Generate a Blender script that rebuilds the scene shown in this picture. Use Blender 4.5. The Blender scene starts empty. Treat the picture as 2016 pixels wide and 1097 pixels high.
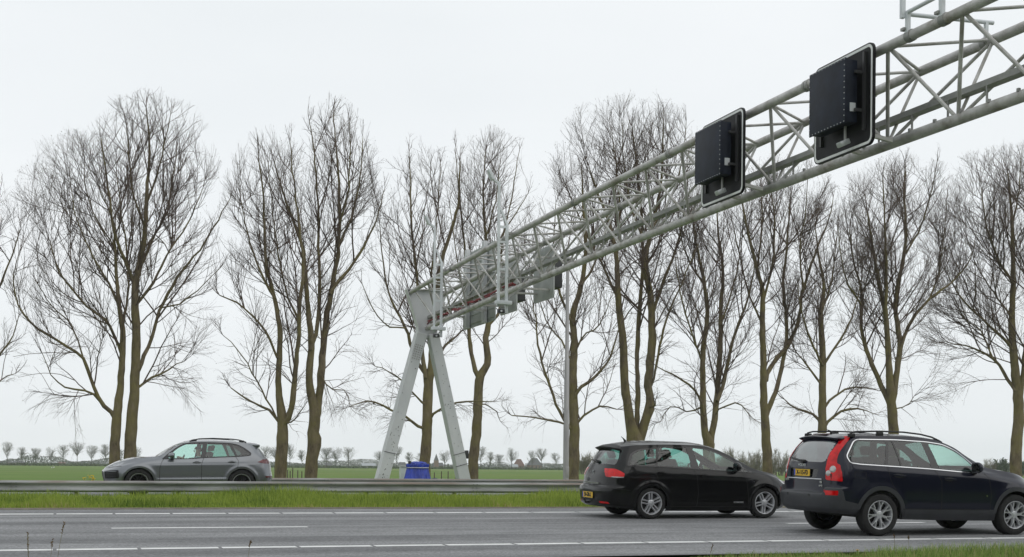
import bpy, bmesh, math, random
import numpy as np
from mathutils import Vector, Matrix
from mathutils.bvhtree import BVHTree
random.seed(7); rng = np.random.default_rng(7)
R_ = math.radians
sc = bpy.context.scene
COL = sc.collection

# ------------------------------------------------------------------ camera
FPX, THETA, CAMZ, CX, CY, ROLL = 2535.0, R_(19.55), 0.99, 1008.0, 919.5, 0.009
cam_d = bpy.data.cameras.new('camera'); cam = bpy.data.objects.new('camera', cam_d); COL.objects.link(cam)
cam_d.sensor_width = 36.0; cam_d.lens = FPX / 2016 * 36.0
cam_d.shift_y = (CY - 548.5) / 2016
cam_d.clip_start = 0.1; cam_d.clip_end = 20000
cam.matrix_world = Matrix.Translation((0, 0, CAMZ)) @ Matrix.Rotation(-THETA, 4, 'Z') @ Matrix.Rotation(R_(90), 4, 'X') @ Matrix.Rotation(ROLL, 4, 'Z')
sc.camera = cam

# ------------------------------------------------------------------ overcast sky and weak sun
SUN_EL, SUN_AZ = R_(48), R_(150)
w = bpy.data.worlds.new('World'); sc.world = w; w.use_nodes = True
nt = w.node_tree; nt.nodes.clear()
N = nt.nodes.new; Lk = nt.links.new
out = N('ShaderNodeOutputWorld'); bg = N('ShaderNodeBackground'); sky = N('ShaderNodeTexSky')
sky.sky_type = 'NISHITA'; sky.sun_disc = False; sky.sun_elevation = SUN_EL; sky.sun_rotation = SUN_AZ
sky.dust_density = 4.0
tc = N('ShaderNodeTexCoord'); noi = N('ShaderNodeTexNoise'); noi.inputs['Scale'].default_value = 1.6; noi.inputs['Detail'].default_value = 4
mp = N('ShaderNodeMapping'); mp.inputs['Scale'].default_value = (1, 1, 3.0)
ramp = N('ShaderNodeValToRGB')
ramp.color_ramp.elements[0].position = .3; ramp.color_ramp.elements[0].color = (8.3, 8.75, 9.0, 1)
ramp.color_ramp.elements[1].position = .75; ramp.color_ramp.elements[1].color = (9.5, 9.8, 10.0, 1)
mix = N('ShaderNodeMixRGB'); mix.inputs[0].default_value = .965
Lk(tc.outputs['Generated'], mp.inputs[0]); Lk(mp.outputs[0], noi.inputs['Vector']); Lk(noi.outputs[0], ramp.inputs[0])
Lk(sky.outputs[0], mix.inputs[1]); Lk(ramp.outputs[0], mix.inputs[2]); Lk(mix.outputs[0], bg.inputs[0])
bg.inputs[1].default_value = 0.10
Lk(bg.outputs[0], out.inputs[0])
sl = bpy.data.lights.new('sun', 'SUN'); sl.energy = 0.6; sl.angle = R_(70); sl.color = (1, .96, .9)
so = bpy.data.objects.new('sun', sl); COL.objects.link(so)
so.rotation_euler = (R_(90) - SUN_EL, 0, math.pi - SUN_AZ + R_(0))
sc.view_settings.view_transform = 'Standard'; sc.view_settings.look = 'None'
sc.view_settings.exposure = 0.0; sc.view_settings.gamma = 1.0
try:
    sc.view_settings.use_curve_mapping = False
except Exception:
    pass
sc.cycles.max_bounces = 8; sc.cycles.transparent_max_bounces = 24; sc.cycles.volume_bounces = 1
sc.cycles.use_denoising = True

# ------------------------------------------------------------------ helpers
_c, _s = math.cos(THETA), math.sin(THETA)
def un(u, v, y):
    "pixel of the 2016 px photograph -> (x, z) on the vertical plane at lateral distance y"
    du, dv = u - CX, v - CY
    a = (du + ROLL * dv) / FPX; b = (dv - ROLL * du) / FPX
    x = y * (_s + a * _c) / (_c - a * _s); Z = x * _s + y * _c
    return x, CAMZ - b * Z
def at(u, v, y):
    x, z = un(u, v, y); return Vector((x, y, z))

def tag(o, label=None, cat=None, group=None, kind=None):
    if label: o['label'] = label
    if cat: o['category'] = cat
    if group: o['group'] = group
    if kind: o['kind'] = kind
    return o
def empty(name, loc=(0, 0, 0), rz=0.0):
    o = bpy.data.objects.new(name, None); COL.objects.link(o)
    o.location = loc; o.rotation_euler = (0, 0, rz); o.empty_display_size = .2
    return o
def mesh_np(name, V, F, m, parent=None, nrm=None, smooth=True, fmat=None, mats=None):
    "V (n,3), F list/array of quads or tris (possibly list of arrays)"
    me = bpy.data.meshes.new(name)
    V = np.asarray(V, dtype=np.float32)
    Fs = F if isinstance(F, list) and len(F) and isinstance(F[0], np.ndarray) and F[0].ndim == 2 else [np.asarray(F)]
    Fs = [f for f in Fs if len(f)]
    loops = np.concatenate([f.ravel() for f in Fs]).astype(np.int32)
    cnt = np.concatenate([np.full(len(f), f.shape[1], dtype=np.int32) for f in Fs])
    st = np.concatenate([[0], np.cumsum(cnt)[:-1]]).astype(np.int32)
    me.vertices.add(len(V)); me.vertices.foreach_set('co', V.ravel())
    me.loops.add(len(loops)); me.loops.foreach_set('vertex_index', loops)
    me.polygons.add(len(cnt)); me.polygons.foreach_set('loop_start', st)
    try:
        me.polygons.foreach_set('loop_total', cnt)
    except Exception:
        pass
    for mm in (mats or [m]):
        me.materials.append(mm)
    if fmat is not None:
        me.polygons.foreach_set('material_index', np.asarray(fmat, dtype=np.int32))
    me.update(calc_edges=True)
    me.polygons.foreach_set('use_smooth', np.full(len(cnt), bool(smooth)))
    if nrm is not None:
        me.normals_split_custom_set_from_vertices([tuple(map(float, n)) for n in nrm])
    o = bpy.data.objects.new(name, me); COL.objects.link(o)
    if parent: o.parent = parent
    return o

class MB:
    "collects shapes; build() links them as one mesh object"
    def __init__(s): s.V = []; s.F4 = []; s.F3 = []; s.n = 0; s.Fn = []
    def add(s, V, F):
        V = [tuple(v) for v in V]
        for f in F:
            s.Fn.append(tuple(i + s.n for i in f))
        s.V += V; s.n += len(V); return s
    def box(s, c, d, M=None, bev=0.0):
        x, y, z = d[0] / 2, d[1] / 2, d[2] / 2
        if bev <= 0:
            V = [Vector((sx * x, sy * y, sz * z)) for sx in (-1, 1) for sy in (-1, 1) for sz in (-1, 1)]
            F = [(0, 1, 3, 2), (4, 6, 7, 5), (0, 4, 5, 1), (2, 3, 7, 6), (0, 2, 6, 4), (1, 5, 7, 3)]
        else:
            bm = bmesh.new(); bmesh.ops.create_cube(bm, size=1)
            bmesh.ops.scale(bm, vec=d, verts=bm.verts)
            bmesh.ops.bevel(bm, geom=bm.edges[:], offset=bev, segments=2, affect='EDGES', profile=.6)
            bm.verts.index_update()
            V = [v.co.copy() for v in bm.verts]; F = [tuple(v.index for v in f.verts) for f in bm.faces]; bm.free()
        M = M or Matrix()
        c = Vector(c)
        return s.add([c + (M.to_3x3() @ v) for v in V], F)
    def tube(s, pts, r, n=10, caps=True):
        P = [Vector(p) for p in pts]
        rr = r if isinstance(r, (list, tuple)) else [r] * len(P)
        V = []; F = []
        ref = None
        for i, p in enumerate(P):
            t = (P[min(i + 1, len(P) - 1)] - P[max(i - 1, 0)]).normalized()
            if ref is None:
                ref = Vector((0, 0, 1)) if abs(t.z) < .9 else Vector((1, 0, 0))
            a = t.cross(ref)
            if a.length < 1e-5: a = t.cross(Vector((0, 1, 0)))
            a.normalize(); b = t.cross(a)
            ref = a.cross(t)
            for k in range(n):
                an = 2 * math.pi * k / n
                V.append(p + (a * math.cos(an) + b * math.sin(an)) * rr[i])
        for i in range(len(P) - 1):
            for k in range(n):
                k2 = (k + 1) % n
                F.append((i * n + k, i * n + k2, (i + 1) * n + k2, (i + 1) * n + k))
        if caps:
            F.append(tuple(range(n))[::-1]); F.append(tuple((len(P) - 1) * n + k for k in range(n)))
        return s.add(V, F)
    def bar(s, a, b, w, h, up=(0, 0, 1)):
        "rectangular bar from a to b"
        a, b = Vector(a), Vector(b); t = (b - a).normalized()
        x = t.cross(Vector(up)); x.normalize(); y = x.cross(t)
        V = [p + x * sx * w / 2 + y * sy * h / 2 for p in (a, b) for sx, sy in ((-1, -1), (1, -1), (1, 1), (-1, 1))]
        return s.add(V, [(0, 1, 2, 3)[::-1], (4, 5, 6, 7), (0, 1, 5, 4), (1, 2, 6, 5), (2, 3, 7, 6), (3, 0, 4, 7)])
    def lathe(s, prof, n=40, axis='y', c=(0, 0, 0), close=False):
        V = []; F = []; m = len(prof)
        for k in range(n):
            an = 2 * math.pi * k / n
            for r, h in prof:
                p = (r * math.cos(an), h, r * math.sin(an)) if axis == 'y' else (r * math.cos(an), r * math.sin(an), h)
                V.append(Vector(p) + Vector(c))
        for k in range(n):
            k2 = (k + 1) % n
            for i in range(m - 1):
                F.append((k * m + i, k * m + i + 1, k2 * m + i + 1, k2 * m + i))
        return s.add(V, F)
    def prism(s, poly, h0, h1, f):
        "poly: 2D points; f(a,b,h)->3D"
        n = len(poly)
        V = [f(a, b, h0) for a, b in poly] + [f(a, b, h1) for a, b in poly]
        F = [tuple(range(n))[::-1], tuple(range(n, 2 * n))]
        F += [(i, (i + 1) % n, n + (i + 1) % n, n + i) for i in range(n)]
        return s.add(V, F)
    def build(s, name, m, parent=None, smooth=False, fix=True):
        me = bpy.data.meshes.new(name)
        me.from_pydata([tuple(v) for v in s.V], [], s.Fn)
        me.materials.append(m)
        if fix:
            bm = bmesh.new(); bm.from_mesh(me); bmesh.ops.recalc_face_normals(bm, faces=bm.faces); bm.to_mesh(me); bm.free()
        if smooth:
            me.polygons.foreach_set('use_smooth', [True] * len(me.polygons))
            try: me.set_sharp_from_angle(angle=R_(38))
            except Exception: pass
        o = bpy.data.objects.new(name, me); COL.objects.link(o)
        if parent: o.parent = parent
        return o

def rrect(w, h, r, n=6, c=(0, 0)):
    P = []
    for (sx, sy, a0) in ((1, 1, 0), (-1, 1, 90), (-1, -1, 180), (1, -1, 270)):
        for k in range(n + 1):
            a = R_(a0 + 90 * k / n)
            P.append((c[0] + sx * (w / 2 - r) + r * math.cos(a), c[1] + sy * (h / 2 - r) + r * math.sin(a)))
    return P

# ------------------------------------------------------------------ materials
_M = {}
def mat(name, col, rough=.6, metal=0.0, coat=0.0, var=0.0, vscale=4.0, bump=0.0, bscale=40.0, col2=None, spec=.5, vstretch=(1, 1, 1), emit=None, detail=6, thr=(.35, .65), trans=0.0, coat_rough=.03):
    if name in _M: return _M[name]
    m = bpy.data.materials.new(name); m.use_nodes = True; t = m.node_tree; b = t.nodes['Principled BSDF']
    b.inputs['Base Color'].default_value = (*col, 1); b.inputs['Roughness'].default_value = rough; b.inputs['Metallic'].default_value = metal
    b.inputs['Coat Weight'].default_value = coat; b.inputs['Coat Roughness'].default_value = coat_rough
    b.inputs['Specular IOR Level'].default_value = spec
    if trans: b.inputs['Transmission Weight'].default_value = trans
    if emit:
        b.inputs['Emission Color'].default_value = (*emit, 1); b.inputs['Emission Strength'].default_value = 1
    tcn = t.nodes.new('ShaderNodeTexCoord'); mpn = t.nodes.new('ShaderNodeMapping'); mpn.inputs['Scale'].default_value = vstretch
    t.links.new(tcn.outputs['Object'], mpn.inputs[0])
    if var > 0 or col2:
        nz = t.nodes.new('ShaderNodeTexNoise'); nz.inputs['Scale'].default_value = vscale; nz.inputs['Detail'].default_value = detail; nz.inputs['Roughness'].default_value = .62
        t.links.new(mpn.outputs[0], nz.inputs['Vector'])
        rp = t.nodes.new('ShaderNodeValToRGB'); e = rp.color_ramp.elements
        c2 = col2 or tuple(min(1, c * (1 + var)) for c in col)
        c1 = col if col2 else tuple(c * (1 - var) for c in col)
        e[0].position, e[1].position = thr; e[0].color = (*c1, 1); e[1].color = (*c2, 1)
        t.links.new(nz.outputs[0], rp.inputs[0]); t.links.new(rp.outputs[0], b.inputs['Base Color'])
    if bump > 0:
        nb = t.nodes.new('ShaderNodeTexNoise'); nb.inputs['Scale'].default_value = bscale; nb.inputs['Detail'].default_value = 5
        t.links.new(mpn.outputs[0], nb.inputs['Vector'])
        bn = t.nodes.new('ShaderNodeBump'); bn.inputs['Strength'].default_value = bump; bn.inputs['Distance'].default_value = .02
        t.links.new(nb.outputs[0], bn.inputs['Height']); t.links.new(bn.outputs[0], b.inputs['Normal'])
    _M[name] = m
    return m

def glass_mat(name, tint, refl=1.0):
    m = bpy.data.materials.new(name); m.use_nodes = True; t = m.node_tree; t.nodes.clear()
    o = t.nodes.new('ShaderNodeOutputMaterial'); tr = t.nodes.new('ShaderNodeBsdfTransparent'); gl = t.nodes.new('ShaderNodeBsdfGlossy')
    tr.inputs[0].default_value = (*tint, 1); gl.inputs['Roughness'].default_value = .015; gl.inputs[0].default_value = (1, 1, 1, 1)
    # Schlick reflectance of both faces of the pane, the same seen from either side
    gm = t.nodes.new('ShaderNodeNewGeometry'); dt = t.nodes.new('ShaderNodeVectorMath'); dt.operation = 'DOT_PRODUCT'
    t.links.new(gm.outputs['Incoming'], dt.inputs[0]); t.links.new(gm.outputs['Normal'], dt.inputs[1])
    def mth(op, a, b=None):
        n = t.nodes.new('ShaderNodeMath'); n.operation = op; n.use_clamp = op != 'POWER'
        for k, v in enumerate((a, b)):
            if v is None: continue
            if isinstance(v, (int, float)): n.inputs[k].default_value = v
            else: t.links.new(v, n.inputs[k])
        return n.outputs[0]
    c_ = mth('ABSOLUTE', dt.outputs['Value']); p5 = mth('POWER', mth('SUBTRACT', 1.0, c_), 5.0)
    F0 = .075 * refl; fo = mth('ADD', mth('MULTIPLY', p5, 1 - F0), F0)
    mx = t.nodes.new('ShaderNodeMixShader')
    t.links.new(fo, mx.inputs[0]); t.links.new(tr.outputs[0], mx.inputs[1]); t.links.new(gl.outputs[0], mx.inputs[2]); t.links.new(mx.outputs[0], o.inputs[0])
    return m

# ------------------------------------------------------------------ ground, roads
GY = [-4000, -60, 8, 13.3, 14.6, 15.3, 25.3, 26.2, 28, 33, 36, 38, 46.5, 48.5, 53, 60, 72, 76, 79, 82, 600, 6000]
GZ = [-.5, -.5, -.42, -.26, -.2, -.26, -.03, .118, .10, .07, .05, -.02, -.02, -.05, -.12, -.18, -.25, -.7, -.7, -.3, -.3, -.3]
def gz(y): return np.interp(y, GY, GZ)
RS = .022
def rz(y): return RS * (y - 20.5)

def field_material():
    m = bpy.data.materials.new('field grass'); m.use_nodes = True; t = m.node_tree; b = t.nodes['Principled BSDF']
    b.inputs['Roughness'].default_value = .9; b.inputs['Specular IOR Level'].default_value = .15
    tcn = t.nodes.new('ShaderNodeTexCoord')
    def noise(scale, stretch, det=6):
        mpn = t.nodes.new('ShaderNodeMapping'); mpn.inputs['Scale'].default_value = stretch
        t.links.new(tcn.outputs['Object'], mpn.inputs[0])
        nz = t.nodes.new('ShaderNodeTexNoise'); nz.inputs['Scale'].default_value = scale; nz.inputs['Detail'].default_value = det; nz.inputs['Roughness'].default_value = .65
        t.links.new(mpn.outputs[0], nz.inputs['Vector']); return nz
    n1 = noise(.012, (.22, 1.6, 1)); n2 = noise(.25, (.5, 1, 1)); n3 = noise(9.0, (1, 1, 1))
    r1 = t.nodes.new('ShaderNodeValToRGB'); e = r1.color_ramp.elements
    e[0].position = .32; e[0].color = (.085, .170, .026, 1); e[1].position = .70; e[1].color = (.215, .21, .085, 1)
    e2 = r1.color_ramp.elements.new(.5); e2.color = (.115, .190, .036, 1)
    t.links.new(n1.outputs[0], r1.inputs[0])
    r2 = t.nodes.new('ShaderNodeValToRGB'); r2.color_ramp.elements[0].color = (.72, .72, .72, 1); r2.color_ramp.elements[1].color = (1.25, 1.22, 1.1, 1)
    r2.color_ramp.elements[0].position = .3; r2.color_ramp.elements[1].position = .7
    t.links.new(n2.outputs[0], r2.inputs[0])
    mx = t.nodes.new('ShaderNodeMixRGB'); mx.blend_type = 'MULTIPLY'; mx.inputs[0].default_value = 1
    t.links.new(r1.outputs[0], mx.inputs[1]); t.links.new(r2.outputs[0], mx.inputs[2])
    r3 = t.nodes.new('ShaderNodeValToRGB'); r3.color_ramp.elements[0].color = (.7, .7, .66, 1); r3.color_ramp.elements[1].color = (1.2, 1.2, 1.2, 1)
    t.links.new(n3.outputs[0], r3.inputs[0])
    m2 = t.nodes.new('ShaderNodeMixRGB'); m2.blend_type = 'MULTIPLY'; m2.inputs[0].default_value = .8
    t.links.new(mx.outputs[0], m2.inputs[1]); t.links.new(r3.outputs[0], m2.inputs[2]); t.links.new(m2.outputs[0], b.inputs['Base Color'])
    return m
M_field = field_material()
def strip(name, ys, zs, xs, m, th=0.0):
    V = []; F = []
    nx, ny = len(xs), len(ys)
    for x in xs:
        for y, z in zip(ys, zs): V.append((x, y, z))
    for i in range(nx - 1):
        for j in range(ny - 1):
            F.append((i * ny + j, (i + 1) * ny + j, (i + 1) * ny + j + 1, i * ny + j + 1))
    mb = MB().add(V, F)
    return mb.build(name, m, fix=False)
g = strip('ground', GY, GZ, [-5000, -300, -60, -20, 0, 20, 60, 300, 6000], M_field); tag(g, kind='structure')

def asphalt_material(name, c1, c2):
    m = bpy.data.materials.new(name); m.use_nodes = True; t = m.node_tree; b = t.nodes['Principled BSDF']
    b.inputs['Roughness'].default_value = .82; b.inputs['Specular IOR Level'].default_value = .35
    tcn = t.nodes.new('ShaderNodeTexCoord')
    def noise(scale, stretch, det=4):
        mpn = t.nodes.new('ShaderNodeMapping'); mpn.inputs['Scale'].default_value = stretch
        t.links.new(tcn.outputs['Object'], mpn.inputs[0])
        nz = t.nodes.new('ShaderNodeTexNoise'); nz.inputs['Scale'].default_value = scale; nz.inputs['Detail'].default_value = det; nz.inputs['Roughness'].default_value = .7
        t.links.new(mpn.outputs[0], nz.inputs['Vector']); return nz
    n1 = noise(.9, (.05, 1, 1)); n2 = noise(26, (1, 1, 1), 5); n3 = noise(1.4, (.6, 1, 1), 8)
    r1 = t.nodes.new('ShaderNodeValToRGB'); r1.color_ramp.elements[0].position = .41; r1.color_ramp.elements[1].position = .59
    r1.color_ramp.elements[0].color = (*[c * .85 for c in c1], 1); r1.color_ramp.elements[1].color = (*[c * 1.04 for c in c2], 1); t.links.new(n1.outputs[0], r1.inputs[0])
    cur = r1.outputs[0]
    for nz, lo, hi, f in ((n2, .35, 1.75, .85), (n3, .8, 1.2, .9)):
        r = t.nodes.new('ShaderNodeValToRGB'); r.color_ramp.elements[0].position = .3; r.color_ramp.elements[1].position = .72
        r.color_ramp.elements[0].color = (lo, lo, lo, 1); r.color_ramp.elements[1].color = (hi, hi, hi, 1); t.links.new(nz.outputs[0], r.inputs[0])
        mx = t.nodes.new('ShaderNodeMixRGB'); mx.blend_type = 'MULTIPLY'; mx.inputs[0].default_value = f
        t.links.new(cur, mx.inputs[1]); t.links.new(r.outputs[0], mx.inputs[2]); cur = mx.outputs[0]
    t.links.new(cur, b.inputs['Base Color'])
    bn = t.nodes.new('ShaderNodeBump'); bn.inputs['Strength'].default_value = .5; bn.inputs['Distance'].default_value = .006
    t.links.new(n2.outputs[0], bn.inputs['Height']); t.links.new(bn.outputs[0], b.inputs['Normal'])
    return m
M_asph = asphalt_material('asphalt', (.165, .167, .172), (.225, .227, .232))
XR = [-900, -100, -40, 0, 40, 100, 1800]
yr = [14.9, 16.8, 20.5, 24.2, 25.65]
road = strip('road', yr, [rz(y) for y in yr], XR, M_asph); tag(road, kind='structure')
oroad = strip('opposite_road', [38.0, 42, 46.3], [.05, .07, .05], XR, M_asph); tag(oroad, kind='structure')
M_shoulder = mat('earthy shoulder', (.14, .12, .09), .95, var=.35, vscale=6, bump=.4, bscale=60)
sh = strip('road_shoulder', [25.60, 26.05], [rz(25.6) + .004, rz(26.05) + .012], XR, M_shoulder); tag(sh, kind='structure')
M_paint = mat('road paint', (.62, .63, .62), .7, col2=(.78, .78, .77), vscale=3, detail=8)
def marking(name, y, w, segs):
    mb = MB()
    for a, b in segs:
        z0, z1 = rz(y - w / 2) + .004, rz(y + w / 2) + .004
        mb.add([(a, y - w / 2, z0), (b, y - w / 2, z0), (b, y + w / 2, z1), (a, y + w / 2, z1)], [(0, 1, 2, 3)])
    return tag(mb.build(name, M_paint, fix=False), kind='structure')
marking('near_edge_line', 16.80, .22, [(i + .03, i + .985) for i in range(-60, 160)])
marking('far_edge_line', 24.2, .26, [(i + .035, i + .985) for i in range(-60, 160)])
marking('centre_line', 20.5, .17, [(.82 + 11.8 * k, 3.82 + 11.8 * k) for k in range(-6, 12)])
mb = MB()
for y in (38.5, 45.8):
    mb.add([(-300, y - .08, .062), (600, y - .08, .062), (600, y + .08, .062), (-300, y + .08, .062)], [(0, 1, 2, 3)])
tag(mb.build('opposite_edge_lines', M_paint, fix=False), kind='structure')
# ------------------------------------------------------------------ grass
def grass_mat(name, base, dry, bright):
    m = bpy.data.materials.new(name); m.use_nodes = True; t = m.node_tree; b = t.nodes['Principled BSDF']
    b.inputs['Roughness'].default_value = .7; b.inputs['Specular IOR Level'].default_value = .25
    a = t.nodes.new('ShaderNodeAttribute'); a.attribute_name = 'hue'
    r = t.nodes.new('ShaderNodeValToRGB'); e = r.color_ramp.elements
    e[0].position = 0; e[0].color = (*base, 1); e[1].position = 1; e[1].color = (*dry, 1)
    k = e.new(.55); k.color = (*bright, 1); k = e.new(.86); k.color = (*bright, 1)
    t.links.new(a.outputs['Fac'], r.inputs[0]); t.links.new(r.outputs[0], b.inputs['Base Color'])
    tr = t.nodes.new('ShaderNodeBsdfTranslucent'); t.links.new(r.outputs[0], tr.inputs[0])
    mx = t.nodes.new('ShaderNodeMixShader'); mx.inputs[0].default_value = .3
    o = t.nodes['Material Output']; t.links.new(b.outputs[0], mx.inputs[1]); t.links.new(tr.outputs[0], mx.inputs[2]); t.links.new(mx.outputs[0], o.inputs[0])
    return m
M_grass = grass_mat('verge grass', (.055, .120, .015), (.50, .41, .19), (.31, .385, .068))
M_fgrass = grass_mat('front grass', (.08, .15, .03), (.50, .44, .22), (.30, .40, .11))
def blades(name, X, Y, Z, Hh, W, m, lean=.45, hue=None):
    n = len(X)
    az = rng.uniform(0, 2 * np.pi, n); az2 = rng.uniform(0, 2 * np.pi, n)
    ln = Hh * lean * rng.uniform(.1, 1.0, n)
    wx, wy = np.cos(az) * W / 2, np.sin(az) * W / 2
    lx, ly = np.cos(az2) * ln, np.sin(az2) * ln
    V = np.zeros((n, 5, 3), np.float32)
    V[:, 0] = np.stack([X - wx, Y - wy, Z], 1); V[:, 1] = np.stack([X + wx, Y + wy, Z], 1)
    V[:, 2] = np.stack([X - wx * .8 + lx * .32, Y - wy * .8 + ly * .32, Z + Hh * .6], 1)
    V[:, 3] = np.stack([X + wx * .8 + lx * .32, Y + wy * .8 + ly * .32, Z + Hh * .6], 1)
    V[:, 4] = np.stack([X + lx, Y + ly, Z + Hh * .97], 1)
    i = np.arange(n)[:, None] * 5
    o = mesh_np(name, V.reshape(-1, 3), [i + np.array([[0, 1, 3, 2]]), i + np.array([[2, 3, 4]])], m, smooth=True)
    at_ = o.data.attributes.new('hue', 'FLOAT', 'POINT')
    h = hue if hue is not None else rng.uniform(0, 1, n)
    at_.data.foreach_set('value', np.repeat(h, 5).astype(np.float32))
    return tag(o, kind='stuff')
def vnoise(x, y, s, seed=0):
    "cheap smooth value noise"
    r = np.random.default_rng(seed).uniform(0, 1, (64, 64))
    a, b = x / s, y / s
    i, j = np.floor(a).astype(int), np.floor(b).astype(int)
    f, g_ = a - i, b - j; f = f * f * (3 - 2 * f); g_ = g_ * g_ * (3 - 2 * g_)
    return (r[i % 64, j % 64] * (1 - f) + r[(i + 1) % 64, j % 64] * f) * (1 - g_) + (r[i % 64, (j + 1) % 64] * (1 - f) + r[(i + 1) % 64, (j + 1) % 64] * f) * g_
# median verge
n = 150000
Y = 25.75 + (rng.uniform(0, 1, n) ** 1.7) * 10.9; X = rng.uniform(-4, 31, n)
nz = vnoise(X, Y, 1.1, 1) * .55 + vnoise(X, Y, .33, 2) * .45
Hh = (.04 + .30 * nz ** 1.3) * rng.uniform(.5, 1.35, n)
edge = np.clip((Y - 25.75) / 1.0, .25, 1); Hh *= edge
x1, z1 = un(600, 960, 34.5)
tuft = np.exp(-((X - 5.6) / 1.5) ** 2 - ((Y - 32.6) / 2.2) ** 2) + .55 * np.exp(-((X - 13.3) / 1.6) ** 2 - ((Y - 33) / 2.) ** 2)
Hh += tuft * rng.uniform(.1, .36, n)
hue = np.clip(rng.uniform(0, 1, n) * .55 + .36 * (vnoise(X, Y, .7, 3) - .15) + .36 * (vnoise(X, Y, 2.4, 13) - .35) + (edge < .6) * rng.uniform(0, .35, n), 0, 1)
Hh *= np.interp(Y, [25, 31, 36.5], [1, 1, .98])
blades('verge_grass', X, Y, gz(Y) - .01, Hh, rng.uniform(.007, .016, n), M_grass, hue=hue)
# sparse grass around the second rail and the tree row
n = 26000
Y = rng.uniform(46.8, 72, n); X = rng.uniform(-8, 60, n)
blades('far_verge_grass', X, Y, gz(Y) - .01, rng.uniform(.08, .3, n) * (.5 + vnoise(X, Y, 2.5, 5)), rng.uniform(.015, .03, n), M_grass, hue=rng.uniform(0, .8, n))
# near verge, tips reach into the bottom of the picture on the right
n = 42000
Y = 14.85 - rng.uniform(0, 1, n) ** 1.5 * 3.0; X = rng.uniform(1, 16, n)
nz = vnoise(X, Y, .9, 7) * .6 + vnoise(X, Y, .3, 8) * .4
k = np.clip((X - 6.0) / 4.0, .25, 1.0)
Hh = (.07 + .25 * nz) * rng.uniform(.5, 1.2, n) * k
blades('near_verge_grass', X, Y, gz(Y) - .02, Hh, rng.uniform(.005, .011, n), M_fgrass, hue=np.clip(rng.uniform(.05, 1.05, n), 0, 1))
# stalks and dandelions in the near verge
M_stalk = mat('dry stalk', (.20, .17, .08), .8, var=.3); M_seed = mat('seed head', (.16, .10, .05), .9, var=.3)
M_yel = mat('dandelion yellow', (.75, .50, .02), .7, var=.15, vscale=60); M_stem = mat('flower stem', (.16, .24, .06), .7)
def stalk(u, vt, y, bend, label, head=.12, r=.003):
    r *= .75
    x, zt = un(u, vt, y); zb = float(gz(y)); h = zt - zb
    e = empty('grass_stalk', (x, y, zb)); tag(e, label, 'weed', 'seed stalks in the near verge')
    pts = [(bend * (t ** 2) * h, .02 * t, t * h) for t in np.linspace(0, 1, 7)]
    MB().tube(pts, [r * (1.2 - .5 * t) for t in np.linspace(0, 1, 7)], 5).build('stem', M_stalk, e, True)
    hb = MB(); rr = random.Random(int(u))
    for k in range(26):
        t = 1 - head / h * rr.random(); p = Vector((bend * t * t * h, .02 * t, t * h))
        d = Vector((rr.uniform(-1, 1), rr.uniform(-1, 1), rr.uniform(.2, 1.2))).normalized() * rr.uniform(.012, .022)
        hb.tube([p, p + d * .5, p + d], [.001, .0045, .001], 4)
    hb.build('seed_head', M_seed, e, True)
    for s in (1, -1):
        lf = MB(); z0 = h * rr.uniform(.1, .3)
        lf.add([(0, -.004, z0), (0, .004, z0), (s * .05, .004, z0 + .1), (s * .05, -.004, z0 + .1), (s * .12, 0, z0 + .13)], [(0, 1, 2, 3), (3, 2, 4)])
        lf.build('leaf', M_stem, e)
stalk(57, 1048, 13.2, -.02, 'brownish seed stalk at the far left of the near roadside', .2, .006)
stalk(110, 1028, 13.2, .12, 'tallest bent seed stalk rising over the road at lower left')
stalk(98, 1062, 13.3, .05, 'short seed stalk just beside the tallest bent one', .08)
stalk(486, 1066, 13.6, .1, 'small lone seed stalk in front of the near edge line', .07)
stalk(1398, 1072, 14.4, .2, 'thin branching seed stalk before the road, left of the tall grass', .1)
stalk(1763, 1052, 14.2, -.02, 'reddish seed stalk in the grass below the dark blue estate', .05, .004)
stalk(1789, 1055, 14.3, .03, 'green thin stalk in the grass right of the reddish one', .05, .003)
def dandelion(u, v, y, label):
    x, zt = un(u, v, y); zb = float(gz(y)); h = zt - zb
    e = empty('dandelion', (x, y, zb)); tag(e, label, 'flower', 'dandelions in the near verge')
    MB().tube([(0, 0, 0), (.01, 0, h * .5), (0, 0, h)], .004, 6).build('stem', M_stem, e, True)
    hb = MB(); rr = random.Random(int(u))
    for k in range(60):
        a = k * 2.4; rad = .034 * math.sqrt((k + 1) / 60)
        p = Vector((0, 0, h)); q = p + Vector((rad * math.cos(a), rad * math.sin(a), .014 - rad * .25))
        sd = Vector((-math.sin(a), math.cos(a), 0)) * .005
        hb.add([p - sd * .3, p + sd * .3, q + sd, q - sd], [(0, 1, 2, 3)])
    hb.build('flower_head', M_yel, e)
dandelion(1688, 1084, 14.6, 'yellow dandelion flower below the rear wheel of the dark blue estate')
dandelion(1915, 1081, 14.8, 'yellow dandelion flower nearest the right edge of the frame')
rr = random.Random(3)
e0 = at(183, 944, 50); e = empty('yellow_flower_clump', (e0.x, 50, float(gz(50)))); tag(e, 'clump of yellow blossoms left of the grey SUV front', 'flowers')
fb = MB(); fl = MB()
for k in range(14):
    a, r_ = rr.uniform(0, 6.28), rr.uniform(0, .30); h = rr.uniform(.3, .62)
    p = Vector((r_ * math.cos(a), r_ * math.sin(a), 0)); q = p * 1.3 + Vector((0, 0, h)); fb.tube([p, q], .006, 4)
    for j in range(5):
        o = Vector((rr.uniform(-.05, .05), rr.uniform(-.05, .05), rr.uniform(-.08, .03))); fl.box(q + o, (.03, .03, .02))
fb.build('stems', M_stem, e); fl.build('blossoms', M_yel, e)

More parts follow.
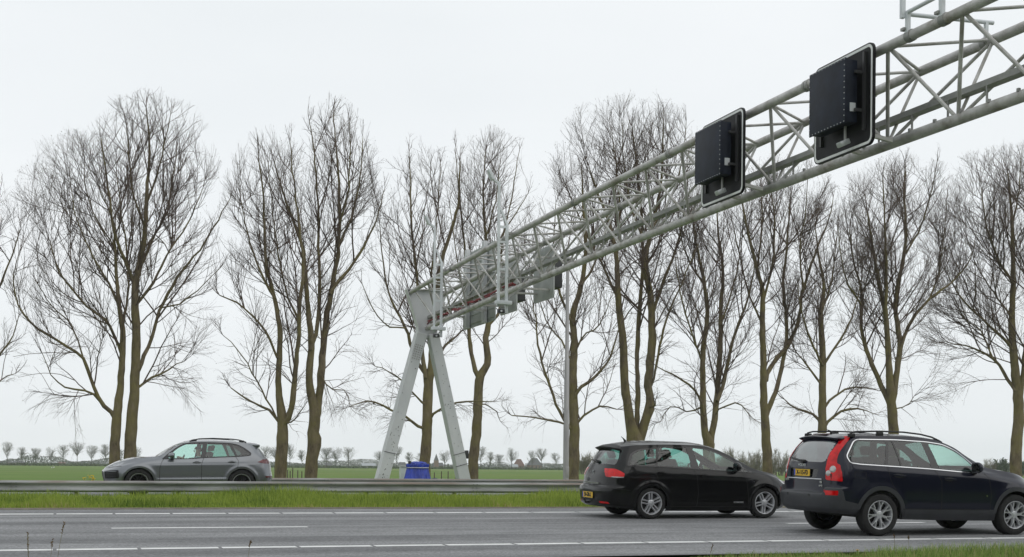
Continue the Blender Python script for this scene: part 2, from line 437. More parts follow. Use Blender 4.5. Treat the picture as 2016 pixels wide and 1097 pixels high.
# ------------------------------------------------------------------ guard rails
M_galv = mat('weathered galvanised steel', (.17, .175, .17), .6, .15, col2=(.40, .41, .41), vscale=1.6, vstretch=(.35, 1, 3), bump=.05)
M_galvd = mat('grimy galvanised steel', (.20, .165, .15), .75, .2, col2=(.36, .34, .32), vscale=1.1, vstretch=(.5, 1, 2), bump=.1)
def dirty_top(m, z0, z1, colr):
    t = m.node_tree; b = t.nodes['Principled BSDF']; src = b.inputs['Base Color'].links[0].from_socket
    tcn = t.nodes.new('ShaderNodeTexCoord'); sp = t.nodes.new('ShaderNodeSeparateXYZ'); t.links.new(tcn.outputs['Object'], sp.inputs[0])
    mr = t.nodes.new('ShaderNodeMapRange'); mr.inputs[1].default_value = z0; mr.inputs[2].default_value = z1; t.links.new(sp.outputs[2], mr.inputs[0])
    mpn = t.nodes.new('ShaderNodeMapping'); mpn.inputs['Scale'].default_value = (.45, 1, 6); t.links.new(tcn.outputs['Object'], mpn.inputs[0])
    nz = t.nodes.new('ShaderNodeTexNoise'); nz.inputs['Scale'].default_value = 1.3; nz.inputs['Detail'].default_value = 7; t.links.new(mpn.outputs[0], nz.inputs['Vector'])
    rp = t.nodes.new('ShaderNodeValToRGB'); rp.color_ramp.elements[0].position = .38; rp.color_ramp.elements[1].position = .62; t.links.new(nz.outputs[0], rp.inputs[0])
    mu = t.nodes.new('ShaderNodeMath'); mu.operation = 'MULTIPLY'; t.links.new(mr.outputs[0], mu.inputs[0]); t.links.new(rp.outputs[0], mu.inputs[1])
    mx = t.nodes.new('ShaderNodeMixRGB'); mx.inputs[2].default_value = (*colr, 1); t.links.new(mu.outputs[0], mx.inputs[0]); t.links.new(src, mx.inputs[1]); t.links.new(mx.outputs[0], b.inputs['Base Color'])
dirty_top(M_galv, .43, .475, (.20, .155, .125))
M_bolt = mat('bolt steel', (.22, .23, .23), .5, .7)
WB = [(-.0, .155), (.022, .152), (.075, .112), (.078, .088), (.03, .045), (.012, .02), (.012, -.02), (.03, -.045), (.078, -.088), (.075, -.112), (.022, -.152), (0, -.155)]
def wbeam(x0, x1, y, z, face, sag=None, n=None):
    n = n or max(2, int((x1 - x0) / 1.0)); V = []; F = []; m_ = len(WB); th = .006
    xs = np.linspace(x0, x1, n + 1)
    for x in xs:
        zz = z + (sag(x) if sag else 0)
        for d, h in WB: V.append((x, y - face * d, zz + h))
        for d, h in WB: V.append((x, y - face * (d - th), zz + h * .985))
    M2 = 2 * m_
    for i in range(n):
        for j in range(m_ - 1):
            a, b = i * M2 + j, (i + 1) * M2 + j
            F.append((a, a + 1, b + 1, b)); F.append((a + m_, b + m_, b + m_ + 1, a + m_ + 1))
        a, b = i * M2, (i + 1) * M2
        F.append((a, b, b + m_, a + m_)); F.append((a + m_ - 1, a + 2 * m_ - 1, b + 2 * m_ - 1, b + m_ - 1))
    return V, F
def guard_rail(yc, ztop, x0, x1, double, label, sag=None, post_dx=2.67, gap=.30):
    e = empty('guard_rail', (0, 0, 0)); tag(e, label, 'guard rail')
    zc = ztop - .155; k = 0
    x = x0
    while x < x1:
        xe = min(x + 4.28, x1)
        V, F = wbeam(x - .05, xe, yc - (k % 2) * .004, zc, 1, sag)
        MB().add(V, F).build('beam', M_galv, e, True, False)
        b = MB()
        for dz in (.05, -.05, .0):
            for dx in (.08, .2):
                b.box((x + dx, yc - .03 - (.05 if dz else 0), zc + dz * 1.9 + (sag(x) if sag else 0)), (.035, .02, .035), None, .006)
        b.build('bolts', M_bolt, e)
        if double:
            V, F = wbeam(x - .05, xe, yc + gap + (k % 2) * .004, zc, -1, sag)
            MB().add(V, F).build('rear_beam', M_galvd, e, True, False)
        x = xe; k += 1
    x = x0 + 1.2
    while x < x1 and k < 95:
        s_ = sag(x) if sag else 0
        zb = float(gz(yc)) - .3
        p = MB().box((x, yc + gap * .5, (zb + ztop + s_ - .05) / 2), (.10, .06, ztop + s_ - .05 - zb))
        p.build('post', M_galvd, e)
        if double:
            MB().box((x, yc + gap * .5, zc + s_ + .02), (.08, gap - .04, .12)).build('spacer', M_galvd, e)
        x += post_dx; k += 1
    return e
guard_rail(36.6, .515, -14, 62, True, 'double sided steel guard rail along the grassy median before the grey SUV')
xr0, _ = un(168, 945, 47)
def sag2(x): return -.55 * (1 - min(1, max(0, (x - xr0 + .3) / 6.5)) ** .8) ** 1.4 if x < xr0 + 6.2 else 0.0
guard_rail(46.9, .515, xr0 - .3, 70, False, 'steel guard rail behind the grey SUV running past the gantry foot', sag2, gap=.12)

# ------------------------------------------------------------------ gantry
def paint_steel(name, a, b_, moss):
    m = mat(name, a, .55, .1, col2=b_, vscale=2.2, bump=.05, bscale=30)
    t = m.node_tree; b = t.nodes['Principled BSDF']
    link = b.inputs['Base Color'].links[0]; src = link.from_socket
    tcn = t.nodes.new('ShaderNodeTexCoord'); nz = t.nodes.new('ShaderNodeTexNoise'); nz.inputs['Scale'].default_value = 1.7; nz.inputs['Detail'].default_value = 9; nz.inputs['Roughness'].default_value = .7
    t.links.new(tcn.outputs['Object'], nz.inputs['Vector'])
    rp = t.nodes.new('ShaderNodeValToRGB'); rp.color_ramp.elements[0].position = .5; rp.color_ramp.elements[1].position = .72
    t.links.new(nz.outputs[0], rp.inputs[0])
    mx = t.nodes.new('ShaderNodeMixRGB'); mx.inputs[2].default_value = (*moss, 1)
    t.links.new(rp.outputs[0], mx.inputs[0]); t.links.new(src, mx.inputs[1]); t.links.new(mx.outputs[0], b.inputs['Base Color'])
    return m
M_chord = paint_steel('algae stained pale steel', (.37, .36, .345), (.57, .56, .55), (.185, .155, .12))
M_brace = paint_steel('pale steel brace', (.38, .37, .355), (.60, .59, .58), (.20, .175, .14))
M_leg = mat('pale grey painted steel', (.50, .515, .53), .5, .0, col2=(.62, .63, .64), vscale=.9, vstretch=(1, 1, .4), bump=.03)
M_spot = mat('rust spot', (.05, .045, .04), .9, var=.3); M_tray = mat('cable tray steel', (.24, .24, .23), .6, .2, col2=(.36, .36, .35), vscale=2)
M_red = mat('red cable sheath', (.22, .015, .022), .5, var=.25, vscale=5)
M_mast = mat('white painted mast', (.60, .63, .65), .45, var=.06, vscale=3); M_dark = mat('dark housing', (.03, .03, .032), .5)
GX, GB = 14.32, 15.82; GM = (GX + GB) / 2
def zu(y): return 8.80 - .0006 * (y - 29.0) ** 2
def zl(y): return zu(y) - 1.50
gy0, gy1 = 9.9, 53.6
gan = empty('sign_gantry', (GM, gy1, 0)); tag(gan, 'long pale steel lattice gantry spanning both carriageways on A-shaped legs', 'gantry')
gan_off = Vector((GM, gy1, 0))
def gpart(mbuild, name, m, smooth=True):
    o = mbuild.build(name, m, gan, smooth); o.matrix_parent_inverse = Matrix.Translation(-gan_off); return o
yy = list(np.linspace(gy0, gy1, 30))
gpart(MB().tube([(GX, y, zu(y)) for y in yy], .092, 16), 'upper_chord', M_chord)
gpart(MB().tube([(GB, y, zu(y)) for y in yy], .092, 16), 'upper_chord', M_chord)
gpart(MB().tube([(GM, y, zl(y)) for y in yy], .104, 16), 'lower_chord', M_chord)
pan = 2.06; nodes_f = [19.95 + pan * k for k in range(-4, 17) if gy0 < 19.95 + pan * k < gy1 - .1]
mem = []
lo = [y + pan / 2 for y in nodes_f if y + pan / 2 < gy1]; 
for y in nodes_f:
    for d in (-pan / 2, pan / 2):
        yl = y + d
        if not (gy0 < yl < gy1): continue
        mem.append((y, [(GX, y, zu(y)), (GM, yl, zl(yl))], .034 if d < 0 else .037))
        mem.append((y, [(GX, y, zu(y)), (GB, yl, zu(yl))], .031))
        mem.append((y, [(GB, yl, zu(yl)), (GM, y, zl(y))] if False else [(GB, yl, zu(yl)), (GM, yl, zl(yl))], .032) if d > 0 else (y, [(GB, yl, zu(yl)), (GM, yl + pan, zl(yl + pan))], .034))
mem = [m for m in mem if m[1][1][1] < gy1 + .1 and m[1][0][1] < gy1 + .1]
mem.sort(key=lambda m: m[0] if m[0] > 15.5 else 1000 - m[0])
rest = MB()
for i, (y, p, r) in enumerate(mem):
    if i < 96: gpart(MB().tube(p, r, 8), 'brace', M_brace)
    else: rest.tube(p, r, 8)
if rest.n: gpart(rest, 'bracing', M_brace)['kind'] = 'stuff'
# flange collars and bolts on the chords
col = MB()
for y in np.arange(16.4, 52, 6.2):
    for X, zf in ((GX, zu), (GB, zu)):
        gpart(MB().tube([(X, y - .085, zf(y)), (X, y - .02, zf(y)), (X, y - .018, zf(y)), (X, y + .018, zf(y)), (X, y + .02, zf(y)), (X, y + .085, zf(y))], [.116, .116, .098, .098, .116, .116], 16), 'flange', M_tray)
for y in np.arange(13, 53, .72):
    p = Vector((GM - .07, y, zl(y) + .095)); gpart(MB().box(p, (.05, .05, .06)), 'cable_clip', M_tray, False)
tr = MB()
for a, b in zip(yy[:-1], yy[1:]):
    zc = lambda y: zl(y) + .42
    tr.bar((GM + .12, a, zc(a)), (GM + .12, b, zc(b)), .20, .012)
    for sx in (.02, .22): tr.bar((GM + sx, a, zc(a) + .05), (GM + sx, b, zc(b) + .05), .008, .11)
for y in np.arange(11, 53, 1.03):
    tr.bar((GM + .03, y, zl(y) + .08), (GM + .03, y, zl(y) + .42), .03, .03, (0, 1, 0))
gpart(tr, 'cable_tray', M_tray, False)
rc = random.Random(5)
for k in range(3):
    pts = [(GM - .02 + .07 * k + rc.uniform(-.03, .03), y, zl(y) + .20 + .05 * (k % 2) + rc.uniform(-.06, .06)) for y in np.arange(42.5, 53.6, .55)]
    gpart(MB().tube(pts, .032, 7), 'red_cable', M_red)
wire = MB().tube([(GB + .02, y, zu(y) + .10) for y in yy], .008, 5); gpart(wire, 'wire', M_dark)
# A shaped end supports
def support(y, full=True):
    zt = zu(y); zap = zl(y) - .22
    th = .42
    f = lambda a, b, h: (a, y + h, b)
    # yoke plate
    yoke = [(GX - .18, zt + .13), (GB + .18, zt + .13), (GB + .02, zt - .35), (GM + .42, zl(y) + .05), (GM + .40, zap - .25), (GM - .40, zap - .25), (GM - .42, zl(y) + .05), (GX - .02, zt - .35)]
    gpart(MB().prism(yoke, -.03, .03, f), 'yoke_plate', M_leg, False)
    fl = MB()
    for a, b in ((7, 6), (6, 5)): fl.bar((yoke[a][0], y, yoke[a][1]), (yoke[b][0], y, yoke[b][1]), .40, .03, (1, 0, 0))
    for a, b in ((2, 3), (3, 4)): fl.bar((yoke[a][0], y, yoke[a][1]), (yoke[b][0], y, yoke[b][1]), .40, .03, (1, 0, 0))
    fl.bar((yoke[0][0], y, yoke[0][1]), (yoke[1][0], y, yoke[1][1]), .40, .03, (0, 0, 1)); fl.bar((yoke[7][0] - .17, y, yoke[7][1] + .47), (yoke[7][0], y, yoke[7][1]), .40, .03, (1, 0, 0))
    gpart(fl, 'yoke_flange', M_leg, False)
    for s in (-1, 1):
        top = Vector((GM + s * .26, y, zap - .02)); bot = Vector((GM + s * 2.02 - .12, y, float(gz(y)) - .25))
        t = (bot - top).normalized()
        lg = MB()
        n_ = Vector((-t.z, 0, t.x))
        w0, w1 = .45, .52
        V = []
        for p, w_ in ((top, w0), (bot, w1)):
            for sx, sy in ((-1, -1), (1, -1), (1, 1), (-1, 1)): V.append(p + n_ * sx * w_ / 2 + Vector((0, sy * .27, 0)))
        lg.add(V, [(0, 1, 2, 3), (7, 6, 5, 4), (0, 4, 5, 1), (1, 5, 6, 2), (2, 6, 7, 3), (3, 7, 4, 0)])
        lgo = gpart(lg, 'leg', M_leg, False)
        bv = lgo.modifiers.new('bevel', 'BEVEL'); bv.width = .02; bv.segments = 2
        bo = MB(); rq = random.Random(11 + s)
        L_ = (bot - top).length
        def spot(tt, off, sz):
            p = top + t * tt * L_ + n_ * off + Vector((0, -.272, 0)); bo.prism([(sz * math.cos(q), sz * math.sin(q) * rq.uniform(.7, 1.6)) for q in np.linspace(0, 6.28, 9)[:-1]], 0, -.004, lambda a, b, h: tuple(p + Vector((a, h, b))))
        for k in range(46 if s < 0 else 34):
            spot(rq.uniform(.45, .95) if (s < 0 and k > 8) else rq.uniform(.1, .95), rq.uniform(-.2, .2), rq.uniform(.006, .022))
        ob = gpart(bo, 'rust_spots', M_spot, False)
        bl = MB()
        for i in range(7):
            for j in (-.14, -.05, .05, .14):
                tt = (.55 + i * .10) / L_
                if s < 0: p = top + t * tt * L_ + n_ * j + Vector((0, -.27, 0)); bl.tube([p, p + Vector((0, -.025, 0))], .022, 6)
        if bl.n: gpart(bl, 'bolts', M_galvd, False)
        bd = MB()
        for tt in (.73, .80 if s > 0 else .95):
            p = top + t * tt * L_
            bd.bar(p - n_ * .30 - Vector((0, .285, 0)), p + n_ * .30 - Vector((0, .285, -.03)), .012, .02)
        gpart(bd, 'strap', M_dark, False)
        if s > 0:
            p = top + t * .745 * L_ + n_ * -.38 if (n_.x < 0) else top + t * .745 * L_ + n_ * .38
            gpart(MB().box(p, (.14, .2, .36), None, .02), 'junction_box', M_dark, True)
support(gy1)
support(gy0)

# ------------------------------------------------------------------ lane signals hanging on the front of the gantry
M_board = mat('matt black board', (.008, .008, .009), .5, spec=.2, var=.3, vscale=3); M_border = mat('white border', (.72, .73, .72), .5, var=.08)
M_box = mat('navy black housing', (.010, .014, .026), .5, spec=.2, var=.35, vscale=3, bump=.05); M_rivet = mat('pale rivet', (.5, .52, .53), .4, .4)
def lane_signal(yc, zc, label):
    xb = GX - .30
    e = empty('lane_signal', (xb, yc, zc)); tag(e, label, 'lane signal', 'lane signals on the gantry facing the near traffic')
    W_, H_ = 1.94, 1.88
    f = lambda a, b, h: (h, a, b)
    MB().prism(rrect(W_, H_, .16), 0, .05, f).build('board', M_board, e)
    o_, i_ = rrect(W_ - .05, H_ - .05, .14), rrect(W_ - .15, H_ - .15, .10)
    n = len(o_); V = [(-.004, a, b) for a, b in o_] + [(-.004, a, b) for a, b in i_]
    MB().add(V, [(k, (k + 1) % n, n + (k + 1) % n, n + k) for k in range(n)]).build('white_border', M_border, e)
    yb, zb, D = -.06, .08, .25
    c = Vector((-.24, yb, zb))
    MB().box(c, (D, 1.16, 1.16), None, .02).build('display_box', M_box, e, True)
    lidm = MB().box((c.x - D / 2 - .012, yb, zb), (.03, 1.20, 1.20), None, .012); lid = lidm.build('cover', M_box, e, True)
    rv = MB(); 
    for k in range(12):
        q = -.57 + 1.14 * k / 11
        for a, b in ((q, -.575), (q, .575), (-.575, q), (.575, q)):
            p = Vector((c.x - D / 2 - .028, yb + a, zb + b)); rv.tube([p, p + Vector((-.008, 0, 0))], .010, 6)
    rv.build('rivets', M_rivet, e)
    br = MB()
    for q in (-.35, .35): br.bar((0, yb - .62 , zb + q), (-.20, yb - .62, zb + q), .05, .05); br.bar((0, yb + .5, zb + q), (-.2, yb + .5, zb + q), .05, .05)
    br.bar((-.02, yb - .66, zb - .72), (-.02, yb - .66, zb + .72), .06, .06, (1, 0, 0)); br.bar((-.02, yb + .74, zb - .72), (-.02, yb + .74, zb + .72), .06, .06, (1, 0, 0))
    br.box((-.12, yb, zb), (.14, .9, .9))
    br.build('bracket', M_dark, e)
    MB().box((c.x + .02, yb - .586, zb - .30), (.12, .012, .16)).build('type_plate', M_rivet, e)
    lamp = MB().tube([(-.18, yb - .3, zb - .58), (-.18, yb - .3, zb - .86)], .026, 8); lo_ = lamp.build('sensor_arm', M_tray, e, True)
    MB().box((-.22, yb - .3, zb - .90), (.22, .15, .10), Matrix.Rotation(R_(-25), 4, 'Y'), .02).build('sensor', M_rivet, e, True)
    for z_ in (-.62, .55):
      for q_ in (-.5, .5): MB().bar((.05, q_, z_), (GM - xb - .3 if z_ < 0 else .30, q_, z_ - (.1 if z_ < 0 else 0)), .07, .07).build('mounting_arm', M_brace, e)
    arm = MB()
    for z_ in (): arm.bar((.05, -.5, z_), (GM - xb - .3 if z_ < 0 else .30, -.5, z_ - (.1 if z_ < 0 else 0)), .07, .07); arm.bar((.05, .5, z_), (GM - xb - .3 if z_ < 0 else .30, .5, z_ - (.1 if z_ < 0 else 0)), .07, .07)
lane_signal(20.93, 7.90, 'black lane signal with white border, the larger and nearer one on the gantry')
lane_signal(25.63, 7.93, 'black lane signal with white border, the smaller one lower left along the gantry')

# ------------------------------------------------------------------ boards for the other direction, seen from behind
M_alu = mat('bare aluminium panel back', (.36, .38, .37), .5, .35, col2=(.48, .50, .49), vscale=1.5, bump=.03)
def back_board(y0, y1, z0, z1, label, cat, r=.14, big=False, box=True):
    xb = GB + .42; yc, zc = (y0 + y1) / 2, (z0 + z1) / 2
    e = empty('direction_sign' if big else 'lane_signal', (xb, yc, zc)); tag(e, label, cat, None if big else 'lane signals facing the far traffic')
    f = lambda a, b, h: (h, a, b)
    MB().prism(rrect(y1 - y0, z1 - z0, r), 0, .04, f).build('panel', M_alu, e)
    if big:
        rb = MB()
        for k in range(9):
            z_ = -(z1 - z0) / 2 + (k + .5) * (z1 - z0) / 9; rb.box((-.018, 0, z_), (.036, y1 - y0 - .1, .05))
        rb.build('stiffeners', M_alu, e)
        for q in (-.27, .27): MB().box((-.13, q * (y1 - y0), .04), (.16, .26, z1 - z0 + .12)).build('post', M_leg, e)
    else:
        MB().box((.26, -.05, .05), (.44, 1.15, 1.15), None, .02).build('display_box', M_dark, e, True)
    for q in (-.3, .3):
        for z_ in ((-.62, .5) if not big else (-1.1, .35)):
            ar = MB(); ar.bar((0 if not big else -.1, q * (y1 - y0), z_), (-.5 if z_ > 0 else -(GB + .42 - GM - .1), q * (y1 - y0), z_), .08, .07); ar.build('mounting_arm', M_brace, e)
back_board(47.9, 52.1, 6.75, 9.9, 'large grey back of a direction sign beside the A-shaped leg', 'direction sign', .12, True)
back_board(45.4, 47.3, 6.85, 8.75, 'narrow looking back of a lane signal behind the second camera mast', 'lane signal')
back_board(41.6, 43.6, 6.88, 8.75, 'pale rounded back of a lane signal with black box at its far side', 'lane signal')

# ------------------------------------------------------------------ camera masts
def mast(u, vb, vtop, label):
    xm = GX - .42
    # solve y from pixel column at chord height
    y = 40.0
    for _ in range(40):
        x, z = un(u, 560, y); y += (xm - x) * -1.6 * .5 if False else 0
        # bisection below
        break
    lo_, hi_ = 30.0, 60.0
    for _ in range(50):
        mid = (lo_ + hi_) / 2
        if un(u, 560, mid)[0] > xm: hi_ = mid
        else: lo_ = mid
    y = (lo_ + hi_) / 2
    zb = un(u, vb, y)[1]; zt = un(u, vtop, y)[1]
    e = empty('camera_mast', (xm, y, zb)); tag(e, label, 'camera mast', 'white camera masts clamped to the gantry')
    h = zt - zb; zk = zu(y) + .30 - zb
    A = Vector((-.14, 0, 0)); B = Vector((.14, -.02, 0))
    MB().bar(A + Vector((0, 0, .2)), A + Vector((0, 0, h - .12)), .075, .075, (0, 1, 0)).build('pole', M_mast, e)
    MB().bar(B, B + Vector((0, 0, zk)), .085, .085, (0, 1, 0)).build('lower_post', M_mast, e)
    MB().bar(B + Vector((0, 0, zk - .02)), A + Vector((.06, 0, h - 1.0)), .07, .07, (0, 1, 0)).build('strut', M_mast, e)
    MB().bar(A + Vector((0, 0, h - .16)), A + Vector((-.26, 0, h - .02)), .07, .07, (0, 1, 0)).build('head_arm', M_mast, e)
    MB().box((-.44, 0, h + .10), (.10, .22, .36), Matrix.Rotation(R_(-24), 4, 'Y'), .02).build('antenna_head', M_mast, e, True)
    for z_ in (.35, zl(y) - zb + .3, zu(y) - zb - .3, zk - .1): MB().bar(A + Vector((0, 0, z_)), B + Vector((0, 0, z_)), .05, .08).build('rung', M_mast, e)
    MB().bar(B + Vector((0, 0, .5)), (GM - xm, .02, zl(y) - zb), .06, .06).build('clamp_arm', M_tray, e); MB().bar(B + Vector((0, 0, zu(y) - zb)), (GX - xm, 0, zu(y) - zb), .08, .08).build('clamp_arm', M_tray, e)
    MB().bar(B + Vector((0, 0, 1.15)), (GM - xm + .1, -.9, 1.15), .05, .05).build('clamp_arm', M_tray, e)
    MB().box((.0, -.12, .32), (.56, .20, .13), None, .02).build('camera_shelf', M_mast, e, True)
    cam_ = MB().box((-.08, -.12, .04), (.24, .16, .14), None, .03).build('camera', M_dark, e, True)
    MB().tube([(-.10, -.20, .03), (-.10, -.23, .03)], .035, 12).build('lens', M_rivet, cam_, True)
mast(862, 664, 440, 'white camera mast beside the A-shaped leg, lower of the two')
mast(989, 616, 352, 'taller looking white camera mast further along the gantry')
# third frame on top of the gantry at the upper right corner
def top_mast():
    y0, y1 = 18.55, 19.75
    for q in range(1):
        pass
    e = empty('camera_stand', (GX, 19.1, zu(19.1))); tag(e, 'white tube frame with post standing on the gantry at the upper right', 'camera stand')
    off = Vector((GX, 19.1, zu(19.1)))
    def P(x, y, z): return Vector((x, y, z)) - off
    z1 = zu(19) + .42
    yA = None
    ys = []
    for u in (1793, 1860):
        lo_, hi_ = 15.0, 25.0
        for _ in range(50):
            mid = (lo_ + hi_) / 2
            if un(u, 40, mid)[0] > GX: hi_ = mid
            else: lo_ = mid
        ys.append((lo_ + hi_) / 2)
    a, b = ys
    MB().bar(P(GX - .06, a, zu(a) + .05), P(GX - .06, a, z1), .07, .07, (0, 1, 0)).build('stub', M_mast, e)
    MB().bar(P(GX - .06, b, zu(b) + .05), P(GX - .06, b, z1 + 1.6), .08, .08, (0, 1, 0)).build('stub', M_mast, e)
    MB().tube([P(GX - .06, a + .06, z1), P(GX - .06, b, z1), P(GX - .06, b - 1.4, z1)], .038, 10).build('side_rail', M_mast, e, True)
    MB().tube([P(GX - .06, a, z1 - .04), P(GB + .15, a - .18, z1 - .04)], .038, 10).build('cross_rail', M_mast, e, True)
    MB().bar(P(GX - .13, a + .06, z1 - .10), P(GX - .13, a + .06, z1 + 1.9), .075, .075, (0, 1, 0)).build('post', M_mast, e)
    MB().bar(P(GB, a - .17, zu(a) + .05), P(GB, a - .17, z1 - .04), .06, .06, (0, 1, 0)).build('stub', M_mast, e)
    for y in (a, b):
        cl = MB(); cl.tube([P(GX, y - .07, zu(y)), P(GX, y + .07, zu(y))], .108, 16); cl.box(P(GX - .1, y + .06, zu(y) + .12), (.08, .1, .05)); cl.build('clamp', M_tray, e, True)
    cl = MB(); cl.tube([P(GB, a - .24, zu(a)), P(GB, a - .10, zu(a))], .108, 16)
    cl.build('clamp', M_tray, e, True)
top_mast()

# ------------------------------------------------------------------ lamp post, blue tarpaulin, cabinet, fence posts
M_post = mat('grey lamp post', (.33, .32, .33), .5, .3, col2=(.42, .41, .41), vscale=2, vstretch=(1, 1, .3))
p = at(1114, 940, 51.5); yP = 51.5
e = empty('lamp_post', (p.x, yP, float(gz(yP)))); tag(e, 'plain grey lamp post standing behind the guard rail under the gantry', 'lamp post')
MB().tube([(0, 0, -.1), (0, 0, 2.9), (0, 0, 3.0), (0, 0, 5.7), (0, 0, 5.75), (0, 0, 10.0)], [.125, .125, .112, .108, .085, .07], 20).build('pole', M_post, e, True)
MB().box((.02, -.04, .9), (.16, .19, .45), None, .02).build('service_door', M_post, e, True)
MB().box((0, -.12, 10.05), (.24, .5, .09), None, .03).build('luminaire', M_post, e, True)

M_blue = mat('blue tarpaulin', (.010, .038, .38), .42, var=.3, vscale=4, coat=.15, bump=.15, bscale=18)
p = at(822, 942, 50.5)
e = empty('covered_container', (p.x, 50.5, float(gz(50.5)))); tag(e, 'round container wrapped in a blue tarpaulin between the gantry legs', 'tarpaulin')
V = []; F = []; nU, nV = 72, 16
Htop = un(822, 909, 50.5)[1] - float(gz(50.5))
for j in range(nV + 1):
    t = j / nV; z = Htop * .93 * t
    for k in range(nU):
        a = 2 * math.pi * k / nU
        tn = t / .86
        rad = (.70 - .29 * min(1, tn) ** .75) if t < .86 else .405 + .05 * math.sin(math.pi * min(1, (t - .86) / .14) * .8)
        fold = math.sin(11 * a + 2.2 * math.sin(2 * a + .6) + .8 * t); rad += (.060 * (1 - .72 * min(1, tn))) * (abs(fold) ** .6 * (1 if fold > 0 else -1)) + .014 * math.sin(29 * a + 3 * math.sin(5 * a) + 4 * t)
        if t > .88: rad += .018 * math.sin(17 * a + 1.3)
        V.append((rad * math.cos(a), rad * .92 * math.sin(a), z))
for j in range(nV):
    for k in range(nU): F.append((j * nU + k, j * nU + (k + 1) % nU, (j + 1) * nU + (k + 1) % nU, (j + 1) * nU + k))
MB().add(V, F).build('tarpaulin', M_blue, e, True)
lid = MB(); nl = 48; LV = [(0, 0, Htop)]
for q, zf_ in ((.16, .995), (.30, .975), (.40, .935)):
    for k in range(nl):
        a = 2 * math.pi * k / nl; rr_ = q + .02 * math.sin(9 * a + q * 20) * q; LV.append((rr_ * math.cos(a), rr_ * .92 * math.sin(a), Htop * zf_ + .018 * math.sin(7 * a + 12 * q)))
LF = [(0, 1 + k, 1 + (k + 1) % nl) for k in range(nl)] + [(1 + j * nl + k, 1 + (j + 1) * nl + k, 1 + (j + 1) * nl + (k + 1) % nl, 1 + j * nl + (k + 1) % nl) for j in range(2) for k in range(nl)]
lid.add(LV, LF).build('cover_top', M_blue, e, True)
MB().lathe([(.43, Htop * .785), (.455, Htop * .795), (.455, Htop * .81), (.43, Htop * .82)], 48, 'z').build('rope', mat('pale rope', (.45, .45, .5), .8), e, True)
MB().box((.70, -.1, .36), (.26, .3, .46), None, .09).build('side_bag', mat('dark blue bag', (.006, .010, .09), .5), e, True)
MB().box((-.36, -.1, Htop * .97), (.12, .1, .13), None, .03).build('hose_connector', M_dark, e, True)
p = at(797, 930, 52.0)
e = empty('utility_cabinet', (p.x, 52.0, float(gz(52)))); tag(e, 'small pale grey cabinet half hidden left of the blue tarpaulin', 'cabinet')
hc = un(797, 919, 52.0)[1] - float(gz(52))
MB().box((0, 0, hc / 2), (.42, .3, hc), None, .02).build('body', mat('pale cabinet', (.5, .55, .52), .5, var=.06), e, True)
MB().box((0, -.02, hc + .02), (.48, .38, .04), None, .01).build('lid', mat('cabinet lid', (.55, .58, .56), .5), e, True)

M_wood = mat('weathered wood', (.12, .10, .08), .9, var=.3, vscale=8)
fk = 0
for (u, v, dead) in ((566, 925, 0), (571, 927, 0), (576, 921, 1), (586, 926, 0), (594, 928, 0), (869, 928, 0), (882, 928, 0), (897, 930, 0), (1163, 929, 0), (1180, 929, 0), (855, 930, 0), (541, 915, 1)):
    yF = 73.5; x, z = un(u, v, yF); zb = float(gz(yF)) - .2
    e = empty('fence_post', (x, yF, zb)); tag(e, 'thin weathered fence post at the edge of the field', 'fence post', 'fence posts along the field edge')
    MB().tube([(0, 0, 0), (.01, 0, (z - zb) * .98), (.01, 0, z - zb)], [.035, .03, .015], 7).build('post', M_wood, e, True)
# ------------------------------------------------------------------ trees
def bark_mat(name, c1, c2, moss):
    m = bpy.data.materials.new(name); m.use_nodes = True; t = m.node_tree; b = t.nodes['Principled BSDF']
    b.inputs['Roughness'].default_value = .92; b.inputs['Specular IOR Level'].default_value = .2
    tcn = t.nodes.new('ShaderNodeTexCoord')
    def noise(scale, stretch, det=6):
        mpn = t.nodes.new('ShaderNodeMapping'); mpn.inputs['Scale'].default_value = stretch
        t.links.new(tcn.outputs['Object'], mpn.inputs[0])
        nz = t.nodes.new('ShaderNodeTexNoise'); nz.inputs['Scale'].default_value = scale; nz.inputs['Detail'].default_value = det; nz.inputs['Roughness'].default_value = .7
        t.links.new(mpn.outputs[0], nz.inputs['Vector']); return nz
    n1 = noise(3.2, (1, 1, .4), 9); n2 = noise(.9, (1, 1, .8), 4); n3 = noise(14, (1, 1, .22), 6)
    r = t.nodes.new('ShaderNodeValToRGB'); r.color_ramp.elements[0].position = .35; r.color_ramp.elements[1].position = .68
    r.color_ramp.elements[0].color = (*c1, 1); r.color_ramp.elements[1].color = (*c2, 1); t.links.new(n1.outputs[0], r.inputs[0])
    r2 = t.nodes.new('ShaderNodeValToRGB'); r2.color_ramp.elements[0].position = .42; r2.color_ramp.elements[1].position = .66
    t.links.new(n2.outputs[0], r2.inputs[0])
    mx = t.nodes.new('ShaderNodeMixRGB'); mx.inputs[2].default_value = (*moss, 1); t.links.new(r.outputs[0], mx.inputs[1]); t.links.new(r2.outputs[0], mx.inputs[0])
    t.links.new(mx.outputs[0], b.inputs['Base Color'])
    bn = t.nodes.new('ShaderNodeBump'); bn.inputs['Strength'].default_value = .9; bn.inputs['Distance'].default_value = .06
    t.links.new(n3.outputs[0], bn.inputs['Height']); t.links.new(bn.outputs[0], b.inputs['Normal'])
    return m
M_bark = bark_mat('mossy bark', (.088, .070, .048), (.245, .197, .132), (.195, .168, .072))
M_twig = mat('twig bark', (.112, .080, .066), .9, var=.35, vscale=1.2)
M_bud = mat('opening buds', (.13, .12, .045), .8, var=.4, vscale=2)
TY = 64.0

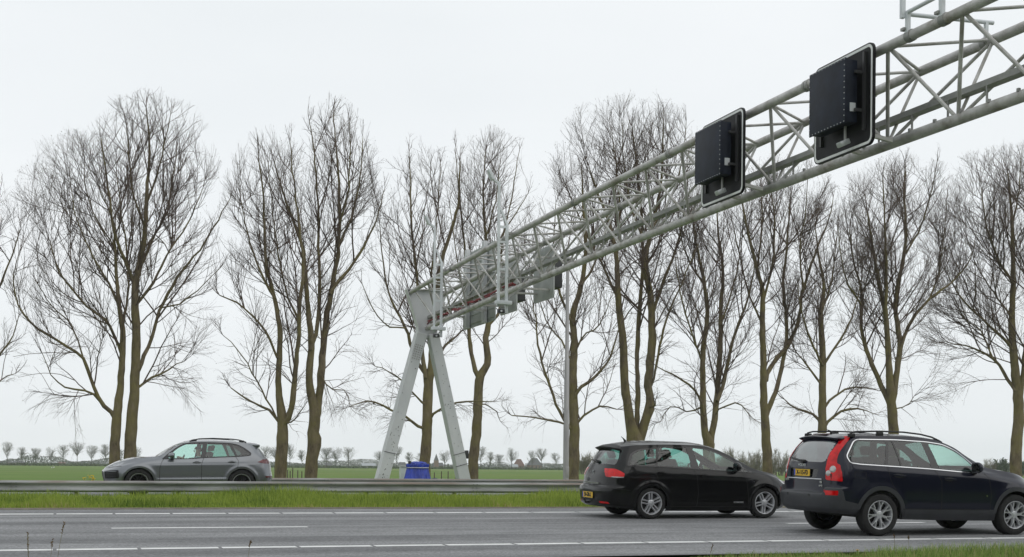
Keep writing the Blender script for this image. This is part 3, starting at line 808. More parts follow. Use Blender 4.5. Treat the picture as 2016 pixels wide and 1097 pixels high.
def tubes(P, Rr, sides):
    "P (N,S,3) polylines, Rr (N,S) radii -> verts, quads"
    N_, S_, _ = P.shape
    T = np.gradient(P, axis=1); T /= np.linalg.norm(T, axis=2, keepdims=True) + 1e-9
    mean = T.mean(1); ref = np.where(np.abs(mean[:, 1:2]) < .75, np.array([[0, 1., 0]]), np.array([[1., 0, 0]]))[:, None, :]
    A = np.cross(T, ref); A /= np.linalg.norm(A, axis=2, keepdims=True) + 1e-9; B = np.cross(T, A)
    an = 2 * np.pi * np.arange(sides) / sides
    V = P[:, :, None, :] + Rr[:, :, None, None] * (A[:, :, None, :] * np.cos(an)[None, None, :, None] + B[:, :, None, :] * np.sin(an)[None, None, :, None])
    idx = np.arange(N_ * S_ * sides).reshape(N_, S_, sides)
    a = idx[:, :-1, :]; b = np.roll(idx, -1, axis=2)[:, :-1, :]; c = np.roll(idx, -1, axis=2)[:, 1:, :]; d = idx[:, 1:, :]
    return V.reshape(-1, 3), np.stack([a, b, c, d], -1).reshape(-1, 4)
def join(parts):
    V = []; F = []; n = 0
    for v, f in parts: V.append(v); F.append(f + n); n += len(v)
    return np.concatenate(V), np.concatenate(F)
def resample(pts, rad, step):
    pts = np.array(pts, float); rad = np.array(rad, float)
    # Catmull-Rom through the points
    t = np.concatenate([[0], np.cumsum(np.linalg.norm(np.diff(pts, axis=0), axis=1))])
    n = max(3, int(t[-1] / step) + 1); q = np.linspace(0, t[-1], n)
    out = np.zeros((n, 3)); P = np.vstack([2 * pts[0] - pts[1], pts, 2 * pts[-1] - pts[-2]])
    for i, s in enumerate(q):
        k = min(len(t) - 2, max(0, np.searchsorted(t, s, side='right') - 1)); u = (s - t[k]) / max(1e-6, t[k + 1] - t[k])
        p0, p1, p2, p3 = P[k], P[k + 1], P[k + 2], P[k + 3]
        out[i] = .5 * ((2 * p1) + (-p0 + p2) * u + (2 * p0 - 5 * p1 + 4 * p2 - p3) * u * u + (-p0 + 3 * p1 - 3 * p2 + p3) * u ** 3)
    return out, np.interp(q, t, rad)

SHT = [0, .12, .3, .5, .68, .84, .94, 1.0]; SHW = [.42, .70, .90, 1, 1, .88, .62, 0.08]
class Env:
    def __init__(s, cx, cy, zb, zt, W, top=None): s.cx, s.cy, s.zb, s.zt, s.W = cx, cy, zb, zt, W
    def inside(s, p):
        t = (p[..., 2] - s.zb) / (s.zt - s.zb)
        w_ = s.W * np.interp(t, SHT, SHW)
        return (t > 0) & (t < 1) & (((p[..., 0] - s.cx) / w_) ** 2 + ((p[..., 1] - s.cy) / (w_ * .85)) ** 2 < 1)
    def reach(s, p, d, mx):
        L = np.zeros(len(p)); alive = np.ones(len(p), bool)
        for q in np.linspace(.15, mx, 16):
            ins = s.inside(p + d * q) & alive; L[ins] = q; alive &= ins | (q < .4)
        return L
def grow(g_, p, d, L, S_, up, jit):
    N_ = len(p); P = np.zeros((N_, S_ + 1, 3)); P[:, 0] = p; d = d.copy()
    for k in range(S_):
        P[:, k + 1] = P[:, k] + d * (L / S_)[:, None]
        d = d + g_.normal(0, jit, (N_, 3)); d[:, 2] += up; d /= np.linalg.norm(d, axis=1, keepdims=True)
    return P
def spawn(g_, P, Rr, spacing, t0, ang0, ang1, t1=.98):
    "points and directions of children along polylines"
    seg = np.linalg.norm(np.diff(P, axis=1), axis=2).sum(1)
    cnt = np.maximum(0, g_.poisson(seg * (t1 - t0) / spacing))
    i = np.repeat(np.arange(len(P)), cnt)
    t = g_.uniform(t0, t1, len(i)); S_ = P.shape[1] - 1
    f = t * S_; k = np.minimum(f.astype(int), S_ - 1); u = (f - k)[:, None]
    p = P[i, k] * (1 - u) + P[i, k + 1] * u
    T = P[i, k + 1] - P[i, k]; T /= np.linalg.norm(T, axis=1, keepdims=True) + 1e-9
    r = Rr[i, k] * (1 - u[:, 0]) + Rr[i, k + 1] * u[:, 0]
    a = g_.normal(0, 1, (len(i), 3)); a -= (a * T).sum(1, keepdims=True) * T; a /= np.linalg.norm(a, axis=1, keepdims=True) + 1e-9
    th = g_.uniform(np.radians(ang0), np.radians(ang1), len(i))[:, None]
    return p, T * np.cos(th) + a * np.sin(th), r, t, i

def tree(name, label, seed, trunk_px, limbs_px, env_px, leafy=.25, dens=1.0, ty=TY, group='bare trees in the row along the far side'):
    g_ = np.random.default_rng(seed)
    cxu, vtop, vbot, wpx = env_px
    base = at(trunk_px[0][0], trunk_px[0][1], ty)
    ex, ezt = un(cxu, vtop, ty); _, ezb = un(cxu, vbot, ty)
    W_ = (un(cxu + wpx, 500, ty)[0] - un(cxu - wpx, 500, ty)[0]) / 2
    env = Env(ex, ty, ezb, ezt, W_)
    scale = FPX / (base.x * _s + ty * _c)
    e = empty(name, (base.x, ty, float(gz(ty)))); tag(e, label, 'tree', group)
    off = np.array([base.x, ty, float(gz(ty))])
    polys = []
    def conv(px, dy, start=None, grow_d=0.0):
        pts = []; rad = []
        L0 = len(px)
        for k, q in enumerate(px):
            yk = ty + dy * (k / max(1, L0 - 1)) ** 1.1
            x, z = un(q[0], q[1], yk); pts.append((x, yk, z)); rad.append(max(.015, (q[2] * .87 if q[2] > 14 else q[2] * (.60 + .27 * q[2] / 14)) / 2 / scale))
        return pts, rad
    tp, trd = conv(trunk_px, g_.uniform(-.5, .5))
    zb0 = float(gz(ty)) - .3
    if tp[0][2] > zb0: tp = [(tp[0][0], tp[0][1], zb0)] + tp; trd = [trd[0] * 1.18] + trd
    tr_parts = []; majors = []
    P, r = resample(tp, trd, .35)
    # knobbly trunk outline
    r = r * (1 + .05 * np.sin(np.arange(len(r)) * 1.7 + seed) * g_.uniform(.3, 1, len(r)))
    P[1:, 0] += g_.normal(0, .012, len(P) - 1); P[1:, 1] += g_.normal(0, .012, len(P) - 1)
    v, f = tubes(P[None], r[None], 16); tr_parts.append((v, f)); majors.append((P, r, 0))
    for li, lp in enumerate(limbs_px):
        dy = g_.uniform(-2.3, 2.3)
        pts, rad = conv(lp, dy)
        P, r = resample(pts, rad, .45)
        P[1:] += g_.normal(0, .02, P[1:].shape)
        r = r * (1 + .06 * g_.normal(0, 1, len(r)))
        v, f = tubes(P[None], r[None], 10); tr_parts.append((v, f)); majors.append((P, r, 1))
    v, f = join(tr_parts)
    mesh_np('trunk', v - off, f, M_bark, e)
    # branches, side branches, twigs, twiglets
    cr = []; b1p = []; b1r = []
    tt = np.linspace(0, 1, 11)[None, :]
    for P, r, kind in majors:
        p, d, rr_, t, i = spawn(g_, P[None], r[None], (.44 if kind else .75) / dens, .10 if kind else .40, 28, 62)
        z = (p[:, 2] - env.zb) / (env.zt - env.zb)
        d[:, 2] += np.where(z > .3, .12, .0); d /= np.linalg.norm(d, axis=1, keepdims=True)
        L = env.reach(p, d, 7.0) * g_.uniform(.55, 1.0, len(p)); L = np.minimum(L, 1.2 + 6.0 * g_.uniform(.35, 1, len(p)) * np.clip(rr_ / .07, .5, 1))
        L = np.where(z < .34, np.maximum(L, g_.uniform(.45, 1.5, len(p)) * np.clip(rr_ / .05, .5, 1.2)), np.maximum(L, .3))
        if not len(p): continue
        lowz = ((p[:, 2] - env.zb) / (env.zt - env.zb) < .25)
        Pb = grow(g_, p, d, L, 10, .06, .075)
        Pb[:, :, 2] -= (lowz * L * .20)[:, None] * tt ** 2
        r0 = np.minimum(rr_ * .7, .011 + .0070 * L)
        b1p.append(Pb); b1r.append(r0[:, None] * (1 - .72 * tt))
    for P, r, kind in majors:
        d = P[-1] - P[-4 if len(P) > 4 else 0]; d /= np.linalg.norm(d); d[2] += .25; d /= np.linalg.norm(d)
        dd = d[None] + g_.normal(0, .20, (3, 3)); dd /= np.linalg.norm(dd, axis=1, keepdims=True)
        p = np.repeat(P[-1][None], 3, 0); L = np.maximum(.9, env.reach(p, dd, 5.0) * g_.uniform(.7, 1.0, 3))
        Pb = grow(g_, p, dd, L, 10, .06, .09)
        b1p.append(Pb); b1r.append(np.minimum(r[-1] * .8, .020) * (1 - .7 * tt) * np.ones((3, 1)))
    B1 = np.concatenate(b1p); R1 = np.concatenate(b1r)
    cr.append(tubes(B1, R1, 5))
    def level(Pp, Rp, spacing, t0, lmin, lmax, S_, rbase, rl, up, droop, sides):
        p, d, rr_, t, i = spawn(g_, Pp, Rp, spacing / dens, t0, 22, 50)
        z = (p[:, 2] - env.zb) / (env.zt - env.zb)
        d[:, 2] += np.where(z > .3, .16, -.03); d /= np.linalg.norm(d, axis=1, keepdims=True)
        L = np.minimum(np.maximum(env.reach(p, d, lmax * 1.1) * 1.05, np.where(z < .34, .55, .1)) + .12, g_.uniform(lmin, lmax, len(p)) * (1.1 - .45 * t))
        q = np.linspace(0, 1, S_ + 1)[None, :]
        B = grow(g_, p, d, L, S_, up, .10); B[:, :, 2] -= ((z < .22) * L * droop)[:, None] * q ** 2
        R = np.minimum(rr_ * .8, rbase + rl * L)[:, None] * (1 - .55 * q)
        cr.append(tubes(B, R, sides)); return B, R
    B1b, R1b = level(B1, R1, .38, .12, .9, 3.0, 7, .0055, .0046, .06, .30, 4)
    B2a, R2a = level(B1, R1, .50, .30, .4, 1.2, 5, .0048, .0025, .06, .35, 3)
    B2b, R2b = level(B1b, R1b, .30, .12, .35, 1.25, 5, .0045, .0025, .06, .35, 3)
    B2 = np.concatenate([B2a, B2b]); R2 = np.concatenate([R2a, R2b])
    B3, R3 = level(B2, R2, .36, .2, .15, .5, 3, .0045, 0, .05, .2, 3)
    v, f = join(cr)
    mesh_np('crown', v - off, f, M_twig, e)
    # opening buds at the twig tips
    tips = np.concatenate([B3[:, -1], B2[:, -1]])
    zt_ = (tips[:, 2] - env.zb) / (env.zt - env.zb)
    keep = g_.uniform(0, 1, len(tips)) < leafy * np.clip(zt_ * 1.3, .1, 1)
    tips = tips[keep]; n = len(tips)
    if n:
        a = g_.normal(0, 1, (n, 3)); a /= np.linalg.norm(a, axis=1, keepdims=True); b = np.cross(a, g_.normal(0, 1, (n, 3))); b /= np.linalg.norm(b, axis=1, keepdims=True) + 1e-9
        s1 = g_.uniform(.012, .026, n)[:, None]; c_ = np.cross(a, b)
        V = np.stack([tips - a * s1, tips - b * s1 * .6, tips + a * s1, tips + b * s1 * .6, tips + c_ * s1, tips - c_ * s1], 1).reshape(-1, 3)
        i6 = np.arange(n)[:, None] * 6
        F = np.concatenate([i6 + np.array([[0, 1, 2, 3]]), i6 + np.array([[0, 4, 2, 5]])])
        mesh_np('leaves', V - off, F, M_bud, e, smooth=False)
    return e

tree('tree', 'bare tree forking low with a long limb reaching left, before the grey SUV bonnet', 11,
     [(226, 942, 25), (226, 880, 23), (230, 820, 21), (238, 751, 15), (242, 659, 13), (236, 613, 11), (230, 554, 9), (226, 488, 7), (223, 436, 5), (197, 377, 3)],
     [[(229, 828, 12), (220, 812, 11), (197, 790, 10), (180, 751, 9), (164, 705, 8), (125, 679, 7), (72, 646, 6), (39, 606, 5), (26, 554, 3), (36, 500, 2)],
      [(240, 700, 8), (215, 640, 7), (170, 600, 6), (120, 540, 4), (100, 480, 2.5)],
      [(236, 613, 7), (215, 560, 6), (180, 500, 5), (150, 430, 3), (140, 370, 2)],
      [(242, 640, 7), (252, 580, 6), (250, 510, 5), (240, 420, 4), (228, 340, 2.5)],
      [(197, 790, 7), (172, 770, 6), (135, 765, 5), (105, 745, 3), (85, 700, 2)],
      [(226, 488, 5), (190, 430, 4), (170, 370, 3), (165, 320, 2)],
      [(164, 705, 5), (140, 640, 4), (100, 600, 3), (70, 550, 2)]],
     (170, 255, 865, 155), .16)
tree('tree', 'tallest bare tree with a thick straight trunk behind the grey SUV bonnet', 12,
     [(256, 942, 28), (256, 879, 27), (261, 817, 25), (266, 751, 21), (268, 652, 19), (266, 567, 16), (279, 501, 13), (286, 449, 11), (289, 377, 9), (295, 291, 6), (288, 212, 3)],
     [[(266, 567, 10), (253, 528, 9), (230, 475, 8), (217, 400, 6), (205, 320, 4), (200, 270, 2)],
      [(272, 730, 10), (279, 711, 10), (295, 672, 9), (318, 606, 8), (354, 541, 7), (400, 482, 5), (430, 430, 4), (453, 390, 2)],
      [(279, 520, 8), (300, 470, 7), (328, 420, 6), (341, 344, 4), (350, 290, 2)],
      [(270, 765, 7), (279, 758, 7), (300, 742, 6), (330, 730, 5), (348, 715, 3), (362, 712, 2)],
      [(289, 400, 7), (310, 340, 5), (325, 280, 4), (335, 230, 2)],
      [(286, 449, 7), (265, 390, 5), (255, 320, 4), (250, 250, 2)],
      [(268, 600, 8), (300, 560, 7), (330, 500, 5), (370, 440, 4), (400, 370, 2)],
      [(318, 606, 5), (350, 600, 4), (390, 570, 3), (430, 530, 2)]],
     (300, 180, 850, 155), .16)
tree('tree', 'bare twin-stemmed tree with low branches to the left, right of the grey SUV', 13,
     [(552, 942, 27), (555, 879, 27), (556, 832, 24), (548, 764, 14), (551, 685, 13), (550, 639, 12), (541, 587, 10), (525, 528, 9), (521, 456, 7), (518, 377, 5), (508, 304, 3)],
     [[(558, 835, 15), (572, 810, 14), (581, 738, 12), (587, 679, 11), (590, 593, 9), (597, 528, 8), (590, 449, 6), (577, 344, 4), (570, 280, 2)],
      [(552, 835, 8), (541, 820, 8), (525, 805, 7), (508, 797, 6), (480, 782, 5), (456, 764, 3)],
      [(546, 705, 7), (518, 646, 6), (472, 600, 5), (433, 580, 3)],
      [(541, 587, 7), (515, 540, 6), (490, 470, 4), (475, 400, 3)],
      [(543, 820, 5), (500, 740, 4), (470, 690, 3), (440, 660, 2)],
      [(590, 640, 6), (560, 560, 5), (545, 480, 4), (535, 400, 3), (528, 320, 2)],
      [(562, 832, 5), (580, 826, 4), (600, 800, 2)]],
     (535, 250, 850, 105), .14)
tree('tree', 'bare tree with a swollen scarred trunk base and three long upright stems', 14,
     [(612, 942, 29), (614, 905, 28), (620, 868, 32), (617, 850, 28), (620, 817, 24), (609, 751, 17), (613, 672, 15), (607, 613, 12), (600, 528, 10), (597, 488, 9), (575, 430, 7), (555, 370, 5), (540, 320, 3)],
     [[(622, 825, 17), (627, 804, 17), (633, 718, 16), (642, 633, 14), (656, 554, 12), (666, 488, 10), (669, 410, 8), (663, 304, 5), (656, 222, 3)],
      [(612, 690, 10), (623, 646, 10), (630, 567, 9), (627, 501, 8), (627, 410, 6), (617, 291, 4), (610, 240, 2)],
      [(650, 580, 9), (662, 558, 9), (689, 528, 8), (722, 475, 6), (745, 420, 4), (757, 370, 2)],
      [(666, 488, 7), (695, 420, 6), (710, 340, 4), (715, 270, 2)],
      [(633, 740, 4), (650, 765, 4), (680, 770, 3), (690, 800, 2)],
      [(669, 440, 6), (685, 380, 5), (690, 300, 3), (688, 240, 2)]],
     (655, 183, 820, 108), .14)
tree('tree', 'bare tree with low spreading branches rising behind the blue tarpaulin', 15,
     [(836, 942, 26), (837, 905, 25), (841, 837, 23), (843, 764, 22), (850, 712, 17), (857, 614, 13), (870, 515, 10), (895, 430, 8), (903, 390, 6), (906, 318, 4)],
     [[(840, 770, 11), (834, 732, 10), (815, 700, 9), (798, 646, 8), (765, 574, 6), (752, 500, 4), (748, 440, 2)],
      [(838, 745, 11), (832, 700, 10), (826, 620, 9), (821, 548, 8), (811, 450, 6), (808, 351, 4), (805, 300, 2)],
      [(838, 845, 8), (821, 837, 8), (800, 822, 7), (778, 810, 6), (745, 795, 5), (719, 791, 4), (690, 800, 2)],
      [(844, 830, 8), (857, 812, 7), (885, 798, 6), (910, 791, 5), (945, 790, 4), (969, 791, 2)],
      [(846, 735, 8), (870, 690, 7), (900, 660, 5), (930, 640, 3)],
      [(798, 646, 5), (760, 640, 4), (730, 600, 3), (715, 560, 2)],
      [(857, 614, 7), (850, 540, 6), (858, 450, 5), (865, 380, 3), (868, 320, 2)],
      [(840, 800, 6), (810, 770, 5), (780, 740, 4), (740, 720, 2)]],
     (815, 275, 870, 105), .16)
tree('tree', 'bare tree with a clean olive trunk forking at a knob, right of the gantry legs', 16,
     [(932, 942, 23), (932, 905, 23), (938, 850, 22), (941, 797, 21), (945, 742, 20), (960, 715, 16), (956, 673, 14), (962, 633, 13), (972, 560, 10), (966, 515, 9), (956, 469, 8), (952, 384, 5), (956, 299, 3)],
     [[(943, 745, 12), (929, 705, 11), (924, 666, 10), (920, 600, 9), (916, 515, 7), (908, 417, 5), (900, 340, 3), (898, 290, 2)],
      [(962, 640, 9), (982, 613, 8), (990, 560, 7), (988, 482, 6), (1008, 384, 4), (1021, 299, 2)],
      [(966, 540, 6), (985, 470, 5), (1010, 430, 4), (1040, 380, 2)],
      [(941, 800, 4), (955, 795, 4), (975, 808, 3), (985, 830, 2)],
      [(956, 469, 5), (975, 400, 4), (985, 320, 2)], [(924, 620, 5), (910, 560, 4), (895, 480, 3), (885, 400, 2)]],
     (965, 250, 760, 105), .16)
tree('tree', 'bare tree right beside the grey lamp post with wide low limbs', 17,
     [(1129, 942, 25), (1130, 905, 25), (1131, 850, 23), (1129, 786, 20), (1128, 722, 18), (1131, 678, 16), (1128, 620, 14), (1144, 563, 12), (1153, 499, 10), (1150, 430, 8), (1147, 371, 5), (1145, 330, 3)],
     [[(1129, 850, 10), (1118, 837, 9), (1102, 812, 8), (1080, 754, 7), (1061, 690, 6), (1054, 627, 4), (1045, 580, 2)],
      [(1130, 790, 10), (1140, 767, 9), (1172, 742, 8), (1198, 710, 6), (1215, 660, 4), (1225, 620, 2)],
      [(1131, 845, 7), (1144, 825, 7), (1165, 808, 6), (1185, 799, 5), (1215, 805, 3)],
      [(1126, 845, 7), (1112, 835, 6), (1090, 830, 6), (1070, 825, 5), (1040, 820, 4), (1006, 818, 3)],
      [(1128, 640, 8), (1110, 600, 7), (1095, 540, 6), (1090, 470, 4), (1095, 400, 2)],
      [(1144, 563, 7), (1170, 520, 6), (1190, 460, 4), (1200, 400, 2)],
      [(1128, 720, 6), (1105, 670, 5), (1080, 640, 4), (1050, 560, 2)], [(1128, 700, 6), (1150, 660, 5), (1180, 640, 4), (1200, 590, 2)]],
     (1128, 300, 880, 125), .22)
tree('tree', 'thick bare tree splitting into several tall olive stems above the black estate', 18,
     [(1252, 942, 42), (1252, 900, 40), (1250, 868, 38), (1240, 825, 21), (1230, 754, 19), (1226, 665, 17), (1217, 588, 14), (1214, 512, 11), (1198, 435, 8), (1180, 390, 6), (1160, 330, 3)],
     [[(1254, 870, 16), (1254, 837, 13), (1255, 754, 12), (1256, 665, 11), (1263, 563, 10), (1265, 467, 8), (1255, 340, 5), (1245, 250, 3)],
      [(1258, 868, 24), (1267, 840, 22), (1279, 799, 20), (1276, 754, 19), (1284, 665, 18), (1281, 588, 15), (1271, 525, 12), (1281, 454, 10), (1300, 371, 7), (1306, 270, 4), (1306, 215, 2)],
      [(1284, 640, 9), (1290, 601, 9), (1313, 537, 8), (1338, 467, 6), (1351, 380, 4), (1355, 300, 2)],
      [(1282, 760, 7), (1294, 710, 7), (1313, 627, 6), (1345, 550, 4), (1375, 480, 2)],
      [(1217, 588, 8), (1185, 520, 6), (1150, 450, 5), (1120, 380, 3)],
      [(1214, 512, 7), (1220, 420, 6), (1215, 340, 4), (1205, 260, 2)],
      [(1281, 454, 7), (1325, 380, 5), (1345, 300, 3), (1350, 240, 2)], [(1265, 467, 6), (1240, 400, 5), (1228, 320, 3), (1225, 240, 2)],
      [(1279, 800, 5), (1288, 800, 5), (1290, 790, 4)]],
     (1240, 190, 640, 150), .36)
tree('tree', 'bare tree with three upright stems behind the windscreen of the black estate', 19,
     [(1397, 942, 27), (1396, 900, 27), (1395, 871, 25), (1387, 847, 16), (1384, 781, 14), (1384, 694, 12), (1392, 628, 11), (1387, 562, 9), (1375, 500, 7), (1365, 440, 4)],
     [[(1399, 870, 16), (1408, 814, 14), (1414, 748, 13), (1419, 672, 12), (1419, 601, 10), (1423, 530, 8), (1414, 453, 5), (1410, 380, 3)],
      [(1412, 790, 10), (1425, 754, 10), (1439, 683, 8), (1466, 606, 6), (1480, 557, 4), (1490, 500, 2)],
      [(1390, 860, 7), (1381, 792, 7), (1351, 754, 6), (1313, 732, 4), (1290, 720, 2)],
      [(1410, 815, 5), (1419, 803, 5), (1455, 795, 4), (1482, 825, 2)],
      [(1384, 720, 6), (1360, 650, 5), (1340, 580, 4), (1330, 510, 2)],
      [(1419, 640, 6), (1445, 560, 5), (1460, 480, 3), (1465, 420, 2)], [(1385, 800, 5), (1355, 810, 4), (1320, 800, 3), (1300, 830, 2)],
      [(1387, 562, 6), (1350, 500, 4), (1335, 430, 2)]],
     (1400, 330, 890, 105), .22)
tree('tree', 'bare tree with straight trunk and a sharply bent right stem between the two dark cars', 20,
     [(1511, 942, 23), (1510, 896, 22), (1507, 847, 20), (1504, 792, 17), (1503, 716, 15), (1501, 639, 13), (1501, 573, 11), (1491, 530, 9), (1471, 453, 7), (1460, 390, 4)],
     [[(1508, 820, 12), (1512, 809, 12), (1529, 765, 11), (1542, 710, 10), (1548, 677, 10), (1548, 628, 9), (1542, 562, 8), (1550, 480, 6), (1555, 400, 4)],
      [(1508, 750, 11), (1512, 732, 11), (1526, 710, 11), (1553, 677, 10), (1573, 628, 9), (1581, 573, 8), (1608, 491, 6), (1630, 437, 4), (1640, 390, 2)],
      [(1501, 600, 7), (1520, 530, 6), (1525, 450, 5), (1520, 380, 3)],
      [(1501, 639, 6), (1475, 580, 5), (1455, 500, 4), (1440, 430, 2)],
      [(1581, 573, 6), (1575, 490, 5), (1585, 420, 3), (1590, 350, 2)], [(1491, 530, 6), (1500, 450, 5), (1500, 380, 3)]],
     (1545, 300, 720, 105), .22)
tree('tree', 'slimmer bare tree with low drooping limbs rising behind the dark blue estate', 21,
     [(1617, 942, 20), (1618, 890, 20), (1619, 839, 20), (1619, 776, 17), (1620, 694, 14), (1616, 617, 11), (1622, 562, 8), (1612, 508, 6), (1605, 450, 3)],
     [[(1617, 840, 8), (1611, 825, 8), (1598, 815, 7), (1581, 809, 6), (1560, 800, 5), (1545, 787, 3)],
      [(1621, 845, 9), (1630, 830, 8), (1657, 809, 7), (1680, 806, 6), (1698, 806, 4), (1720, 815, 2)],
      [(1620, 810, 8), (1630, 792, 7), (1663, 768, 6), (1700, 762, 4), (1730, 770, 2)],
      [(1620, 720, 8), (1630, 705, 7), (1663, 655, 6), (1685, 600, 4), (1695, 550, 2)],
      [(1619, 720, 7), (1600, 680, 6), (1580, 620, 4), (1570, 560, 2)],
      [(1616, 617, 6), (1635, 560, 5), (1645, 490, 3), (1650, 430, 2)], [(1619, 760, 6), (1590, 720, 5), (1565, 690, 3), (1550, 650, 2)]],
     (1630, 380, 885, 100), .22)
tree('tree', 'bare tree opening into many upright stems above the dark blue estate roof', 22,
     [(1762, 942, 26), (1760, 890, 25), (1759, 842, 23), (1755, 791, 21), (1749, 712, 14), (1744, 627, 12), (1729, 548, 9), (1718, 486, 7), (1708, 420, 4)],
     [[(1754, 800, 13), (1735, 757, 12), (1710, 701, 10), (1696, 644, 9), (1696, 576, 7), (1680, 514, 5), (1672, 450, 3)],
      [(1757, 790, 15), (1766, 729, 13), (1772, 678, 12), (1763, 610, 11), (1769, 554, 10), (1783, 475, 8), (1780, 373, 5), (1782, 320, 3)],
      [(1768, 700, 9), (1775, 678, 9), (1797, 627, 8), (1831, 588, 7), (1882, 548, 5), (1910, 508, 3), (1920, 470, 2)],
      [(1749, 690, 9), (1745, 620, 9), (1744, 514, 7), (1741, 429, 5), (1738, 350, 3)],
      [(1783, 500, 6), (1815, 440, 5), (1835, 370, 3), (1845, 320, 2)],
      [(1696, 600, 6), (1670, 560, 5), (1655, 500, 3), (1650, 450, 2)], [(1831, 588, 5), (1850, 530, 4), (1860, 450, 3), (1865, 380, 2)],
      [(1762, 805, 4), (1785, 800, 3), (1800, 780, 2)]],
     (1775, 300, 850, 130), .36)
tree('tree', 'bare tree cut by the right edge of the frame, two limbs reaching left', 23,
     [(2000, 942, 27), (2000, 900, 26), (2001, 876, 25), (2006, 797, 23), (1997, 712, 18), (1992, 627, 14), (1995, 542, 12), (1992, 429, 8), (1984, 340, 4)],
     [[(1999, 770, 9), (1987, 751, 9), (1955, 706, 7), (1910, 684, 5), (1870, 676, 3)],
      [(1994, 690, 8), (1984, 675, 8), (1950, 644, 7), (1893, 588, 5), (1865, 540, 3)],
      [(2006, 790, 14), (2014, 740, 12), (2022, 640, 11), (2030, 520, 9), (2035, 420, 6), (2030, 340, 3)],
      [(1995, 560, 7), (1960, 500, 6), (1940, 430, 4), (1930, 360, 2)],
      [(2020, 660, 8), (2070, 580, 6), (2110, 500, 4), (2130, 430, 2)],
      [(1992, 450, 6), (2005, 380, 4), (2010, 310, 2)], [(1955, 706, 5), (1930, 650, 4), (1900, 630, 3), (1880, 590, 2)],
      [(1992, 627, 6), (1960, 580, 5), (1925, 530, 3), (1905, 470, 2)]],
     (2000, 285, 860, 175), .36)
tree('tree', 'bare tree of which only the right hand branches enter at the left edge', 24,
     [(-55, 942, 26), (-55, 850, 24), (-58, 760, 20), (-55, 650, 15), (-60, 540, 10), (-62, 430, 5)],
     [[(-55, 780, 9), (-30, 740, 8), (0, 700, 6), (25, 660, 4), (38, 620, 2)], [(-56, 680, 9), (-30, 620, 8), (0, 560, 6), (25, 500, 4), (40, 450, 2)],
      [(-57, 600, 8), (-35, 520, 6), (-15, 440, 4), (0, 380, 2)], [(-56, 800, 7), (-25, 780, 6), (5, 745, 4), (30, 735, 2)],
      [(-58, 650, 8), (-100, 560, 6), (-130, 480, 3)]],
     (-60, 330, 800, 112), .16)

# ------------------------------------------------------------------ far tree line, hedge, houses
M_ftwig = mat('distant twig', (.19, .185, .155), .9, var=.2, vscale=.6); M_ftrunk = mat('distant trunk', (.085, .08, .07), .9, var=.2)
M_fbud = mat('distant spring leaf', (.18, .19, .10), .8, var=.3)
FY = 600.0
def far_tree_meshes(seed, H_, W_, leafy):
    g_ = np.random.default_rng(seed)
    env = Env(0, 0, H_ * .18, H_, W_ * 1.3)
    hz = H_ * .34
    P = np.array([[0, 0, 0], [.05, 0, hz * .6], [g_.uniform(-.1, .1), 0, hz], [g_.uniform(-.3, .3), 0, H_ * .8]])
    P, r = resample(P, [.19, .15, .12, .04], .4)
    tv = tubes(P[None], r[None], 7)
    p, d, rr_, t, i = spawn(g_, P[None], r[None], .13, .34, 25, 65)
    L = env.reach(p, d, W_ * 1.5) * g_.uniform(.7, 1, len(p)); ok = L > .4; p, d, L = p[ok], d[ok], L[ok]
    B1 = grow(g_, p, d, L, 6, .08, .16); tt = np.linspace(0, 1, 7)[None]
    R1 = (.030 + .013 * L)[:, None] * (1 - .7 * tt)
    cr = [tubes(B1, R1, 3)]
    p, d, rr_, t, i = spawn(g_, B1, R1, .40, .15, 20, 55)
    L = env.reach(p, d, 2.2) * g_.uniform(.5, 1.1, len(p)); ok = L > .25; p, d, L = p[ok], d[ok], L[ok]
    B2 = grow(g_, p, d, L, 3, .08, .18); tt = np.linspace(0, 1, 4)[None]
    R2 = np.full((len(p), 1), .030) * (1 - .5 * tt); cr.append(tubes(B2, R2, 3))
    tips = np.concatenate([B2[:, -1], B2[:, 2]]); keep = g_.uniform(0, 1, len(tips)) < leafy; tips = tips[keep]; n = len(tips)
    a = g_.normal(0, 1, (n, 3)); a /= np.linalg.norm(a, axis=1, keepdims=True); b = np.cross(a, g_.normal(0, 1, (n, 3))); b /= np.linalg.norm(b, axis=1, keepdims=True)
    s = g_.uniform(.06, .12, n)[:, None]
    V = np.stack([tips - a * s, tips - b * s, tips + a * s, tips + b * s], 1).reshape(-1, 3)
    return tv, join(cr), (V, np.arange(n * 4).reshape(n, 4))
protos = []
for k in range(6):
    tv, cv, bv = far_tree_meshes(100 + k, [11.4, 10.9, 10.4, 11.2, 10.7, 11.6][k], [3.5, 3.1, 4.2, 3.1, 3.4, 3.7][k], [.05, .08, .05, .14, .03, .03][k])
    e = empty('distant_tree', (0, 0, 0))
    mesh_np('trunk', tv[0], tv[1], M_ftrunk, e); mesh_np('crown', cv[0], cv[1], M_ftwig, e); mesh_np('leaves', bv[0], bv[1], M_fbud, e, smooth=False)
    protos.append(e)
far_px = [14, 42, 70, 100, 124, 152, 180, 207, 236, 268, 520, 541, 572, 594, 640, 664, 687, 747, 782, 805, 828, 872, 893, 905, 945, 961, 983, 1006, 1048, 1070, 1093, 1112]
used = set()
for k, u in enumerate(far_px):
    pr = protos[k % 6]
    if k < 6: o = pr
    else:
        o = pr.copy(); COL.objects.link(o)
        for ch in pr.children:
            c_ = ch.copy(); COL.objects.link(c_); c_.parent = o
    x, z = un(u, 917, FY)
    o.location = (x, FY + random.uniform(-4, 4), -.35); o.rotation_euler = (0, 0, random.uniform(0, 6.28)); s = random.uniform(.76, 1.04); s2 = s * random.uniform(.85, 1.2); o.scale = (s2, s2, s)
    tag(o, 'small distant bare tree standing in the row along the far field edge', 'tree', 'distant trees along the far field edge')
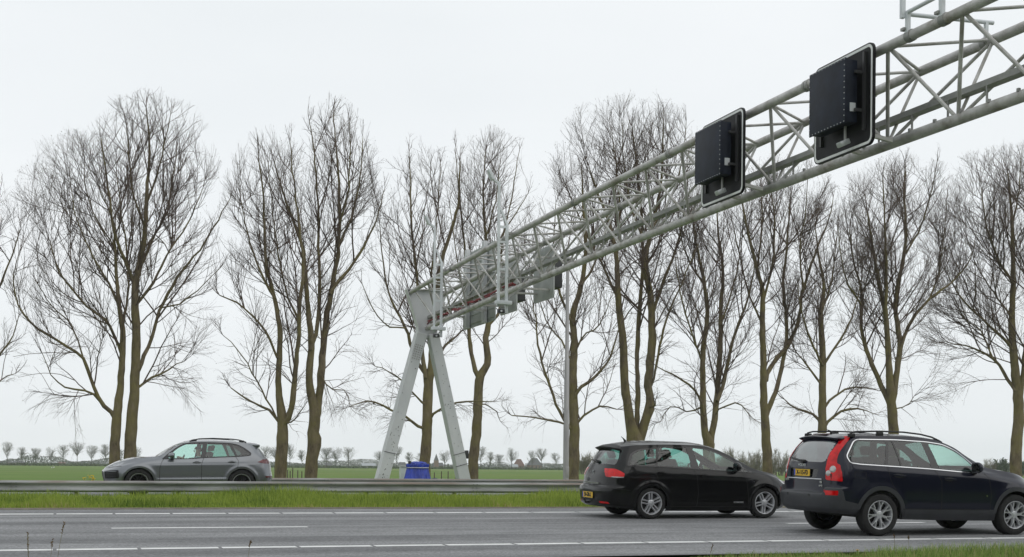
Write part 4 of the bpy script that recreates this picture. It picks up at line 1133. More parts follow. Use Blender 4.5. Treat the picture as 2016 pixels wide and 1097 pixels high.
# thicker greyer growth behind: many leaf-sized faces, one mass
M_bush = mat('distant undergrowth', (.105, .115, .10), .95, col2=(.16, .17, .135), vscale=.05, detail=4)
M_hedge = mat('reed edge', (.05, .085, .03), .95, col2=(.09, .11, .05), vscale=.1)
def mass(name, xs, ys, hfun, n, m, size, kind='stuff', zoff=-.3):
    X = rng.uniform(xs[0], xs[1], n); Yv = rng.uniform(ys[0], ys[1], n); Hm = hfun(X)
    Z = zoff + Hm * rng.uniform(0, 1, n) ** 1.5
    c = np.stack([X, Yv, Z], 1)
    a = rng.normal(0, 1, (n, 3)); a /= np.linalg.norm(a, axis=1, keepdims=True); b = np.cross(a, rng.normal(0, 1, (n, 3))); b /= np.linalg.norm(b, axis=1, keepdims=True)
    s = rng.uniform(size[0], size[1], n)[:, None]
    V = np.stack([c - a * s, c - b * s * .6, c + a * s, c + b * s * .6], 1).reshape(-1, 3)
    o = mesh_np(name, V, np.arange(n * 4).reshape(n, 4), m, smooth=False)
    return tag(o, kind=kind)
def hb(X): return 1.6 + 4.2 * vnoise(X, X * 0 + 3, 14, 21) ** 1.6 + 2.0 * vnoise(X, X * 0, 4, 22) * vnoise(X, X * 0 + 9, 30, 23)
mass('distant_woods', (-260, 1000), (760, 800), hb, 190000, M_bush, (.18, .48))
def hh(X): return .7 + .5 * vnoise(X, X * 0, 3, 31)
mass('field_edge_reeds', (-220, 760), (588, 592), hh, 30000, M_hedge, (.2, .5))
# bare scrub nearer on the right, between and behind the two dark cars
M_scrub = mat('scrub twigs', (.19, .175, .13), .95, col2=(.26, .24, .17), vscale=.3)
def scrub(u, vt, yb, wpx, label, green=False, seed=1):
    g_ = np.random.default_rng(seed); x, zt = un(u, vt, yb); H_ = zt + .3
    sc_ = FPX / (x * _s + yb * _c); W_ = wpx / sc_
    e = empty('field_shrub', (x, yb, -.3)); tag(e, label, 'shrub', 'shrubs behind the field on the right')
    n0 = 26; p = np.stack([g_.uniform(-W_ * .75, W_ * .75, n0), g_.uniform(-W_ * .5, W_ * .5, n0), np.zeros(n0)], 1)
    d = np.stack([g_.normal(0, .16, n0), g_.normal(0, .16, n0), np.ones(n0)], 1); d /= np.linalg.norm(d, axis=1, keepdims=True)
    L = H_ * g_.uniform(.6, 1.0, n0) * (1 - .45 * (p[:, 0] / W_) ** 2)
    B0 = grow(g_, p, d, L, 8, .02, .08); tt = np.linspace(0, 1, 9)[None]; R0 = np.full((n0, 1), .07) * (1 - .75 * tt)
    pr = [tubes(B0, R0, 5)]; mesh_np('stems', pr[0][0], pr[0][1], M_scrub, e)
    p, d, rr_, t, i = spawn(g_, B0, R0, .22, .12, 20, 55); L = g_.uniform(.6, 1.8, len(p)) * (1.1 - t * .6)
    B1 = grow(g_, p, d, L, 4, .08, .15); R1 = np.full((len(p), 1), .022) * (1 - .5 * np.linspace(0, 1, 5)[None])
    p, d, rr_, t, i = spawn(g_, B1, R1, .3, .1, 20, 55); L = g_.uniform(.3, .9, len(p))
    B2 = grow(g_, p, d, L, 3, .08, .15); R2 = np.full((len(p), 1), .016) * (1 - .4 * np.linspace(0, 1, 4)[None])
    v, f = join([tubes(B1, R1, 3), tubes(B2, R2, 3)]); mesh_np('crown', v, f, M_scrub, e)
    if green:
        tips = np.concatenate([B2[:, k] for k in range(1, 4)] + [B1[:, k] for k in range(1, 5)]); n = len(tips)
        a = g_.normal(0, 1, (n, 3)); a /= np.linalg.norm(a, axis=1, keepdims=True); b = np.cross(a, g_.normal(0, 1, (n, 3))); b /= np.linalg.norm(b, axis=1, keepdims=True)
        s = g_.uniform(.1, .2, n)[:, None]
        V = np.stack([tips - a * s, tips - b * s, tips + a * s, tips + b * s], 1).reshape(-1, 3)
        mesh_np('leaves', V, np.arange(n * 4).reshape(n, 4), mat('evergreen leaf', (.05, .085, .035), .8, var=.4, vscale=1), e, smooth=False)
for k, (u, vt, w_) in enumerate(((1166, 889, 22), (1152, 893, 14), (1188, 896, 20), (1438, 880, 17), (1466, 892, 22), (1490, 886, 16), (1528, 884, 18), (1548, 888, 16), (1420, 896, 18), (1580, 884, 20))):
    scrub(u, vt, 230, w_, 'bare brownish shrub in the hedge seen behind the two dark cars', False, 300 + k)
scrub(1948, 900, 300, 13, 'small bare bush left of the evergreen bush over the blue bonnet', False, 320)
scrub(1969, 905, 300, 17, 'round dark evergreen bush beyond the dark blue bonnet', True, 321)
scrub(2012, 910, 300, 9, 'low green bush at the right edge behind the dark blue bonnet', True, 322)
# houses and sheds far off
M_wallb = mat('distant brick', (.20, .14, .11), .9, var=.2); M_roofr = mat('distant red tile', (.17, .10, .085), .9, var=.15); M_roofd = mat('distant dark tile', (.12, .12, .125), .9, var=.15)
M_wallw = mat('distant pale wall', (.32, .32, .31), .8, var=.08); M_roofw = mat('distant pale sheet roof', (.34, .36, .38), .6, var=.06); M_win = mat('distant window', (.05, .06, .07), .2)
def house(u0, u1, vw, vr, yb, wall, roof, label, name='house', hip=False):
    (xa, za), (xb, _), = un(u0, vw, yb), un(u1, vw, yb); _, zr = un((u0 + u1) / 2, vr, yb); zb = -.35
    za = max(za, zb + 1.2); W_ = xb - xa; D = W_ * .6
    e = empty(name, ((xa + xb) / 2, yb, zb)); tag(e, label, 'house' if name != 'shed' else 'shed', 'buildings beyond the field')
    hw = za - zb; hr = max(zr - zb, hw + .6)
    MB().box((0, 0, hw / 2), (W_, D, hw)).build('wall', wall, e)
    o = .3; i = W_ * .32 if hip else -.001
    V = [(-W_ / 2 - o, -D / 2 - o, hw), (W_ / 2 + o, -D / 2 - o, hw), (W_ / 2 + o, D / 2 + o, hw), (-W_ / 2 - o, D / 2 + o, hw), (-W_ / 2 + i - o, 0, hr), (W_ / 2 - i + o, 0, hr)]
    MB().add(V, [(0, 1, 5, 4), (2, 3, 4, 5), (1, 2, 5), (3, 0, 4), (3, 2, 1, 0)]).build('roof', roof, e)
    for k in (-.28, .05, .3):
        MB().box((k * W_, -D / 2 - .02, hw * .55), (W_ * .10, .06, min(1.2, hw * .45))).build('window', M_win, e)
    return e
house(1013, 1030, 917, 904, 700, M_wallb, M_roofr, 'distant house with a red tiled hipped roof in the tree line', hip=True)
house(1005, 1018, 919, 914, 690, M_wallw, M_roofw, 'distant shed with a pale blue roof beside the red roofed house', 'shed')
house(1040, 1064, 916, 902, 700, M_wallb, M_roofd, 'distant farmhouse with a dark pyramid roof among trees', 'farmhouse', True)
house(712, 738, 917, 912, 740, M_wallw, M_roofw, 'distant low shed with a pale roof left of the gantry', 'shed')
house(640, 652, 917, 911, 735, M_wallb, M_roofd, 'distant brown house between bare trees right of the scarred trunk')
house(15, 32, 917, 910, 740, M_wallb, M_roofd, 'distant dark roofed barn at the far left', 'barn')
house(36, 48, 917, 911, 745, M_wallb, M_roofd, 'distant dark roofed barn second from the far left', 'barn')
house(116, 128, 917, 911, 745, M_wallb, M_roofr, 'distant brick house left of the two thick trunks')
house(786, 797, 917, 910, 745, M_wallw, M_roofd, 'distant pale house left of the blue tarpaulin')
house(853, 871, 917, 911, 745, M_wallb, M_roofd, 'distant church nave beside its thin spire', 'church')
x, zt = un(859, 893, 742); e = empty('church_tower', (x, 742, -.35)); tag(e, 'distant church tower with a thin grey spire between the gantry legs', 'church tower')
MB().box((0, 0, (zt + .35) * .27), (2.4, 2.4, (zt + .35) * .54)).build('tower', M_wallb, e)
h = zt + .35; MB().add([(-1.2, -1.2, h * .54), (1.2, -1.2, h * .54), (1.2, 1.2, h * .54), (-1.2, 1.2, h * .54), (0, 0, h)], [(0, 1, 4), (1, 2, 4), (2, 3, 4), (3, 0, 4)]).build('spire', M_roofd, e)
house(1940, 2002, 921, 916, 420, mat('greenhouse glass', (.42, .47, .46), .3, var=.05), mat('greenhouse roof', (.5, .55, .55), .3), 'long pale greenhouse beyond the dark blue bonnet', 'greenhouse')
house(2003, 2040, 923, 913, 400, mat('teal cladding', (.06, .16, .17), .6, var=.1), M_roofd, 'teal barn at the right edge behind the dark blue bonnet', 'barn')
# a passing white bird over the field
b0 = at(104, 921, 180); e = empty('bird', tuple(b0)); tag(e, 'small white bird over the green field at the left', 'bird')
M_bird = mat('white feathers', (.75, .75, .73), .8)
bm_ = MB(); bm_.tube([(-.22, 0, 0), (-.1, 0, .03), (.08, 0, .05), (.2, 0, .09), (.27, 0, .08)], [.01, .06, .07, .045, .008], 8)
bm_.build('body', M_bird, e, True)
for s in (1, -1): MB().add([(-.06, s * .04, .06), (.1, s * .04, .07), (.06, s * .3, .3), (-.05, s * .5, .42), (-.1, s * .28, .25)], [(0, 1, 2, 4), (2, 3, 4)]).build('wing', M_bird, e)

# wooded bank behind the photographer: it shows in the paint and the windows of the cars
M_belt = mat('bank undergrowth', (.016, .019, .010), .95, col2=(.045, .042, .025), vscale=.5, detail=5)
def hbelt(X): return 8.5 + 4.5 * vnoise(X, X * 0, 6, 41) + 1.8 * vnoise(X, X * 0, 1.6, 42)
mass('bank_undergrowth', (-70, 110), (-17, -11), hbelt, 90000, M_belt, (.18, .42), zoff=-.5)

# haze over the flat land
HAZE = 0.00022
if HAZE:
    hz = MB().box((500, 445, 10.5), (1700, 900, 24)).build('haze', bpy.data.materials.new('haze air'))
    tag(hz, kind='stuff'); m = hz.data.materials[0]; m.use_nodes = True; t = m.node_tree; t.nodes.clear()
    o = t.nodes.new('ShaderNodeOutputMaterial'); pv = t.nodes.new('ShaderNodeVolumePrincipled')
    pv.inputs['Color'].default_value = (.90, .94, .98, 1); pv.inputs['Density'].default_value = HAZE; pv.inputs['Anisotropy'].default_value = .2
    t.links.new(pv.outputs[0], o.inputs['Volume'])
# ------------------------------------------------------------------ cars
def pchip(xk, yk, x):
    "monotone cubic; yk (K,) or (K,M) along axis 0"
    xk = np.asarray(xk, float); yk = np.asarray(yk, float); one = yk.ndim == 1
    if one: yk = yk[:, None]
    h = np.diff(xk); dl = np.diff(yk, axis=0) / h[:, None]; K = len(xk)
    d = np.zeros_like(yk)
    if K > 2:
        w1 = (2 * h[1:] + h[:-1])[:, None]; w2 = (h[1:] + 2 * h[:-1])[:, None]
        s = dl[:-1] * dl[1:] > 0
        with np.errstate(divide='ignore', invalid='ignore'):
            v = (w1 + w2) / (w1 / dl[:-1] + w2 / dl[1:])
        d[1:-1] = np.where(s, v, 0)
    d[0] = dl[0]; d[-1] = dl[-1]
    x = np.clip(np.asarray(x, float), xk[0], xk[-1]); i = np.clip(np.searchsorted(xk, x, side='right') - 1, 0, K - 2)
    t = ((x - xk[i]) / h[i])[:, None]; hh = h[i][:, None]
    r = (yk[i] * (2 * t ** 3 - 3 * t ** 2 + 1) + hh * d[i] * (t ** 3 - 2 * t ** 2 + t) + yk[i + 1] * (-2 * t ** 3 + 3 * t ** 2) + hh * d[i + 1] * (t ** 3 - t ** 2))
    return r[:, 0] if one else r
def inpoly(px, py, poly):
    poly = np.asarray(poly, float); ins = np.zeros(px.shape, bool); n = len(poly); j = n - 1
    for i in range(n):
        xi, yi = poly[i]; xj, yj = poly[j]
        c = ((yi > py) != (yj > py)) & (px < (xj - xi) * (py - yi) / (yj - yi + 1e-12) + xi)
        ins ^= c; j = i
    return ins
def smooth_poly(pts, r=.06, n=5):
    "rounds the corners of a polygon; pts may be (x,y) or (x,y,radius)"
    out = []; N_ = len(pts)
    for i in range(N_):
        p0 = Vector(pts[i - 1][:2]); p1 = Vector(pts[i][:2]); p2 = Vector(pts[(i + 1) % N_][:2]); rr = pts[i][2] if len(pts[i]) > 2 else r
        a = p0 - p1; b = p2 - p1; la, lb = a.length, b.length
        q = min(rr, la * .45, lb * .45)
        A = p1 + a.normalized() * q; B = p1 + b.normalized() * q
        for k in range(n + 1):
            t = k / n; out.append(tuple(A * (1 - t) ** 2 + p1 * 2 * t * (1 - t) + B * t * t))
    return out
def circ(cx, cz, r, a0=0, a1=360, n=40): return [(cx + r * math.cos(R_(a0 + (a1 - a0) * k / n)), cz + r * math.sin(R_(a0 + (a1 - a0) * k / n))) for k in range(n + 1)]

class Car:
    def __init__(s, D):
        s.D = D
        rows = D['rows']; K = len(rows)
        nt_, ns, nn = 44, 230, 50
        s.du = None
        cols = []
        for r in rows:
            xt, xn, ct, cn = r['xt'], r['xn'], r.get('ct', .42), r.get('cn', .8)
            nT, nN = r.get('nt', 2.7), r.get('nn', 2.3)
            ph = np.linspace(0, np.pi / 2, nt_)
            fT = np.sin(ph) ** (2 / nT); xT = xt + ct * (1 - np.cos(ph) ** (2 / nT))
            xs_ = np.linspace(xt + ct, xn - cn, ns + 2)[1:-1]
            pn = np.linspace(np.pi / 2, 0, nn); fN = np.sin(pn) ** (2 / nN); xN = xn - cn * (1 - np.cos(pn) ** (2 / nN))
            x = np.concatenate([xT, xs_, xN]); f = np.concatenate([fT, np.ones(ns), fN])
            zz = pchip([p[0] for p in r['z']], [p[1] for p in r['z']], x); yy = pchip([p[0] for p in r['y']], [p[1] for p in r['y']], x) * f
            if 'zy' in r:
                q = np.clip((yy - r['zy'][1]) / .07, 0, 1) * np.clip((r['zy'][2] - x) / .12, 0, 1) * (x < 1); zz = zz + r['zy'][0] * q * q * (3 - 2 * q)
            cols.append(np.stack([x, yy, zz], 1))
        C = np.stack(cols)                                   # K, U, 3
        for k in range(K - 2, -1, -1):                       # rows may never cross
            C[k, :, 2] = np.minimum(C[k, :, 2], C[k + 1, :, 2] - .012)
        vk = np.array([r['v'] for r in rows], float)
        v = np.concatenate([np.linspace(vk[k], vk[k + 1], rows[k].get('n', 10), endpoint=False) for k in range(K - 1)] + [[vk[-1]]])
        U = C.shape[1]
        W_ = pchip(vk, C.reshape(K, -1), v).reshape(len(v), U, 3)
        # wheel arch flares
        for (wx, R0, amp) in D['flares']:
            rad = np.hypot(W_[:, :, 0] - wx, W_[:, :, 2] - D['R'])
            side = np.clip((W_[:, :, 1] - .5) / .15, 0, 1)
            W_[:, :, 1] += amp * side * np.exp(-((rad - R0) / .055) ** 2)
        # creases on the doors
        for (pts, amp, wd) in D.get('creases', []):
            zc = np.interp(W_[:, :, 0], [p[0] for p in pts], [p[1] for p in pts]); msk = (W_[:, :, 0] > pts[0][0]) & (W_[:, :, 0] < pts[-1][0])
            q = (W_[:, :, 2] - zc) / wd
            e_ = np.clip(np.minimum(W_[:, :, 0] - pts[0][0], pts[-1][0] - W_[:, :, 0]) / .2, 0, 1)
            W_[:, :, 1] += amp * np.exp(-np.where(q > 0, q * 2.2, q) ** 2) * msk * e_
        # top
        top = W_[-1]; nw = 26; w_ = np.linspace(1, 0, nw); ymx = top[:, 1].max()
        cr = pchip([p[0] for p in D['crown']], [p[1] for p in D['crown']], top[:, 0]) * np.clip(top[:, 1] / .5, 0, 1)
        T_ = np.zeros((nw, U, 3)); T_[:, :, 0] = top[None, :, 0]; T_[:, :, 1] = top[None, :, 1] * w_[:, None]; T_[:, :, 2] = top[None, :, 2] + cr[None] * (1 - w_[:, None] ** 2)
        s.V = []; s.F = []; s.n = 0
        nv = len(v)
        def grid(P, base):
            a, b = P.shape[:2]; idx = np.arange(a * b).reshape(a, b) + base
            return np.stack([idx[:-1, :-1], idx[1:, :-1], idx[1:, 1:], idx[:-1, 1:]], -1).reshape(-1, 4)
        F1 = grid(W_, 0); F2 = grid(T_, W_.shape[0] * U)
        s.V = np.concatenate([W_.reshape(-1, 3), T_.reshape(-1, 3)]); s.F = np.concatenate([F1, F2])
        s.isTop = np.concatenate([np.zeros(len(F1), bool), np.ones(len(F2), bool)])
        # outward orientation: y>0 half
        s.normals()
        side = (~s.isTop) & (np.abs(s.fn[:, 1]) > .7)
        if s.fn[side, 1].mean() < 0: s.F[~s.isTop] = s.F[~s.isTop][:, ::-1]
        if s.fn[s.isTop, 2].mean() < 0: s.F[s.isTop] = s.F[s.isTop][:, ::-1]
        s.normals()
        s.edgeW = (nv - 1) * U + np.arange(U); s.edgeT = nv * U + np.arange(U)
        dA = np.zeros((W_.shape[0], U)); dA[:, 1:] = np.cumsum(np.hypot(np.diff(W_[:, :, 0], axis=1), np.diff(W_[:, :, 1], axis=1)), axis=1)
        s.A = np.concatenate([dA.ravel(), np.zeros(T_.shape[0] * U)])
        tg = np.gradient(W_, axis=1); tg[:, :, 2] = 0; tg /= np.linalg.norm(tg, axis=2, keepdims=True) + 1e-9
        s.tg = np.concatenate([tg.reshape(-1, 3), np.zeros((T_.shape[0] * U, 3))])
        s.nW = W_.shape[0] * U; s.V0 = s.V.copy(); s.iu = np.tile(np.arange(U), W_.shape[0]); s.nt_, s.U, s.nn = nt_, U, nn
        s.finish_normals(); s.sn = s.vn.copy(); s.fn0 = s.fn.copy()
    def normals(s):
        p = s.V[s.F]; n = np.cross(p[:, 2] - p[:, 0], p[:, 3] - p[:, 1]); l = np.linalg.norm(n, axis=1, keepdims=True); s.fn = n / (l + 1e-12); s.area = l[:, 0]
        vn = np.zeros_like(s.V)
        for k in range(4): np.add.at(vn, s.F[:, k], n)
        s.vn = vn / (np.linalg.norm(vn, axis=1, keepdims=True) + 1e-12)
        s.fc = p.mean(1)
    def finish_normals(s):
        s.normals()
        # the mirror plane must not show a crease
        mid = s.V[:, 1] < 1e-4; s.vn[mid, 1] = 0; s.vn /= np.linalg.norm(s.vn, axis=1, keepdims=True) + 1e-12
        d = (s.vn[s.edgeW] * s.vn[s.edgeT]).sum(1); ok = d > .72
        a = s.vn[s.edgeW] + s.vn[s.edgeT]; a /= np.linalg.norm(a, axis=1, keepdims=True) + 1e-12
        s.vn[s.edgeW[ok]] = a[ok]; s.vn[s.edgeT[ok]] = a[ok]
    def toA(s, kind, a, z):
        "tail (t: y), side (s: x) or nose (n: y) position -> distance along the waist"
        V = s.V0[:s.nW]
        if kind == 's': m = (s.iu >= s.nt_ - 14) & (s.iu < s.U - s.nn + 14); q = V[:, 0]
        elif kind == 't': m = s.iu < s.nt_; q = V[:, 1]
        else: m = s.iu >= s.U - s.nn; q = V[:, 1]
        d = np.hypot(q - a, V[:, 2] - z) + np.where(m, 0, 99); k = np.argsort(d)[:4]; w_ = 1 / (d[k] + 1e-4)
        return float((s.A[k] * w_).sum() / w_.sum())
    COND = {'side': lambda n, c, top: (np.abs(n[:, 1]) > .42) & ~top, 'tail': lambda n, c, top: (n[:, 0] < -.30) & (c[:, 0] < .6) & ~top, 'nose': lambda n, c, top: (n[:, 0] > .25) & (c[:, 0] > 1.5) & ~top,
            'top': lambda n, c, top: top, 'low': lambda n, c, top: ~top, 'any': lambda n, c, top: n[:, 0] > -9, 'rear': lambda n, c, top: ~top & (c[:, 0] < .3), 'front': lambda n, c, top: ~top & (c[:, 0] > 2)}
    AX = {'xz': (0, 2), 'yz': (1, 2), 'xy': (0, 1)}
    def region(s, name, plane, poly, cond, snap=True, hole=False):
        if plane == 'az': return s.region_az(poly, snap)
        i, j = s.AX[plane]; poly = np.asarray(poly, float)
        cf = s.COND[cond](s.fn0, s.fc, s.isTop)
        if snap:
            vm = np.zeros(len(s.V), bool); vm[s.F[cf].ravel()] = True
            lo, hi = poly.min(0) - .05, poly.max(0) + .05
            q = s.V[:, [i, j]]; vm &= ((q > lo) & (q < hi)).all(1); ids = np.where(vm)[0]
            if len(ids):
                A = poly; B = np.roll(poly, -1, 0); AB = B - A; L2 = (AB ** 2).sum(1) + 1e-12
                P = q[ids][:, None, :]; t = np.clip(((P - A) * AB).sum(2) / L2, 0, 1); C = A + t[..., None] * AB
                dd = np.linalg.norm(P - C, axis=2); k = dd.argmin(1); dm = dd[np.arange(len(ids)), k]
                near = (dm < .0135) & (s.V[ids, 1] > 1e-4)
                new = C[np.arange(len(ids)), k][near]; sel = ids[near]
                D_ = np.zeros((len(sel), 3)); D_[:, i] = new[:, 0] - s.V[sel, i]; D_[:, j] = new[:, 1] - s.V[sel, j]
                k3 = 3 - i - j; nn_ = s.sn[sel]; den = np.where(np.abs(nn_[:, k3]) < .2, np.inf, nn_[:, k3])
                D_[:, k3] = -(nn_[:, i] * D_[:, i] + nn_[:, j] * D_[:, j]) / den
                s.V[sel] += D_
            s.fc = s.V[s.F].mean(1)
        m = inpoly(s.fc[:, i], s.fc[:, j], poly) & s.COND[cond](s.fn0, s.fc, s.isTop)
        return m
    def region_az(s, pts, snap):
        poly = []
        for q in pts: poly.append((s.toA(q[0], q[1], q[2]), q[2], q[3] if len(q) > 3 else .02))
        poly = np.asarray(smooth_poly(poly), float)
        if snap:
            ids = np.where((s.A > poly[:, 0].min() - .05) & (s.A < poly[:, 0].max() + .05) & (np.arange(len(s.A)) < s.nW) & (s.V[:, 1] > 1e-4))[0]
            q = np.stack([s.A[ids], s.V[ids, 2]], 1); A = poly; B = np.roll(poly, -1, 0); AB = B - A; L2 = (AB ** 2).sum(1) + 1e-12
            P = q[:, None, :]; t = np.clip(((P - A) * AB).sum(2) / L2, 0, 1); C = A + t[..., None] * AB
            dd = np.linalg.norm(P - C, axis=2); k = dd.argmin(1); dm = dd[np.arange(len(ids)), k]; near = dm < .0135
            dq = (C[np.arange(len(ids)), k] - q)[near]; sel = ids[near]; nn_ = s.sn[sel]
            D_ = s.tg[sel] * dq[:, :1]; D_[:, 2] = dq[:, 1]
            D_ -= nn_ * (D_ * nn_).sum(1, keepdims=True) * (np.abs(nn_[:, 2:3]) < .8)
            s.V[sel] += D_; s.A[sel] += dq[:, 0]; s.fc = s.V[s.F].mean(1)
        fA = s.A[s.F].mean(1)
        return inpoly(fA, s.fc[:, 2], poly) & ~s.isTop
    def part(s, m, name, material, parent, off=0.0, both=True, sides=False, inner=0.0):
        "faces m -> mesh (y>0 half plus mirrored half, or two objects)"
        F = s.F[m]; ids, inv = np.unique(F, return_inverse=True); F = inv.reshape(-1, 4)
        V = s.V[ids] + s.sn[ids] * off; Nn = s.sn[ids]
        def rim(V, F, Nn):
            "turns the edge of a patch inwards so that it has thickness"
            if not inner: return V, F, Nn
            e = np.concatenate([F[:, [k, (k + 1) % 4]] for k in range(4)]); key = np.sort(e, 1)
            _, first, cnt = np.unique(key, axis=0, return_index=True, return_counts=True)
            b = e[first[cnt == 1]]; b = b[(np.abs(V[b[:, 0], 1]) > 1e-4) | (np.abs(V[b[:, 1], 1]) > 1e-4)]
            n = len(V); bi = np.unique(b); mp = -np.ones(n, int); mp[bi] = n + np.arange(len(bi))
            V2 = np.concatenate([V, V[bi] - Nn[bi] * inner]); N2 = np.concatenate([Nn, Nn[bi]])
            F2 = np.stack([b[:, 1], b[:, 0], mp[b[:, 0]], mp[b[:, 1]]], 1)
            return V2, np.concatenate([F, F2]), N2
        V, F, Nn = rim(V, F, Nn)
        Vm, Nm, Fm = V * [1, -1, 1], Nn * [1, -1, 1], F[:, ::-1]
        if sides:
            return [mesh_np(name, V, F, material, parent, Nn), mesh_np(name, Vm, Fm, material, parent, Nm)]
        return mesh_np(name, np.concatenate([V, Vm]), np.concatenate([F, Fm + len(V)]), material, parent, np.concatenate([Nn, Nm]))
    def bvh(s):
        return BVHTree.FromPolygons([tuple(v) for v in s.V], [tuple(f) for f in s.F])
    def hit(s, plane, a, b):
        if plane in ('yz', 'nose') and abs(a) < .006: a = .006
        if plane == 'xy' and abs(b) < .006: b = .006
        if plane == 'xz': r = s.tree.ray_cast(Vector((a, 3, b)), Vector((0, -1, 0)))
        elif plane == 'yz': r = s.tree.ray_cast(Vector((-4, a, b)), Vector((1, 0, 0)))
        elif plane == 'nose': r = s.tree.ray_cast(Vector((7, a, b)), Vector((-1, 0, 0)))
        else: r = s.tree.ray_cast(Vector((a, b, 4)), Vector((0, 0, -1)))
        return r[0], r[1]
    def ribbon(s, plane, pts, width, off, closed=False, thick=.006, step=.03):
        "strip following a line on the surface -> MB"
        P = [Vector(p) for p in pts]; 
        if closed: P = P + [P[0]]
        Q = []
        for a, b in zip(P[:-1], P[1:]):
            n = max(1, int((b - a).length / step)); Q += [a.lerp(b, k / n) for k in range(n)]
        if not closed: Q.append(P[-1])
        mb = MB(); n = len(Q); V = []; idx = []
        for k, q in enumerate(Q):
            t = (Q[(k + 1) % n if closed else min(k + 1, n - 1)] - Q[(k - 1) % n if closed else max(k - 1, 0)])
            if t.length < 1e-6: t = Vector((1, 0))
            t.normalize(); nn = Vector((-t.y, t.x))
            row = []
            for sg in (-.5, .5):
                p = q + nn * width * sg; h, hn = s.hit(plane, p.x, p.y)
                if h is None: row = None; break
                if (plane == 'xz' and hn.y < 0) or (plane == 'yz' and hn.x > 0): hn = -hn
                row.append((h + hn * off, hn))
            if row is None: idx.append(None); continue
            idx.append(len(V)); V += [row[0][0], row[1][0], row[0][0] - row[0][1] * thick, row[1][0] - row[1][1] * thick]
        F = []
        rng_ = range(n if closed else n - 1)
        for k in rng_:
            a, b = idx[k], idx[(k + 1) % n]
            if a is None or b is None: continue
            if (V[a] - V[b]).length > .2: continue
            F += [(a, b, b + 1, a + 1), (a, a + 2, b + 2, b), (a + 1, b + 1, b + 3, a + 3)]
        if V: mb.add(V, F)
        return mb
def mirror_mb(mb):
    m = MB(); m.add([(v[0], -v[1], v[2]) for v in mb.V], [f[::-1] for f in mb.Fn]); return m
def both(mb, name, m, parent, smooth=True):
    a = mb.build(name, m, parent, smooth); b = mirror_mb(mb).build(name, m, parent, smooth); return a, b

M_tyre = mat('tyre rubber', (.016, .016, .016), .85, var=.25, vscale=8, bump=.1); M_alloy = mat('silver alloy', (.60, .61, .63), .30, .65, var=.1, vscale=5)
M_darkrim = mat('black alloy', (.012, .012, .013), .3, .4); M_brake = mat('dull near black', (.010, .010, .010), .8); M_plast = mat('black trim plastic', (.014, .014, .015), .55, var=.2)  # M_brake: one even near-black for brake discs, underbody, axles, arches and panel gaps
M_gloss = mat('piano black trim', (.006, .006, .007), .12, coat=.3); M_int = mat('dark cabin trim', (.018, .018, .020), .8, var=.2); M_seat = mat('seat cloth', (.03, .03, .033), .85, var=.2)
M_chrome = mat('chrome', (.60, .61, .63), .18, 1.0); M_red = mat('red lamp lens', (.56, .005, .007), .2, coat=.5, spec=.2, var=.35, vscale=9, thr=(.3, .7)); M_redd = mat('dark red lamp lens', (.10, .010, .014), .12, coat=1.0, var=.3, vscale=8)
M_clear = mat('clear lamp lens', (.42, .42, .41), .15, .3, coat=1.0, var=.25, vscale=25); M_plate = mat('yellow number plate', (.80, .50, .03), .45, var=.04); M_plblue = mat('plate blue band', (.03, .06, .45), .45); M_ink = mat('plate ink', (.01, .01, .01), .5)
M_lens = mat('headlamp glass', (.35, .36, .38), .1, .4, coat=1.0, var=.3, vscale=20); M_mirr = mat('mirror glass', (.12, .125, .13), .03, 1.0)
G_light = glass_mat('pale green glass', (.70, .90, .84)); G_dark = glass_mat('privacy glass', (.22, .30, .28)); G_mid = glass_mat('green tinted glass', (.36, .60, .53)); G_teal = glass_mat('teal tinted glass', (.25, .50, .45)); G_rear = glass_mat('rear privacy glass', (.10, .13, .13), 3.6); G_back = glass_mat('back window glass', (.34, .55, .49), 1.9)

def text_mesh(txt, size, m, parent, loc, rot, name='lettering', depth=.004, sx=1.0, bold=.0):
    cu = bpy.data.curves.new(name, 'FONT'); cu.body = txt; cu.size = size; cu.align_x = 'CENTER'; cu.align_y = 'CENTER'; cu.extrude = depth / 2; cu.offset = bold; cu.resolution_u = 3
    tmp = bpy.data.objects.new(name, cu); COL.objects.link(tmp)
    dg = bpy.context.evaluated_depsgraph_get(); me = bpy.data.meshes.new_from_object(tmp.evaluated_get(dg))
    bpy.data.objects.remove(tmp)
    me.materials.clear(); me.materials.append(m)
    o = bpy.data.objects.new(name, me); COL.objects.link(o); o.parent = parent
    o.matrix_local = Matrix.Translation(loc) @ rot @ Matrix.Diagonal((sx, 1, 1, 1))
    return o

